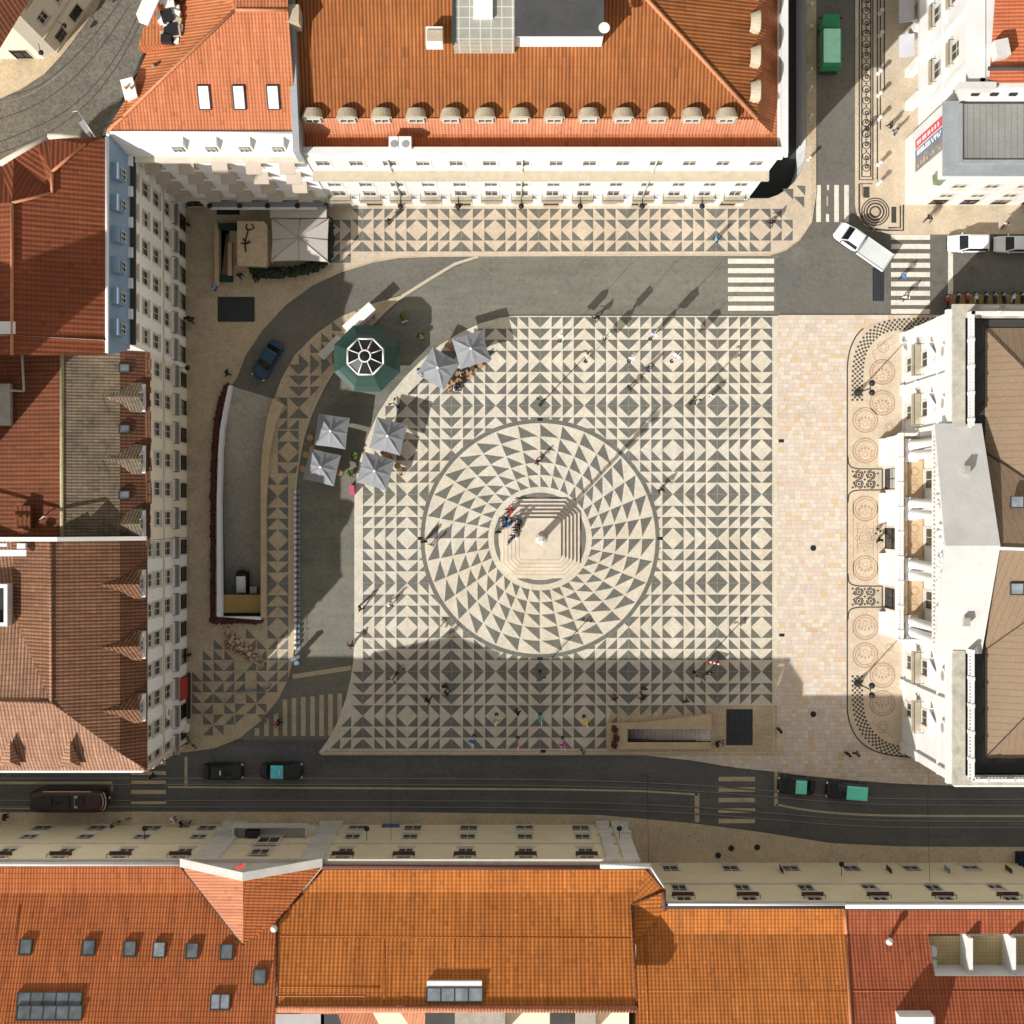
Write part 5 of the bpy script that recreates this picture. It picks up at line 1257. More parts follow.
# ---- kiosk
kc=P(370,361.5)
KI=thing('kiosk','octagonal green kiosk with a white framed glass lantern roof','kiosk',(kc.x,kc.y,0))
k8=PI/8
partmb(KI,'wall','greenmetal',lambda b:b.lathe((kc.x,kc.y,0),[(2.7,0),(2.7,3.1)],8,0,k8,False,False))
partmb(KI,'counter','wood',lambda b:b.lathe((kc.x,kc.y,1.0),[(2.72,0),(2.95,0),(2.95,.08),(2.72,.08)],8,0,k8,False,False))
partmb(KI,'roof','greenmetal',lambda b:b.lathe((kc.x,kc.y,0),[(2.6,2.8),(3.85,2.8),(3.85,2.95),(3.3,3.3),(2.6,3.95),(2.12,4.6),(2.0,4.5)],8,0,k8,False,False))
partmb(KI,'lantern_glass',['kglass'] if 'kglass' in m else 'pane',lambda b:b.lathe((kc.x,kc.y,0),[(2.02,4.5),(.66,5.15),(.02,5.3)],8,0,k8,False,False))
def f(b):
    def rg(r,z,w): b.tube([Vector((kc.x+r*math.cos(k8+i*PI/4),kc.y+r*math.sin(k8+i*PI/4),z)) for i in range(9)],w,6)
    rg(2.05,4.58,.1)
    for i in range(8):
        a=k8+i*PI/4; d=Vector((math.cos(a),math.sin(a),0)); o=Vector((kc.x,kc.y,0)); b.cyl(o+d*2.05+Vector((0,0,4.58)),o+d*.66+Vector((0,0,5.2)),.06,n=6)
    pts=[Vector((kc.x+.62*math.cos(t*PI/8),kc.y+.62*math.sin(t*PI/8),5.22)) for t in range(17)]; b.tube(pts,.09,6)
partmb(KI,'lantern_frame','whitepaint',f)
def single(name,label,cat,mt,fn,group=None):
    b=MB(); fn(b); o=b.build(name,[m[x] for x in (mt if isinstance(mt,(list,tuple)) else [mt])]); return tag(o,label,cat,group)
single('stall_counter','long white flat topped stall standing just north of the green kiosk','stall','whitepaint',lambda b:(b.obox((*P(*grd(359,318,2.2)),2.2)[:2]+(1.15,),(3.7,.95,2.1),math.radians(42)),b.obox((*P(*grd(359,318,2.2)),2.2)[:2]+(2.3,),(3.9,1.1,.16),math.radians(42))))
single('stone_bench','pale stone bench slab standing just west of the green kiosk','bench','stone_w',lambda b:(b.obox(tuple(P(331,348))[:2]+(.5,),(3.0,.95,.14),math.radians(45)),b.obox(tuple(P(326,353))[:2]+(.25,),(.3,.8,.4),math.radians(45)),b.obox(tuple(P(336,343))[:2]+(.25,),(.3,.8,.4),math.radians(45))))
# ---- parasols
def parasol():
    r=thing('parasol','','parasol',zero=True); hw=1.72
    b=MB(); ap=Vector((0,0,3.55)); pts=[]
    for i in range(8):
        a=PI/4*i; 
        v=[(1,0),(1,1),(0,1),(-1,1),(-1,0),(-1,-1),(0,-1),(1,-1)][i]
        pts.append(Vector((v[0]*hw*(1 if i%2 else .97),v[1]*hw*(1 if i%2 else .97),2.42 if i%2 else 2.52)))
    for i in range(8):
        p,q=pts[i],pts[(i+1)%8]; c=(p+q)/2*.5+ap*.5-Vector((0,0,.10))
        b.face([ap,p,c]); b.face([c,p,q]); b.face([ap,c,q])
        e=Vector((0,0,-.16)); b.face([p,p+e,q+e,q])
    b.build('canopy',m['canvas'],r)
    for i in range(8):
        b=MB(); b.cyl(pts[i]-Vector((0,0,.06)),Vector((0,0,3.47)),.018,n=5); b.build('rib',m['steel'],r)
    b=MB(); b.cyl((0,0,.1),(0,0,3.55),.045,n=8); b.build('pole',m['steel'],r)
    b=MB(); b.lathe((0,0,PT-.13),[(.45,.0),(.45,.1),(.12,.16)],14); b.build('base',m['plastic_dark'],r)
    b=MB(); b.lathe((0,0,3.53),[(.16,0),(.15,.06),(.05,.16)],12); b.build('finial',m['whitepaint'],r)
    return r
pp=parasol()
for i,(x,y,a,lab) in enumerate([(471,349,16,'grey square parasol northernmost on the mosaic, beside the lane'),(438,368,-31,'grey square parasol tilted like a diamond, closest to the green kiosk on the mosaic'),(388,436,-14,'grey square parasol on the mosaic kerb, upper of the lower sunny pair'),(375,471,-15,'grey square parasol on the mosaic kerb, lower of the lower sunny pair'),(331,431,-8,'grey square parasol half in shade on the asphalt lane, upper of that pair'),(321,467,-13,'grey square parasol in shade on the asphalt lane, lower of that pair')]):
    o=pp if i==0 else dup(pp)
    g=grd(x,y,3.1); o.location=P(g[0],g[1],PT if i<4 else .01); o.rotation_euler=(0,0,math.radians(a)); o['label']=lab; o['group']='parasols of the kiosk cafe'
# ---- café furniture
def chair(mt):
    r=thing('cafe_chair','','chair',zero=True)
    b=MB(); b.bx(-.21,.21,-.21,.21,.43,.47); b.build('seat',m[mt],r)
    b=MB(); b.obox((0,-.2,.68),(.4,.03,.36),0,0); b.build('backrest',m[mt],r)
    for x in (-.18,.18):
        for y in (-.18,.18): b=MB(); b.cyl((x*1.08,y*1.08,0),(x,y,.44 if y>0 else .85),.017,n=5); b.build('leg',m['steel'],r)
    return r
def table():
    r=thing('cafe_table','','table',zero=True)
    b=MB(); b.lathe((0,0,.72),[(.36,0),(.36,.03)],16); b.build('tabletop',m['chairwood'],r)
    b=MB(); b.cyl((0,0,.03),(0,0,.72),.03,n=7); b.build('leg',m['steel'],r)
    b=MB(); b.lathe((0,0,0),[(.25,0),(.25,.03)],12); b.build('base',m['steel'],r)
    return r
ch0=chair('chairwood'); tb0=table(); fc=ft=True
seats=[(446,385,40),(452,379,200),(457,384,120),(463,375,10),(469,378,250),(475,371,90),(484,364,300),(488,357,30),(450,391,10),(457,374,220),(424,372,80),(396,452,0),(383,453,120),(391,457,60),(404,469,270),(401,474,10),(447,346,90),(452,350,200)]
for i,(x,y,a) in enumerate(seats):
    o=ch0 if fc else dup(ch0); fc=False; o.location=P(x,y,PT); o.rotation_euler=(0,0,math.radians(a)); o['label']='small wooden cafe chair around the grey parasols on the mosaic'; o['group']='cafe chairs by the parasols'
for i,(x,y) in enumerate([(450,383),(460,381),(469,373),(481,366),(388,455),(398,466),(450,347)]):
    o=tb0 if ft else dup(tb0); ft=False; o.location=P(x,y,PT); o['label']='round wooden cafe table between the grey parasols on the mosaic'; o['group']='cafe tables by the parasols'
for i,(x,y) in enumerate([(311,438),(313,449),(304,469),(340,473),(307,455)]):
    o=dup(tb0); o.location=P(x,y,.01); o['label']='round wooden cafe table in shade at the edge of the parasols on the lane'; o['group']='cafe tables on the shaded lane'
# ---- lamps
def lamp():
    r=thing('street_lamp','','street lamp',zero=True)
    b=MB(); b.lathe((0,0,0),[(.2,0),(.17,.35),(.08,.45),(.06,5.4),(.04,5.5)],10); b.build('pole',m['iron'],r)
    for k,(a,z) in enumerate(((.4,5.35),(2.5,5.1),(4.6,4.8))):
        d=Vector((math.cos(a),math.sin(a),0)); b=MB(); b.cyl((0,0,z),d*.35+Vector((0,0,z)),.03,n=5); b.cyl(d*.3+Vector((0,0,z+.1)),d*.52+Vector((0,0,z-.1)),.08,.12,9); h=b.build('lamp_head',m['iron'],r)
        b=MB(); b.cyl(d*.52+Vector((0,0,z-.1)),d*.535+Vector((0,0,z-.11)),.1,.1,9); b.build('lens',m['lamp'],h)
    return r
l0=lamp()
for i,(x,y,lab) in enumerate([(540,405,'slim dark spotlight pole just north of the mosaic circle'),(398,407,'slim dark spotlight pole between the two pairs of sunny parasols'),(690,404,'slim dark spotlight pole on the sunny mosaic northeast of the circle'),(397,673,'slim dark spotlight pole in the shade southwest of the mosaic circle'),(539.5,671,'slim dark spotlight pole in the shade just south of the mosaic circle'),(694,672,'slim dark spotlight pole in the shade beside the red and white barrier')]):
    o=l0 if i==0 else dup(l0); o.location=P(x,y,PT); o.rotation_euler=(0,0,i*.9); o['label']=lab; o['group']='spotlight poles on the mosaic'
def lamp2(x,y,label):
    c=P(x,y,PT); r=thing('twin_lamp',label,'street lamp',c,group='twin globe lamps before the town hall'); 
    partmb(r,'base','iron',lambda b:b.lathe(c,[(.42,0),(.42,.3),(.25,.5),(.2,.9),(.1,1.1)],10))
    partmb(r,'pole','iron',lambda b:b.cyl(c+Vector((0,0,1)),c+Vector((0,0,5.4)),.09,.06,8))
    partmb(r,'crossbar','iron',lambda b:b.tube([c+Vector((0,-.5,5.5)),c+Vector((0,0,5.2)),c+Vector((0,.5,5.5))],.05))
    for s_ in (-.5,.5): partmb(r,'lantern','iron',lambda b:b.lathe(c+Vector((0,s_,5.4)),[(.12,0),(.3,.35),(.34,.6),(.2,.75),(.05,.9)],10))
lamp2(857,393,'dark twin globe lamp on the north chequered band before the town hall'); lamp2(857,683,'dark twin globe lamp on the south chequered band before the town hall')
# ---- banner poles
def pole(x,y,col,label,seed):
    g=grd(x,y,4.1); c=P(g[0],g[1],PT); r=thing('flag_pole',label,'flag pole',c,group='slim flag poles on the mosaic')
    partmb(r,'pole','whitepaint',lambda b:b.cyl(c,c+Vector((0,0,8.1)),.035,.02,6))
    partmb(r,'base','plastic_dark',lambda b:b.lathe(c,[(.22,0),(.2,.06),(.05,.1)],10))
    b=MB(); rr=random.Random(seed); a0=rr.uniform(0,6.28)
    for k in range(3):
        a=a0+k*2.1+rr.uniform(-.3,.3); L=rr.uniform(.38,.62); d=Vector((math.cos(a),math.sin(a),0)); n=Vector((-d.y,d.x,0))
        cols=5; pr=None
        for j in range(cols+1):
            t=j/cols; o=d*(L*t)+n*(.1*math.sin(t*5+k)); w=[c+o+Vector((0,0,3.0+.25*t)),c+o+Vector((0,0,5.0-.35*t))]
            if pr: b.face([pr[0],w[0],w[1],pr[1]],0,True)
            pr=w
    f_=b.build('flag',m['cloth'],r); f_.color=(*col,1)
for i,(x,y,cn,col,pl_) in enumerate([(561,336,'pale cyan',(.55,.75,.78),'nearest the lane, westernmost on the sunny mosaic'),(588,357,'peach',(.8,.62,.42),'on the sunny mosaic northeast of the circle'),(607,334,'pale green',(.5,.72,.5),'on the sunny mosaic beside the northern kerb'),(632,357,'white',(.8,.8,.78),'on the sunny mosaic behind walking people'),(654,334,'lilac',(.55,.48,.7),'on the sunny mosaic beside the northern kerb'),(676,357,'bright white',(.85,.85,.85),'easternmost on the sunny mosaic'),(473,742,'blue',(.03,.12,.5),'westernmost in the shade by the tram street'),(496,720,'lime green',(.3,.5,.12),'in the shade of the southern mosaic'),(518,744,'dusky pink',(.45,.1,.18),'in the shade by the tram street'),(541,720,'turquoise',(.12,.5,.5),'in the shade of the southern mosaic'),(564,744,'magenta',(.6,.05,.32),'in the shade by the tram street'),(586,722,'yellow',(.75,.6,.05),'in the shade of the southern mosaic')]):
    pole(x,y,col,f'slim pole with {cn} cloth flag {pl_}',i)
# ---- small items
m['wood2']=m['chairwood']
single('barrier','red and white street barrier at the shade edge on the eastern mosaic','barrier',['red','whitepaint'],lambda b:[b.obox(P(707.2+k*1.9,660.8+k*.45,.85),(.205,.16,.5),-.22,k%2) for k in range(7)]+[b.obox(P(x,662,.35),(.1,.5,.5),-.22,0) for x in (708.5,717.5)])
m['rock']=rndcol('rock_pile',[(.3,.2,.1)]) ; m['rock']=mat('loose_setts',(.42,.31,.17),(.16,.11,.07),4,fine=.35,fs=5)
def f(b):
    rr=random.Random(21)
    for k in range(230):
        t=rr.random(); w=rr.uniform(-1,1); x=227+t*36+rr.uniform(-2,2); y=637+t*26+w*(10-5*t); z=PT+rr.uniform(.05,.75)*(1-abs(w))*(1-abs(t-.45)*1.2)+.08; s_=rr.uniform(.16,.34); c=P(x,y,z); b.obox(c,(s_,s_*rr.uniform(.6,1),s_*.7),rr.uniform(0,3),0,rr.uniform(-.6,.6)); b.m[-6:]=[rr.choice([0,0,1,2])]*6
single('paving_stone_heap','heap of loose brown paving stones lying on the southwest mosaic','stone heap',['rock','tanstone','pinkstone'],f)
single('cycle_rail','low blue grey rail lying across the southwest mosaic','rail','bluetarp',lambda b:(b.tube([P(236,691,.35),P(255,690,.4),P(269,688,.4),P(272,683,.4)],.09),b.cyl(P(238,691,PT),P(238,691,.35),.05),b.cyl(P(268,688,PT),P(268,688,.4),.05)))
single('planter_box','long thin black planter rail standing before the shop fronts','planter','plastic_dark',lambda b:b.obox(P(190,695,.4),(.2,5,.5)))
single('totem','white information totem at the south end of the cycle docks','totem',['whitepaint','bluetarp'],lambda b:(b.obox(P(297,657,1.2),(.6,.3,2.3),.3),b.obox(P(297,657,2.4),(.62,.34,.2),.3,1),b.obox(P(298,662,.6),(.5,.4,1.0),.3,1)))
dk=thing('dock_post','white and blue grey cycle docking post in the row beside the shaded lane','dock','' and (0,0,0) or (0,0,0),zero=True,group='cycle docking posts')
b=MB(); b.bx(-.34,.3,-.22,.22,0,.06); b.build('base',m['bluetarp'],dk)
b=MB(); b.bx(-.32,-.12,-.14,.14,.06,.74); b.build('post',m['whitepaint'],dk)
b=MB(); b.tube([Vector((.25,-.15,.0)),Vector((.25,-.15,.75)),Vector((.25,.15,.75)),Vector((.25,.15,0))],.03); b.build('hoop',m['steel'],dk)
for i in range(29):
    o=dk if i==0 else dup(dk); o.location=P(298,492+i*5.55,.005)
bo=MB(); bo.lathe((0,0,0),[(.2,0),(.2,.12),(.15,.18),(.15,.95),(.2,1.0),(.19,1.15),(.08,1.25)],12); bo=bo.build('bollard',m['concrete'],origin=(0,0,0))
tag(bo,'pale stone bollard on the kerb above the sunken yard','bollard','bollards above the sunken yard'); first=True
for (x,y) in ((809,8),(809,30),(809,72),(809,90),(809,118),(808,160)):
    o=bo if first else bo.copy(); 
    if not first: COL.objects.link(o)
    first=False; o.location=P(x,y,PT)
for (x,y) in ((879,14),(879,36),(878,74),(878,96),(878,120),(878,165),(878,184)):
    o=bo.copy(); COL.objects.link(o); o.location=P(x,y,PT); o.scale=(1.25,1.25,1.05); o['label']='stout pale stone bollard on the wide pavement before the classical block'; o['group']='bollards before the classical block'
single('recycling_bins','blue street bin with white lid mark, left of the three by the yellow wall','bin',['blue','whitepaint'],lambda b:(b.obox(P(*grd(384.5,830,1.3),.75),(.62,.8,1.3)),b.lathe(P(*grd(384.5,830,1.3),1.4),[(.13,0),(.12,.03)],8,1)))
single('recycling_bins','blue street bin with white lid mark, middle of the three by the yellow wall','bin',['blue','whitepaint'],lambda b:(b.obox(P(*grd(390.5,830,1.3),.75),(.62,.8,1.3)),b.lathe(P(*grd(390.5,830,1.3),1.4),[(.13,0),(.12,.03)],8,1)))
single('recycling_bins','blue street bin with white lid mark, right of the three by the yellow wall','bin',['blue','whitepaint'],lambda b:(b.obox(P(*grd(396.5,830,1.3),.75),(.62,.8,1.3)),b.lathe(P(*grd(396.5,830,1.3),1.4),[(.13,0),(.12,.03)],8,1)))
single('bin','dark blue container on the south pavement at the edge of the frame','bin','darkblue',lambda b:(b.obox(P(1020,858,.8),(1.2,1.6,1.3)),b.obox(P(1020,858,1.5),(1.3,1.7,.12))))
mh=MB(); mh.lathe((0,0,0),[(.33,0),(.33,.012)],16); mh=mh.build('manhole_cover',m['iron'],origin=(0,0,0))
for i,(x,y,lab) in enumerate(((813,548,'round dark manhole cover in the sunny pink paving'),(813,714,'round dark manhole cover in the shaded pink paving'),(757,847,'round dark manhole cover in the shaded south pavement'),(718,855,'small dark cover beside the cream house wall'),(731,848,'dark cover in the south pavement below the zebra crossing'))):
    o=mh if i==0 else mh.copy()
    if i: COL.objects.link(o)
    o.location=P(x,y,PT+.004); tag(o,lab,'manhole cover','manhole covers')
def gratebox(x0,x1,y0,y1,z,label,n=0):
    def f(b):
        b.prism(px([(x0,y0),(x0,y1),(x1,y1),(x1,y0)]),z-.05,z+.02)
        for k in range(1,n+1): yy=y0+(y1-y0)*k/(n+1); b.prism(px([(x0,yy-.2),(x0,yy+.2),(x1,yy+.2),(x1,yy-.2)]),z+.02,z+.05,1)
    single('floor_grate',label,'grate',['grate','iron'],f)
gratebox(218,255,297,322,PT,'large dark rectangular floor grate in the west pavement',0)
gratebox(726,752.5,709,745,PT,'dark three panel floor grate beside the stairs down',2)
gratebox(872.5,884,268,301,.01,'dark floor grate sunk in the asphalt beside the white truck',0)
# ---- stairs down (south) with their walls
ST=thing('stair_entrance','sunken stairway with tan stone walls at the south edge of the square','stairway',P(660,735,0))
partmb(ST,'wall','tanstone',lambda b:b.prism(px([(606.5,722.5),(640,722),(660,719.5),(710.5,713),(710.5,728),(627,728),(627,741),(710.5,741),(710.5,748),(606.5,748)]),-.05,.75,bottom=False))
def f(b):
    x=700.0; z=PT; k=0
    b.bx(P(700,0)[0],P(710.5,0)[0],P(0,741)[1],P(0,728)[1],-.1,PT)
    for n in range(7): b.bx(P(x-4.3,0)[0],P(x,0)[0],P(0,741)[1],P(0,728)[1],-4,z-.11); z-=.11; x-=4.3
    b.bx(P(x-13,0)[0],P(x,0)[0],P(0,741)[1],P(0,728)[1],-4,z); x-=13
    for n in range(7): b.bx(P(x-4.2,0)[0],P(x,0)[0],P(0,741)[1],P(0,728)[1],-5,z-.12); z-=.12; x-=4.2
    b.bx(P(620,0)[0],P(x,0)[0],P(0,741)[1],P(0,728)[1],-5,-2.4)
partmb(ST,'steps','monstone',f)
partmb(ST,'retaining_wall','trench',lambda b:[b.face(q) for q in ([P(627,728,-4),P(627,741,-4),P(627,741,.7),P(627,728,.7)][::-1],[P(710.5,728,-4),P(627,728,-4),P(627,728,.7),P(710.5,728,.7)][::-1],[P(627,741,-4),P(710.5,741,-4),P(710.5,741,.7),P(627,741,.7)][::-1])])
sh=MB(); shrub_strip(sh,[(0+512,0+512),(512.1,512)],1.6,.5,9,33,0,.26); sh.v=[v+Vector((0,0,.62)) for v in sh.v]; shp=sh.build('potted_shrub',m['redplant'],origin=(0,0,0))
for i,(x,y,w_) in enumerate(((614.5,727.5,'northernmost'),(616,736,'middle one'),(614,743,'southernmost'))):
    o=shp if i==0 else shp.copy()
    if i: COL.objects.link(o)
    o.location=P(x,y,-.05); tag(o,f'small dark red shrub on the stair end wall, {w_} of three','shrub','shrubs on the stair wall')
# ---- north west stair, stone hut, tent
NW=thing('parking_stair','narrow stair pit with tan walls and green end panels beside the stone hut','stairway',P(225,255,0))
partmb(NW,'wall','tanstone',lambda b:b.prism(px([(216.5,226),(220.8,226),(220.8,287),(216.5,287)]),0,.95)); partmb(NW,'wall','tanstone',lambda b:b.prism(px([(229.7,244),(233.5,244),(233.5,277),(229.7,277)]),0,.95))
def f(b):
    for k in range(12): b.bx(P(221,0)[0],P(229.5,0)[0],P(0,279-k*3.6)[1],P(0,227)[1],-3,-.18*(k+1))
partmb(NW,'steps','tanstone',lambda b:[b.bx(P(221,0)[0],P(229.5,0)[0],P(0,279-k*3.6)[1],P(0,279-(k+1)*3.6)[1],-3,-.18*(k+1)) for k in range(14)])
m['dkgreen']=mat('dark_green_panel',(.02,.045,.03),fine=.2)
partmb(NW,'panel','dkgreen',lambda b:b.prism(px([(220,225),(238,225),(238,231),(220,231)]),0,1.0)); partmb(NW,'panel','dkgreen',lambda b:b.prism(px([(221,276),(233.5,276),(233.5,282.5),(221,282.5)]),0,.8))
HU=thing('stone_hut','small tan flat roofed stone hut stained with dark marks','hut',P(*grd(252,244,2.5)))
q=[grd(*p,2.5) for p in ((238,222),(238,265),(265,266),(267,262),(267,226),(263,222))]
partmb(HU,'wall','tanstone',lambda b:b.prism(px(q),0,2.4))
def f(b):
    b.prism(px([(x+(.6 if x>252 else -.6),y+(.6 if y>244 else -.6)) for x,y in q]),2.4,2.6,bottom=True)
    for pts in ([(247,224),(246,228),(248,231),(246,238),(245,246),(246,252)],[(241,243),(246,244),(251,242)],[(252,224),(254,228),(250,230),(247,229)],[(243,238),(246,244),(249,240)]):
        b.strip([P(*grd(x,y,2.6)) for x,y in pts],.19,2.606,1)
m['hutroof']=mat('hut_roof_stone',(.60,.48,.33),(.5,.38,.24),1.2,fine=.15,stain=.3); m['rust']=mat('rust_stain',(.06,.035,.025),fine=.3)
partmb(HU,'roof',['hutroof','rust'],f)
partmb(HU,'steps','tanstone',lambda b:[b.prism(px([(236+k,266+k*3),(236+k,269+k*3),(250,269+k*3),(250,266+k*3)]),0,.7-.17*k) for k in range(4)])
TE=thing('cafe_tent','large pale square tent canopy on poles before the white corner house','tent',P(*grd(300,240,3)))
e=[Vector((*(P(*grd(x,y,3.0)).to_2d()),3.0)) for x,y in ((271.5,218.5),(300,219.5),(328.5,218.5),(327.5,240),(327.5,261.5),(299,260),(271,261),(272.5,240))]
apx=Vector((*(P(*grd(299,238,3.7)).to_2d()),3.75))
def f(b):
    for i in range(8): b.up([apx,e[i],e[(i+1)%8]]); a_,c_=e[i],e[(i+1)%8]; t=Vector((0,0,-.25)); b.face([a_,a_+t,c_+t,c_][::-1])
partmb(TE,'canopy','canvaslight',f)
for i in range(8): partmb(TE,'seam','awning',lambda b:b.cyl(apx+Vector((0,0,.03)),e[i]+Vector((0,0,.03)),.05,n=5))
for i in (0,2,4,6): partmb(TE,'leg','steel',lambda b:b.cyl(Vector((e[i].x*.999,e[i].y,0)),e[i],.05))
partmb(TE,'side_canopy','canvaslight',lambda b:b.prism([P(*grd(x,y,2.85)) for x,y in ((270,207),(326.5,207),(326.5,218),(270,218))],2.75,2.85,bottom=True))
single('shop_awning','long grey shop awning with a white front edge along the corner house','awning',['awngrey' if 'awngrey' in m else 'canvas','whitepaint'],lambda b:(b.prism([P(*grd(x,y,3.4)) for x,y in ((210,201.5),(326.5,201.5),(326.5,207),(210,207))],3.25,3.4,bottom=True),b.prism([P(*grd(x,y,3.3)) for x,y in ((211,207),(317,207),(317,209.6),(211,209.6))],3.2,3.36,1,bottom=True)))
single('door_mat','dark rubber mat outside the shop awning','mat','plastic_dark',lambda b:b.prism(px([(217,208),(240,208),(240,215),(217,215)]),PT,PT+.04))
def f(b):
    path=[(254,269),(262,274),(275,274.5),(290,273.5),(305,271),(318,267),(329,260)]
    shrub_strip(b,path,3.6,1.1,330,400,0,.3); shrub_strip(b,[(331,222),(331.5,240),(330,258)],1.6,1.1,150,800,0,.3)
    b.prism(px([(252,267),(262,271),(290,270),(327,257),(330,262),(318,269),(290,276),(264,277.5),(254,274)]),0,.7)
single('hedge','dark green clipped hedge wrapping the pale tent','hedge','hedge',f)
# ---- planters and boards on the lane
def planter(x,y,label,mt,seed):
    c=P(x,y,.01); r=thing('planter',label,'planter',c); partmb(r,'pot','whitepaint',lambda b:b.lathe(c,[(.22,0),(.3,.4),(.26,.4)],10)); b=MB(); rr=random.Random(seed)
    for k in range(34): b.blob((c.x+rr.uniform(-.32,.32),c.y+rr.uniform(-.32,.32),.55+rr.uniform(0,.5)),(.13,.13,.07),0,seed+k,1,.4,False)
    b.build('foliage',m[mt],r)
planter(352,474,'white pot with bright green foliage beside the lower sunny parasol','leaf',1); planter(355,456,'white pot with green foliage by the kerb above the pink board','leaf',60); planter(421,337,'white pot with yellow green foliage standing in the lane','leaf',120)
single('menu_board','small pink menu board standing by the mosaic kerb','board','pinkp',lambda b:b.obox(P(353,490,.6),(.5,1.0,1.0),.05))
single('sign_board','small yellow and white folding board standing in the lane','board',['leaf','whitepaint'],lambda b:(b.obox(P(404,317,.55),(.45,.95,.9),.35,0,.2),b.obox(P(405,322,.3),(.6,.12,.5),.35,1),b.obox(P(402.5,313,.3),(.5,.1,.5),.35,1)))
single('white_cabinet','small white cabinet against the corner of the brown roof house','cabinet','whitepaint',lambda b:(b.obox(P(187.5,727,.7),(.5,.8,1.2)),b.obox(P(187.5,727,1.34),(.55,.85,.08))))
# ---- bicycles and motorcycles
def bike(name,label,cat,x,y,a,mt,s_=1.0,motor=False,group=None):
    r=thing(name,label,cat,P(x,y,0),a,group=group,zero=True); r.location=P(x,y,PT if not motor else .02)
    w=.06 if motor else .025
    for xx in (-.55,.55):
        b=MB(); b.cyl((xx,-w,.31),(xx,w,.31),.31,n=14); o=b.build('wheel',m['tyre'],r); b=MB(); b.cyl((xx,-w-.01,.31),(xx,w+.01,.31),.2,n=12); b.build('rim',m['rim'],o)
    b=MB()
    if motor: b.obox((.0,0,.5),(.7,.26,.3)); b.blob((.18,0,.78),(.32,.17,.16),0,3,2,.05); b.tube([Vector((.55,0,.31)),Vector((.36,0,.95))],.04); b.tube([Vector((-.55,0,.31)),Vector((-.1,0,.5))],.04)
    else: b.tube([Vector((-.55,0,.31)),Vector((-.15,0,.8)),Vector((.4,0,.85)),Vector((.55,0,.31))],.025); b.tube([Vector((.4,0,.8)),Vector((0,0,.3)),Vector((-.15,0,.8)),Vector((0,0,.3)),Vector((-.55,0,.31))],.022)
    b.build('frame',m[mt],r)
    b=MB(); b.tube([Vector((.3,-.34,1.0)),Vector((.38,-.1,.98)),Vector((.38,.1,.98)),Vector((.3,.34,1.0))],.025); b.build('handlebar',m['steel'],r)
    b=MB(); b.obox((-.3,0,.84),(.55 if motor else .25,.26 if motor else .14,.1)); b.build('seat',m['plastic_dark'],r)
    if motor: b=MB(); b.blob((.5,0,.86),(.1,.12,.12),0,1,2,0); b.build('headlight',m['lamp'],r)
    return r
for k,(mt) in enumerate(['iron','red','carwhite','iron','carblue','iron','carwhite','iron']):
    cn={'iron':'black','red':'red','carwhite':'white','carblue':'dark blue'}[mt]
    bike('motorcycle',f'{cn} motorcycle in the parking bay beside the town hall north side','motorcycle',956+k*9.2,300,PI/2+.15*((k*7)%3-1),mt,motor=True,group='motorcycles by the town hall')
b=MB(); b.cap(ccw(px([(950,294.5),(1200,294.5),(1200,313),(950,313)])),.012); struct(b.build('parking_bay',m['wood'],origin=(0,0,0)))
bike('scooter','red scooter at the end of the motorcycle bay by the zebra crossing','scooter',945.5,302,PI/2,'red',motor=True)
bike('bicycle','black bicycle leaning near the corner of the brown roof house','bicycle',183,746,.5,'iron'); bike('bicycle','dark bicycle lying nearest the tram street corner kerb','bicycle',193,742,2.2,'iron'); bike('bicycle','grey bicycle on the south pavement behind the maroon tram','bicycle',124,819,.3,'steel')
# ---- vehicles
def sp(v,e): return math.copysign(abs(v)**e,v)
def shell(b,L,W,levels,n=36,ex=.4,ey=.3,m_=0,cx=0):
    k=len(b.v)
    for z,s_,sw in levels:
        for i in range(n):
            t=2*PI*i/n; b.v.append(Vector((cx+L/2*s_*sp(math.cos(t),ex),W/2*sw*sp(math.sin(t),ey),z)))
    for l in range(len(levels)-1):
        for i in range(n):
            j=(i+1)%n; b.f.append([k+l*n+i,k+l*n+j,k+(l+1)*n+j,k+(l+1)*n+i]); b.m.append(m_); b.sm.append(True)
    l=len(levels)-1; b.f.append([k+l*n+i for i in range(n)]); b.m.append(m_); b.sm.append(False); b.f.append([k+i for i in range(n)][::-1]); b.m.append(m_); b.sm.append(False)
def wheels(r,xs,W,rad=.32):
    for x in xs:
        for s_ in (-1,1):
            b=MB(); b.cyl((x,s_*(W/2-.2),rad),(x,s_*(W/2+.01),rad),rad,n=16); o=b.build('wheel',m['tyre'],r); b=MB(); b.cyl((x,s_*(W/2-.02),rad),(x,s_*(W/2+.02),rad),rad*.6,n=12); b.build('rim',m['rim'],o)
def lights(r,L,W,z=.62):
    for s_ in (-1,1):
        b=MB(); b.blob((L/2-.12,s_*W*.36,z),(.16,.17,.09),0,1,2,0); b.build('headlight',m['lamp'],r)
        b=MB(); b.blob((-L/2+.08,s_*W*.38,z+.08),(.1,.14,.12),0,1,2,0); b.build('taillight',m['redlamp'],r)
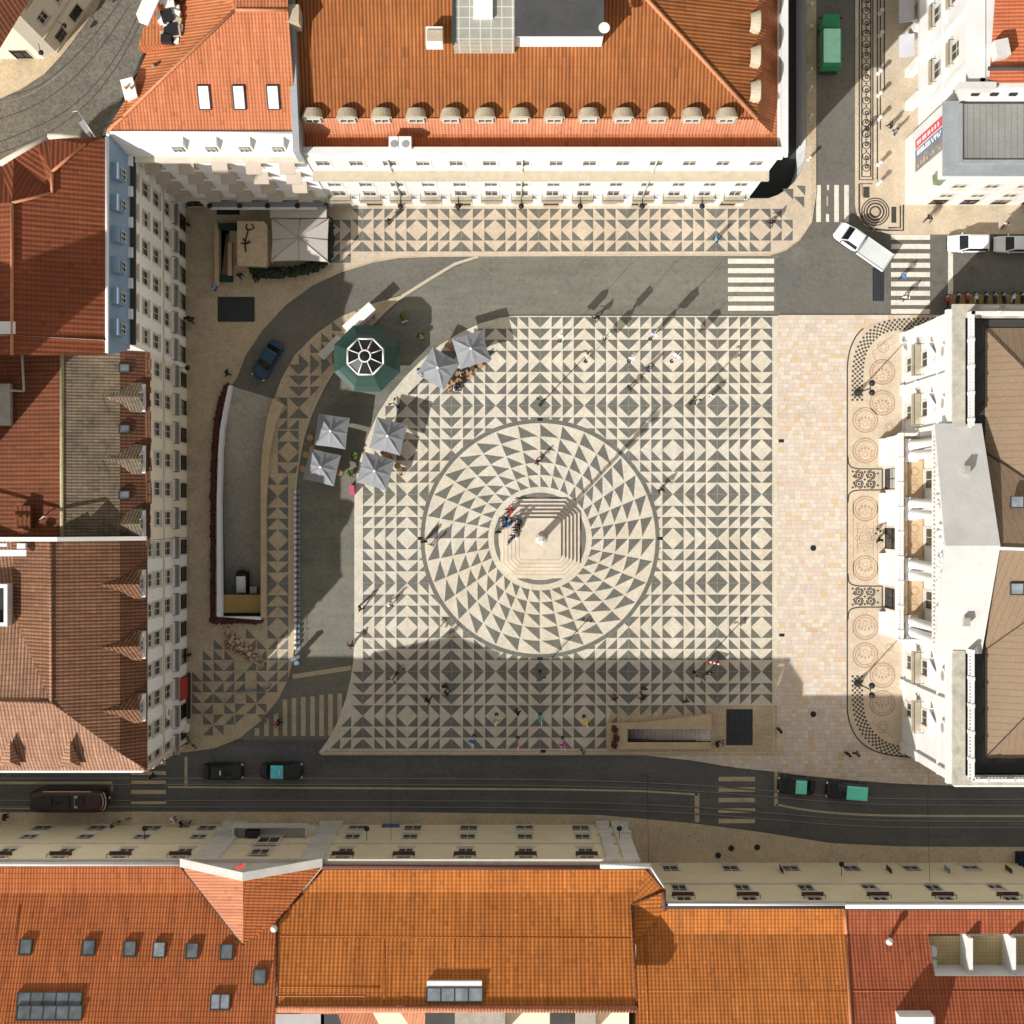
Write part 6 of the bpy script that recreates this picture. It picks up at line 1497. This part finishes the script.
def cabin(r,x0,x1,r0,r1,W,zb,zt,body_,roof_):
    hb,hr=W*.455,W*.385; P4=lambda x0,x1,h,z:[Vector((x0,-h,z)),Vector((x1,-h,z)),Vector((x1,h,z)),Vector((x0,h,z))]
    A_=P4(x0,x1,hb,zb); B_=P4(r0,r1,hr,zt)
    b=MB(); 
    for i in range(4): b.face([A_[i],A_[(i+1)%4],B_[(i+1)%4],B_[i]])
    b.build('cabin',m[body_],r)
    b=MB(); C_=P4(r0-.02,r1+.02,hr+.02,zt); D_=P4(r0+.12,r1-.12,hr-.14,zt+.07)
    for i in range(4): b.face([C_[i],C_[(i+1)%4],D_[(i+1)%4],D_[i]],0,True)
    b.face(D_); b.build('roof',m[roof_],r)
    for i,nm in enumerate(('side_window','windshield','side_window','rear_window')):
        a,c,d,e_=A_[i],A_[(i+1)%4],B_[(i+1)%4],B_[i]; n=((c-a).cross(e_-a)).normalized()*.012; ce=(a+c+d+e_)/4
        b=MB(); b.face([ce+(v-ce)*.9+n for v in (a,c,d,e_)]); b.build(nm,m['carglass'],r)
def car(label,x,y,hd,L,W,Ht,pt,roof_=None,wagon=False,cat='car',name='car',taxi=False,group=None):
    g=grd(x,y,1.1); r=thing(name,label,cat,zero=True,group=group); z0=.012
    b=MB(); shell(b,L,W,[(.2,.93,.9),(.36,.99,.98),(.6,1,1),(.78,.975,.97),(.86,.93,.9),(.885,.86,.8)]); b.build('body',m[pt],r)
    x1=L*.24; x0=-L*.47 if wagon else -L*.37; cabin(r,x0,x1,x0+(.25 if wagon else .6),L*.06,W,.86,Ht,pt,roof_ or pt)
    wheels(r,(-L*.3,L*.31),W); lights(r,L,W)
    for s_ in (-1,1): b=MB(); b.blob((L*.17,s_*(W/2+.06),.95),(.09,.12,.08),0,1,2,0); b.build('mirror',m[pt],r)
    b=MB(); b.obox((L/2-.02,0,.42),(.1,W*.8,.16)); b.build('bumper',m['plastic_dark'],r)
    if taxi: b=MB(); b.obox((L*-.02,0,Ht+.14),(.14,.5,.12)); b.build('taxi_sign',m['lamp'],r)
    r.location=P(g[0],g[1],z0); r.rotation_euler=(0,0,hd); return r
car('dark blue car driving down the shaded crescent road',267,359.5,math.radians(-120),4.5,1.85,1.45,'carblue')
car('all black taxi on the tram street, behind the taxi with a cyan roof',222,772,0,4.4,1.85,1.5,'carblack',taxi=True,cat='taxi',name='taxi')
car('black taxi with a bright cyan roof on the tram street',281,771.5,0,4.5,1.85,1.5,'carblack','cyan',cat='taxi',name='taxi',taxi=True)
car('black taxi with a short mint green roof, ahead of the mint green estate taxi',797.5,786.5,PI-.06,4.1,1.85,1.5,'carblack','mint',cat='taxi',name='taxi',taxi=True)
car('black estate taxi with a long mint green roof below the town hall corner',848.5,792,PI-.08,4.7,1.9,1.6,'carblack','mint',True,cat='taxi',name='taxi')
car('white hatchback parked first behind the stop line',970,242.5,PI,4.6,1.95,1.6,'carwhite',None,True)
car('silver white car parked behind the white hatchback at the frame edge',1016,243.5,PI,4.6,1.85,1.5,'carwhite',None,True)
# white flatbed truck
g=grd(863,244.5,1.3); r=thing('flatbed_truck','white flatbed truck turning across the junction','truck',zero=True)
b=MB(); shell(b,3.4,2.25,[(.35,.96,.94),(.6,1,1),(1.0,1,1),(1.2,.96,.95),(1.28,.9,.88)],ex=.45,cx=1.75); b.build('body',m['carwhite'],r)
cabin(r,.2,2.5,.35,1.75,2.2,1.2,2.15,'carwhite','carwhite')
b=MB(); b.bx(-3.6,.0,-1.12,1.12,.7,.85); b.build('bed',m['bedwhite'],r)
for q in ((-3.6,0,-1.17,-1.12),(-3.6,0,1.12,1.17),(-3.65,-3.6,-1.17,1.17),(-.05,.0,-1.12,1.12)): b=MB(); b.bx(*q,.72,1.28); b.build('bed_side',m['bedwhite'],r)
b=MB(); b.bx(-3.55,-.1,-1.1,1.1,.86,1.2); b.build('load_cover',m['bedwhite'],r)
b=MB(); b.bx(-3.5,1.0,-.4,.4,.4,.69); b.build('chassis',m['plastic_dark'],r)
wheels(r,(-2.5,2.2),2.2,.4); lights(r,6.9,2.1,.85)
for s_ in (-1,1): b=MB(); b.obox((2.3,s_*1.28,1.45),(.12,.2,.3)); b.build('mirror',m['plastic_dark'],r)
r.location=P(g[0],g[1],.01); r.rotation_euler=(0,0,math.radians(145)); r.scale=(.95,.93,.95)
# green box truck
g=grd(831,41,2.0); r=thing('box_truck','green box truck with a pale green roof driving up the shaded side street','truck',zero=True)
b=MB(); shell(b,1.7,2.0,[(.4,.96,.96),(.9,1,1),(1.7,1,1),(2.1,.9,.95),(2.2,.8,.85)],ex=.35,cx=2.1); b.build('cab',m['truckgreen'],r)
b=MB(); b.face([Vector((2.86,-.8,1.3)),Vector((2.86,.8,1.3)),Vector((2.66,.75,2.0)),Vector((2.66,-.75,2.0))]); b.build('windshield',m['carglass'],r)
b=MB(); b.bx(-2.9,1.0,-1.0,1.0,.6,2.75); b.build('cargo_box',m['truckgreen'],r)
b=MB(); b.bx(-2.6,1.05,-.82,.98,2.75,2.82); b.build('box_roof',m['boxgreen'],r)
b=MB(); b.bx(-3.0,2.4,-.45,.45,.35,.6); b.build('chassis',m['plastic_dark'],r)
b=MB(); b.obox((-3.05,0,.6),(.25,1.9,.4)); b.build('tail_step',m['gutter'],r)
wheels(r,(-2.0,2.0),1.95,.4)
for s_ in (-1,1): b=MB(); b.blob((2.92,s_*.7,.8),(.08,.16,.1),0,1,2,0); b.build('headlight',m['lamp'],r); b=MB(); b.obox((2.6,s_*1.12,1.7),(.1,.18,.35)); b.build('mirror',m['plastic_dark'],r)
r.location=P(g[0],g[1],.01); r.rotation_euler=(0,0,PI/2)
# small white van at the bottom of the ramp
r=thing('service_van','small white roofed service van at the bottom of the garage ramp','van',zero=True)
b=MB(); shell(b,2.5,1.35,[(.25,.97,.96),(.6,1,1),(1.0,1,1),(1.05,.98,.97)],ex=.3); b.build('body',m['plastic_dark'],r)
cabin(r,-1.2,1.1,-1.1,.75,1.3,1.0,1.7,'plastic_dark','carwhite'); wheels(r,(-.75,.8),1.3,.25); lights(r,2.5,1.3,.6)
r.location=P(*grd(241,581,-1.6),-3.2); r.rotation_euler=(.0,-.14,PI/2)
single('service_box','small grey service box beside the white roofed van on the ramp','box','steel',lambda b:(b.obox(P(*grd(253.5,590,-2.5),-2.75),(.7,.7,.7)),b.obox(P(*grd(253.5,590,-2.5),-2.36),(.76,.76,.08))))
# maroon heritage tram
g=grd(67,801.5,3); r=thing('tram','dark maroon heritage tram on the shaded tram street','tram',zero=True)
b=MB(); shell(b,8.0,2.35,[(.35,.9,.95),(.5,.97,1),(1.5,1,1),(2.6,1,1),(2.75,.985,.97)],ex=.28,ey=.25); b.build('body',m['maroon'],r)
b=MB(); shell(b,8.1,2.45,[(2.75,1,1),(2.9,1,1),(3.1,.94,.8),(3.2,.9,.62)],ex=.3,ey=.3); b.build('roof',m['maroon'],r)
for x,w_,l in ((-2.2,.9,1.3),(-.4,1.1,1.4),(1.4,.8,.9)): b=MB(); b.obox((x,0,3.3),(l,w_,.24)); b.build('roof_box',m['plastic_dark'],r)
b=MB(); b.obox((1.05,0,3.25),(.35,1.3,.16)); b.build('roof_hatch',m['stonegrey'],r)
b=MB(); b.tube([Vector((-2.6,1.05,3.02)),Vector((2.6,1.05,3.02))],.07); b.build('roof_rail',m['tanstone'],r)
for s_ in (-1,1):
    for k in range(7): b=MB(); b.face([Vector((-3.1+k*.9,s_*1.18,1.5)),Vector((-2.35+k*.9,s_*1.18,1.5)),Vector((-2.35+k*.9,s_*1.18,2.45)),Vector((-3.1+k*.9,s_*1.18,2.45))][::s_]); b.build('side_window',m['carglass'],r)
    b=MB(); b.obox((s_*3.98,0,1.95),(.06,1.4,.8)); b.build('windshield' if s_>0 else 'rear_window',m['carglass'],r)
b=MB(); b.tube([Vector((3.75+.42*math.cos(t),1.0*math.sin(t),2.95)) for t in [-1.35+i*.27 for i in range(11)]],.05); b.tube([Vector((3.5+.42*math.cos(t),.9*math.sin(t),3.05)) for t in [-1.35+i*.27 for i in range(11)]],.04); b.build('bumper_rail',m['pinkstone'],r)
for x in (-1.2,1.2):
    for s_ in (-1,1): b=MB(); b.cyl((x,s_*.55,.35),(x,s_*.68,.35),.33,n=14); b.build('wheel',m['iron'],r)
b=MB(); b.blob((4.0,0,1.1),(.12,.16,.16),0,1,2,0); b.build('headlight',m['lamp'],r)
b=MB(); b.tube([Vector((-.4,0,3.4)),Vector((-3.6,0,4.9))],.04); b.build('trolley_pole',m['iron'],r)
r.location=P(g[0],g[1],.01)
for x in (640,397,905): single('overhead_wire',f'thin dark tram wire spanning the tram street {dict([(640,"by the pedimented house corner"),(397,"above the blue street bins"),(905,"below the town hall corner")])[x]}','wire','iron',lambda b:b.tube([P(x,758,8.2),P(x+.5,795,7.8),P(x+1,822 if x<626 else 861,8.3)],.022,5))
# ---- people
def personmesh(pose):
    V=[];E=[];T=[]
    def n(co,r,t,par=None):
        V.append((co,r)); T.append(t)
        if par is not None: E.append((par,len(V)-1))
        return len(V)-1
    sit=pose=='sit'; st={'stand':0,'walk':.15,'stride':.24,'sit':0}[pose]
    z0=-.45 if sit else 0
    pv=n((0,0,.93+z0),.145,'t'); ws=n((0,.01,1.1+z0),.135,'s',pv); chs=n((0,.02,1.36+z0),.15,'s',ws); nk=n((0,.03,1.5+z0),.058,'k',chs); hd=n((0,.05,1.6+z0),.088,'k',nk); tp=n((0,.03,1.7+z0),.085,'h',hd)
    for s_ in (-1,1):
        sh=n((s_*.17,.01,1.4+z0),.068,'s',chs)
        sw=st*s_
        el=n((s_*.235,-.02-sw*.35 if not sit else .08,1.13+z0),.05,'s',sh); wr=n((s_*.24,.08-sw*.9 if not sit else .27,.9+z0 if not sit else 1.0+z0),.037,'s',el); n((s_*.23,.12-sw if not sit else .36,.81+z0 if not sit else .97+z0),.038,'k',wr)
        hp=n((s_*.09,0,.86+z0),.1,'t',pv)
        if sit: kn=n((s_*.12,.42,.5),.075,'t',hp); an=n((s_*.12,.42,.1),.05,'t',kn); n((s_*.12,.58,.05),.045,'x',an)
        else:
            kn=n((s_*.1,sw*.6+.03,.48),.075,'t',hp); an=n((s_*.1,sw*1.1-.05,.1 if sw>=0 else .14),.05,'t',kn); n((s_*.11,sw*1.1+.12,.045 if sw>=0 else .06),.045,'x',an)
    me=bpy.data.meshes.new('tmp'); me.from_pydata([v[0] for v in V],E,[])
    ob=bpy.data.objects.new('tmp',me); COL.objects.link(ob)
    mod=ob.modifiers.new('skin','SKIN'); 
    for i,v in enumerate(me.skin_vertices[0].data): v.radius=(V[i][1],V[i][1]); v.use_root=(i==0)
    ss=ob.modifiers.new('sub','SUBSURF'); ss.levels=1
    bpy.context.view_layer.update(); dg=bpy.context.evaluated_depsgraph_get()
    m2=bpy.data.meshes.new_from_object(ob.evaluated_get(dg)); bpy.data.objects.remove(ob); 
    m2.name='person'; m2.materials.clear()
    for k in ('shirt','trousers','skin','hair','shoes'): m2.materials.append(m[k])
    ix={'s':0,'t':1,'k':2,'h':3,'x':4}
    for p in m2.polygons:
        c=p.center; best=min(range(len(V)),key=lambda i:(Vector(V[i][0])-c).length-V[i][1]); t=T[best]
        if t=='k' and best==4 and c.y<.03: t='h'
        p.material_index=ix[t]; p.use_smooth=True
    return m2
PM={k:personmesh(k) for k in ('stand','walk','stride','sit')}
C_={'black':(.012,.012,.014),'dark':(.03,.03,.035),'white':(.75,.74,.72),'red':(.45,.02,.03),'maroon':(.14,.015,.035),'blue':(.04,.2,.5),'sky blue':(.12,.42,.72),'grey':(.2,.21,.22),'brown':(.16,.08,.04),'orange':(.7,.32,.12),'purple':(.12,.05,.16),'navy':(.015,.025,.07),'pink':(.6,.12,.2),'beige':(.5,.4,.28)}
rp=random.Random(17)
def person(x,y,col,pose,label,z=None,a=None,group=None):
    g=grd(x,y,1.0); o=bpy.data.objects.new('person',PM[pose]); COL.objects.link(o)
    o.location=P(g[0],g[1],PT if z is None else z); o.rotation_euler=(0,0,rp.uniform(0,2*PI) if a is None else a); o.color=(*C_[col],1); s_=rp.uniform(.97,1.08); o.scale=(s_*1.33,s_*1.33,s_)
    tag(o,label,'person',group)
ppl=[(424,541.5,'black','stand','person in black standing on the west edge of the mosaic circle'),(431,545.5,'beige','stand','dark haired person in beige just inside the west edge of the circle'),
(360,608,'black','walk','person in black walking on the sunny western kerb of the mosaic'),(390,604,'white','walk','person in white walking on the sunny mosaic southwest of the circle'),(351,645.5,'maroon','stride','person in maroon stepping off the western mosaic kerb'),
(401,668,'grey','walk','person in grey walking in the shade beside the southwest spotlight pole'),(444.5,686,'black','walk','person in black walking ahead in the shade southwest of the circle'),(446.5,693,'dark','walk','person in dark grey following a person in black in the shade'),(428,700,'black','stride','person in black striding alone across the shaded southwestern mosaic'),
(596,318,'black','stride','person in black on the northern kerb of the mosaic'),(629,389,'dark','walk','person in dark clothes walking northeast of the circle, casting a long shadow'),(647.5,369,'navy','walk','person in navy walking under the row of pale flags'),(711.5,396,'white','stand','person in white standing beside the northeast spotlight pole'),(660.5,490,'black','walk','person in black and white just outside the east edge of the circle'),(537,462,'maroon','walk','person in reddish brown walking alone on the sunny circle'),
(615,698,'maroon','walk','person in maroon walking in the shade above the yellow flag'),(644,688,'maroon','stand','person in dark red standing in the shade next to one in black'),(643,697,'black','stride','person in black with arms out beside one in dark red'),(517.5,712,'black','walk','person in black between the green and turquoise flags'),(686,701,'dark','walk','person in dark clothes walking above the stair entrance'),(709,673,'black','stand','person in black standing below the red and white barrier'),
(779.5,730,'black','stand','person in black on the line between mosaic and pink paving'),(848,754,'black','stand','person in black near the southern end of the pink paving'),(857,754,'brown','walk','person in brown near the southern end of the pink paving'),(878,531,'beige','walk','person in beige walking before the town hall middle door'),(879.5,540,'black','walk','person in black walking before the town hall middle door'),
(227.5,373,'black','walk','person in black walking at the top of the red hedge'),(214.5,288,'sky blue','stand','person in pale blue at the end of the tan stair wall'),(187.5,318,'black','stand','person in black near the shop fronts of the zinc house'),(192,320,'dark','walk','person in dark clothes walking near the shop fronts of the zinc house'),(187,224,'black','stand','person in black by the northwest corner shop front'),(187,204,'black','walk','person in black in the northwest corner of the square'),
(184,547,'navy','stand','person in navy by the party wall of the brown roof house'),(188,655,'black','stand','person in black before a shop front of the brown roof house'),(276,724,'pink','walk','person in pink walking on the shaded zebra crossing'),(279,722,'black','walk','person in black walking on the shaded zebra crossing'),
(716,239,'sky blue','walk','person in bright blue on the north pavement mosaic'),(771,223,'black','stride','person in black at the east end of the north pavement'),(903,276.5,'blue','walk','person in blue crossing the eastern zebra crossing'),(905.5,297,'white','walk','person in white crossing the eastern zebra crossing'),(929,218,'black','stride','person in black walking along the sunny south side of the grey roof block'),(1006,225,'white','walk','person in white walking past the parked white cars'),(866.5,129,'black','walk','person in black walking on the patterned black and cream pavement strip'),(891,125,'black','walk','person in black walking with another below the street bollards'),(896,131,'grey','walk','person in grey walking beside one in black below the bollards'),
(113,827,'dark','walk','person in dark clothes on the south pavement behind the tram'),(173,820,'white','stand','person in white on the south pavement by the yellow house'),(181,824,'black','walk','person in black passing along the yellow house'),(187,824,'grey','walk','person in grey passing along the yellow house'),(5,817,'dark','stand','person in dark clothes on the south pavement at the frame edge'),(152,776,'black','walk','person in black crossing the tram street zebra stripes'),
(388.5,221,'dark','walk','person in dark clothes on the north pavement beneath the palace'),(457,206,'brown','walk','person in brown close to the palace wall'),(420,369,'black','stand','person in black beside the diamond turned parasol'),(427,374,'purple','stand','person in purple beside the diamond turned parasol'),
(717,744,'black','stand','person in black at the foot of the stair entrance wall'),(722,742,'grey','walk','person in grey at the foot of the stair entrance wall'),(240,275,'black','walk','person in black at the dark hedge by the stone hut'),(256,279,'dark','walk','person in dark clothes standing by the dark green hedge'),(583,752,'grey','walk','person in grey on the southern kerb near the yellow flag')]
for q in ppl: person(*q)
for x,y,c,lab in ((459,385,'navy','person in navy seated at the cafe tables'),(447,383,'orange','person in orange seated at the cafe tables'),(454,388,'beige','person in beige seated lowest at the cafe tables'),(461,378,'black','person in black seated at the cafe tables'),(468,369,'dark','person in dark clothes seated nearest the upper parasol'),(481,361,'beige','person in beige seated at the eastern cafe table')): person(x,y,c,'sit',lab,PT)
for x,y,c,lab in ((512,510,'red','person in bright red sitting on the monument steps'),(517,519,'grey','person in grey sitting on the monument steps beside black clothes'),(509,524,'blue','person in blue sitting on the monument steps'),(506,519,'dark','person in dark clothes sitting lowest on the monument steps'),(519,528,'black','person in black sitting high on the monument steps'),(516.5,536,'white','person in white and black sitting on the monument steps'),(521,522,'black','person in black sitting topmost on the monument steps')):
    person(x,y,c,'sit',lab,stepz(x-2,y)-.22+.0,math.radians(100))
for x,y,c,lab in ((498,532,'black','person in black standing west of the monument steps'),(509,542,'grey','person in grey standing on the lowest western monument steps')): person(x,y,c,'stand',lab,stepz(x,y))
# ================================================================== CAMERA, SUN, SKY
cam=bpy.data.cameras.new('camera'); co=bpy.data.objects.new('camera',cam); COL.objects.link(co)
co.location=(0,0,H); cam.sensor_fit='HORIZONTAL'; cam.angle=2*math.atan(512*S/H); cam.clip_end=4000; cam.clip_start=1
scene.camera=co
EL=math.radians(33.3); AZ=math.radians(47.0)
to=Vector((-math.cos(EL)*math.cos(AZ),-math.cos(EL)*math.sin(AZ),math.sin(EL)))
sl=bpy.data.lights.new('sun','SUN'); sl.energy=5.0; sl.angle=math.radians(.5); sl.color=(1,.97,.925)
so=bpy.data.objects.new('sun',sl); COL.objects.link(so); so.rotation_euler=to.to_track_quat('Z','Y').to_euler(); so.location=(0,0,60)
w=bpy.data.worlds.new('World'); scene.world=w; w.use_nodes=True
nt=w.node_tree; bg=nt.nodes['Background']; sky=nt.nodes.new('ShaderNodeTexSky'); sky.sky_type='NISHITA'; sky.sun_disc=False
sky.sun_elevation=EL; sky.sun_rotation=math.atan2(to.x,to.y); hs=nt.nodes.new('ShaderNodeHueSaturation'); hs.inputs['Saturation'].default_value=.35; nt.links.new(sky.outputs[0],hs.inputs['Color']); tn=nt.nodes.new('ShaderNodeMix'); tn.data_type='RGBA'; tn.blend_type='MULTIPLY'; tn.inputs[0].default_value=1; tn.inputs[7].default_value=(1.12,1.0,.84,1); nt.links.new(hs.outputs[0],tn.inputs[6]); nt.links.new(tn.outputs[2],bg.inputs[0]); bg.inputs[1].default_value=.122
vs=scene.view_settings; vs.view_transform='Standard'; vs.look='None'; vs.exposure=0.22; vs.gamma=1; vs.use_curve_mapping=False
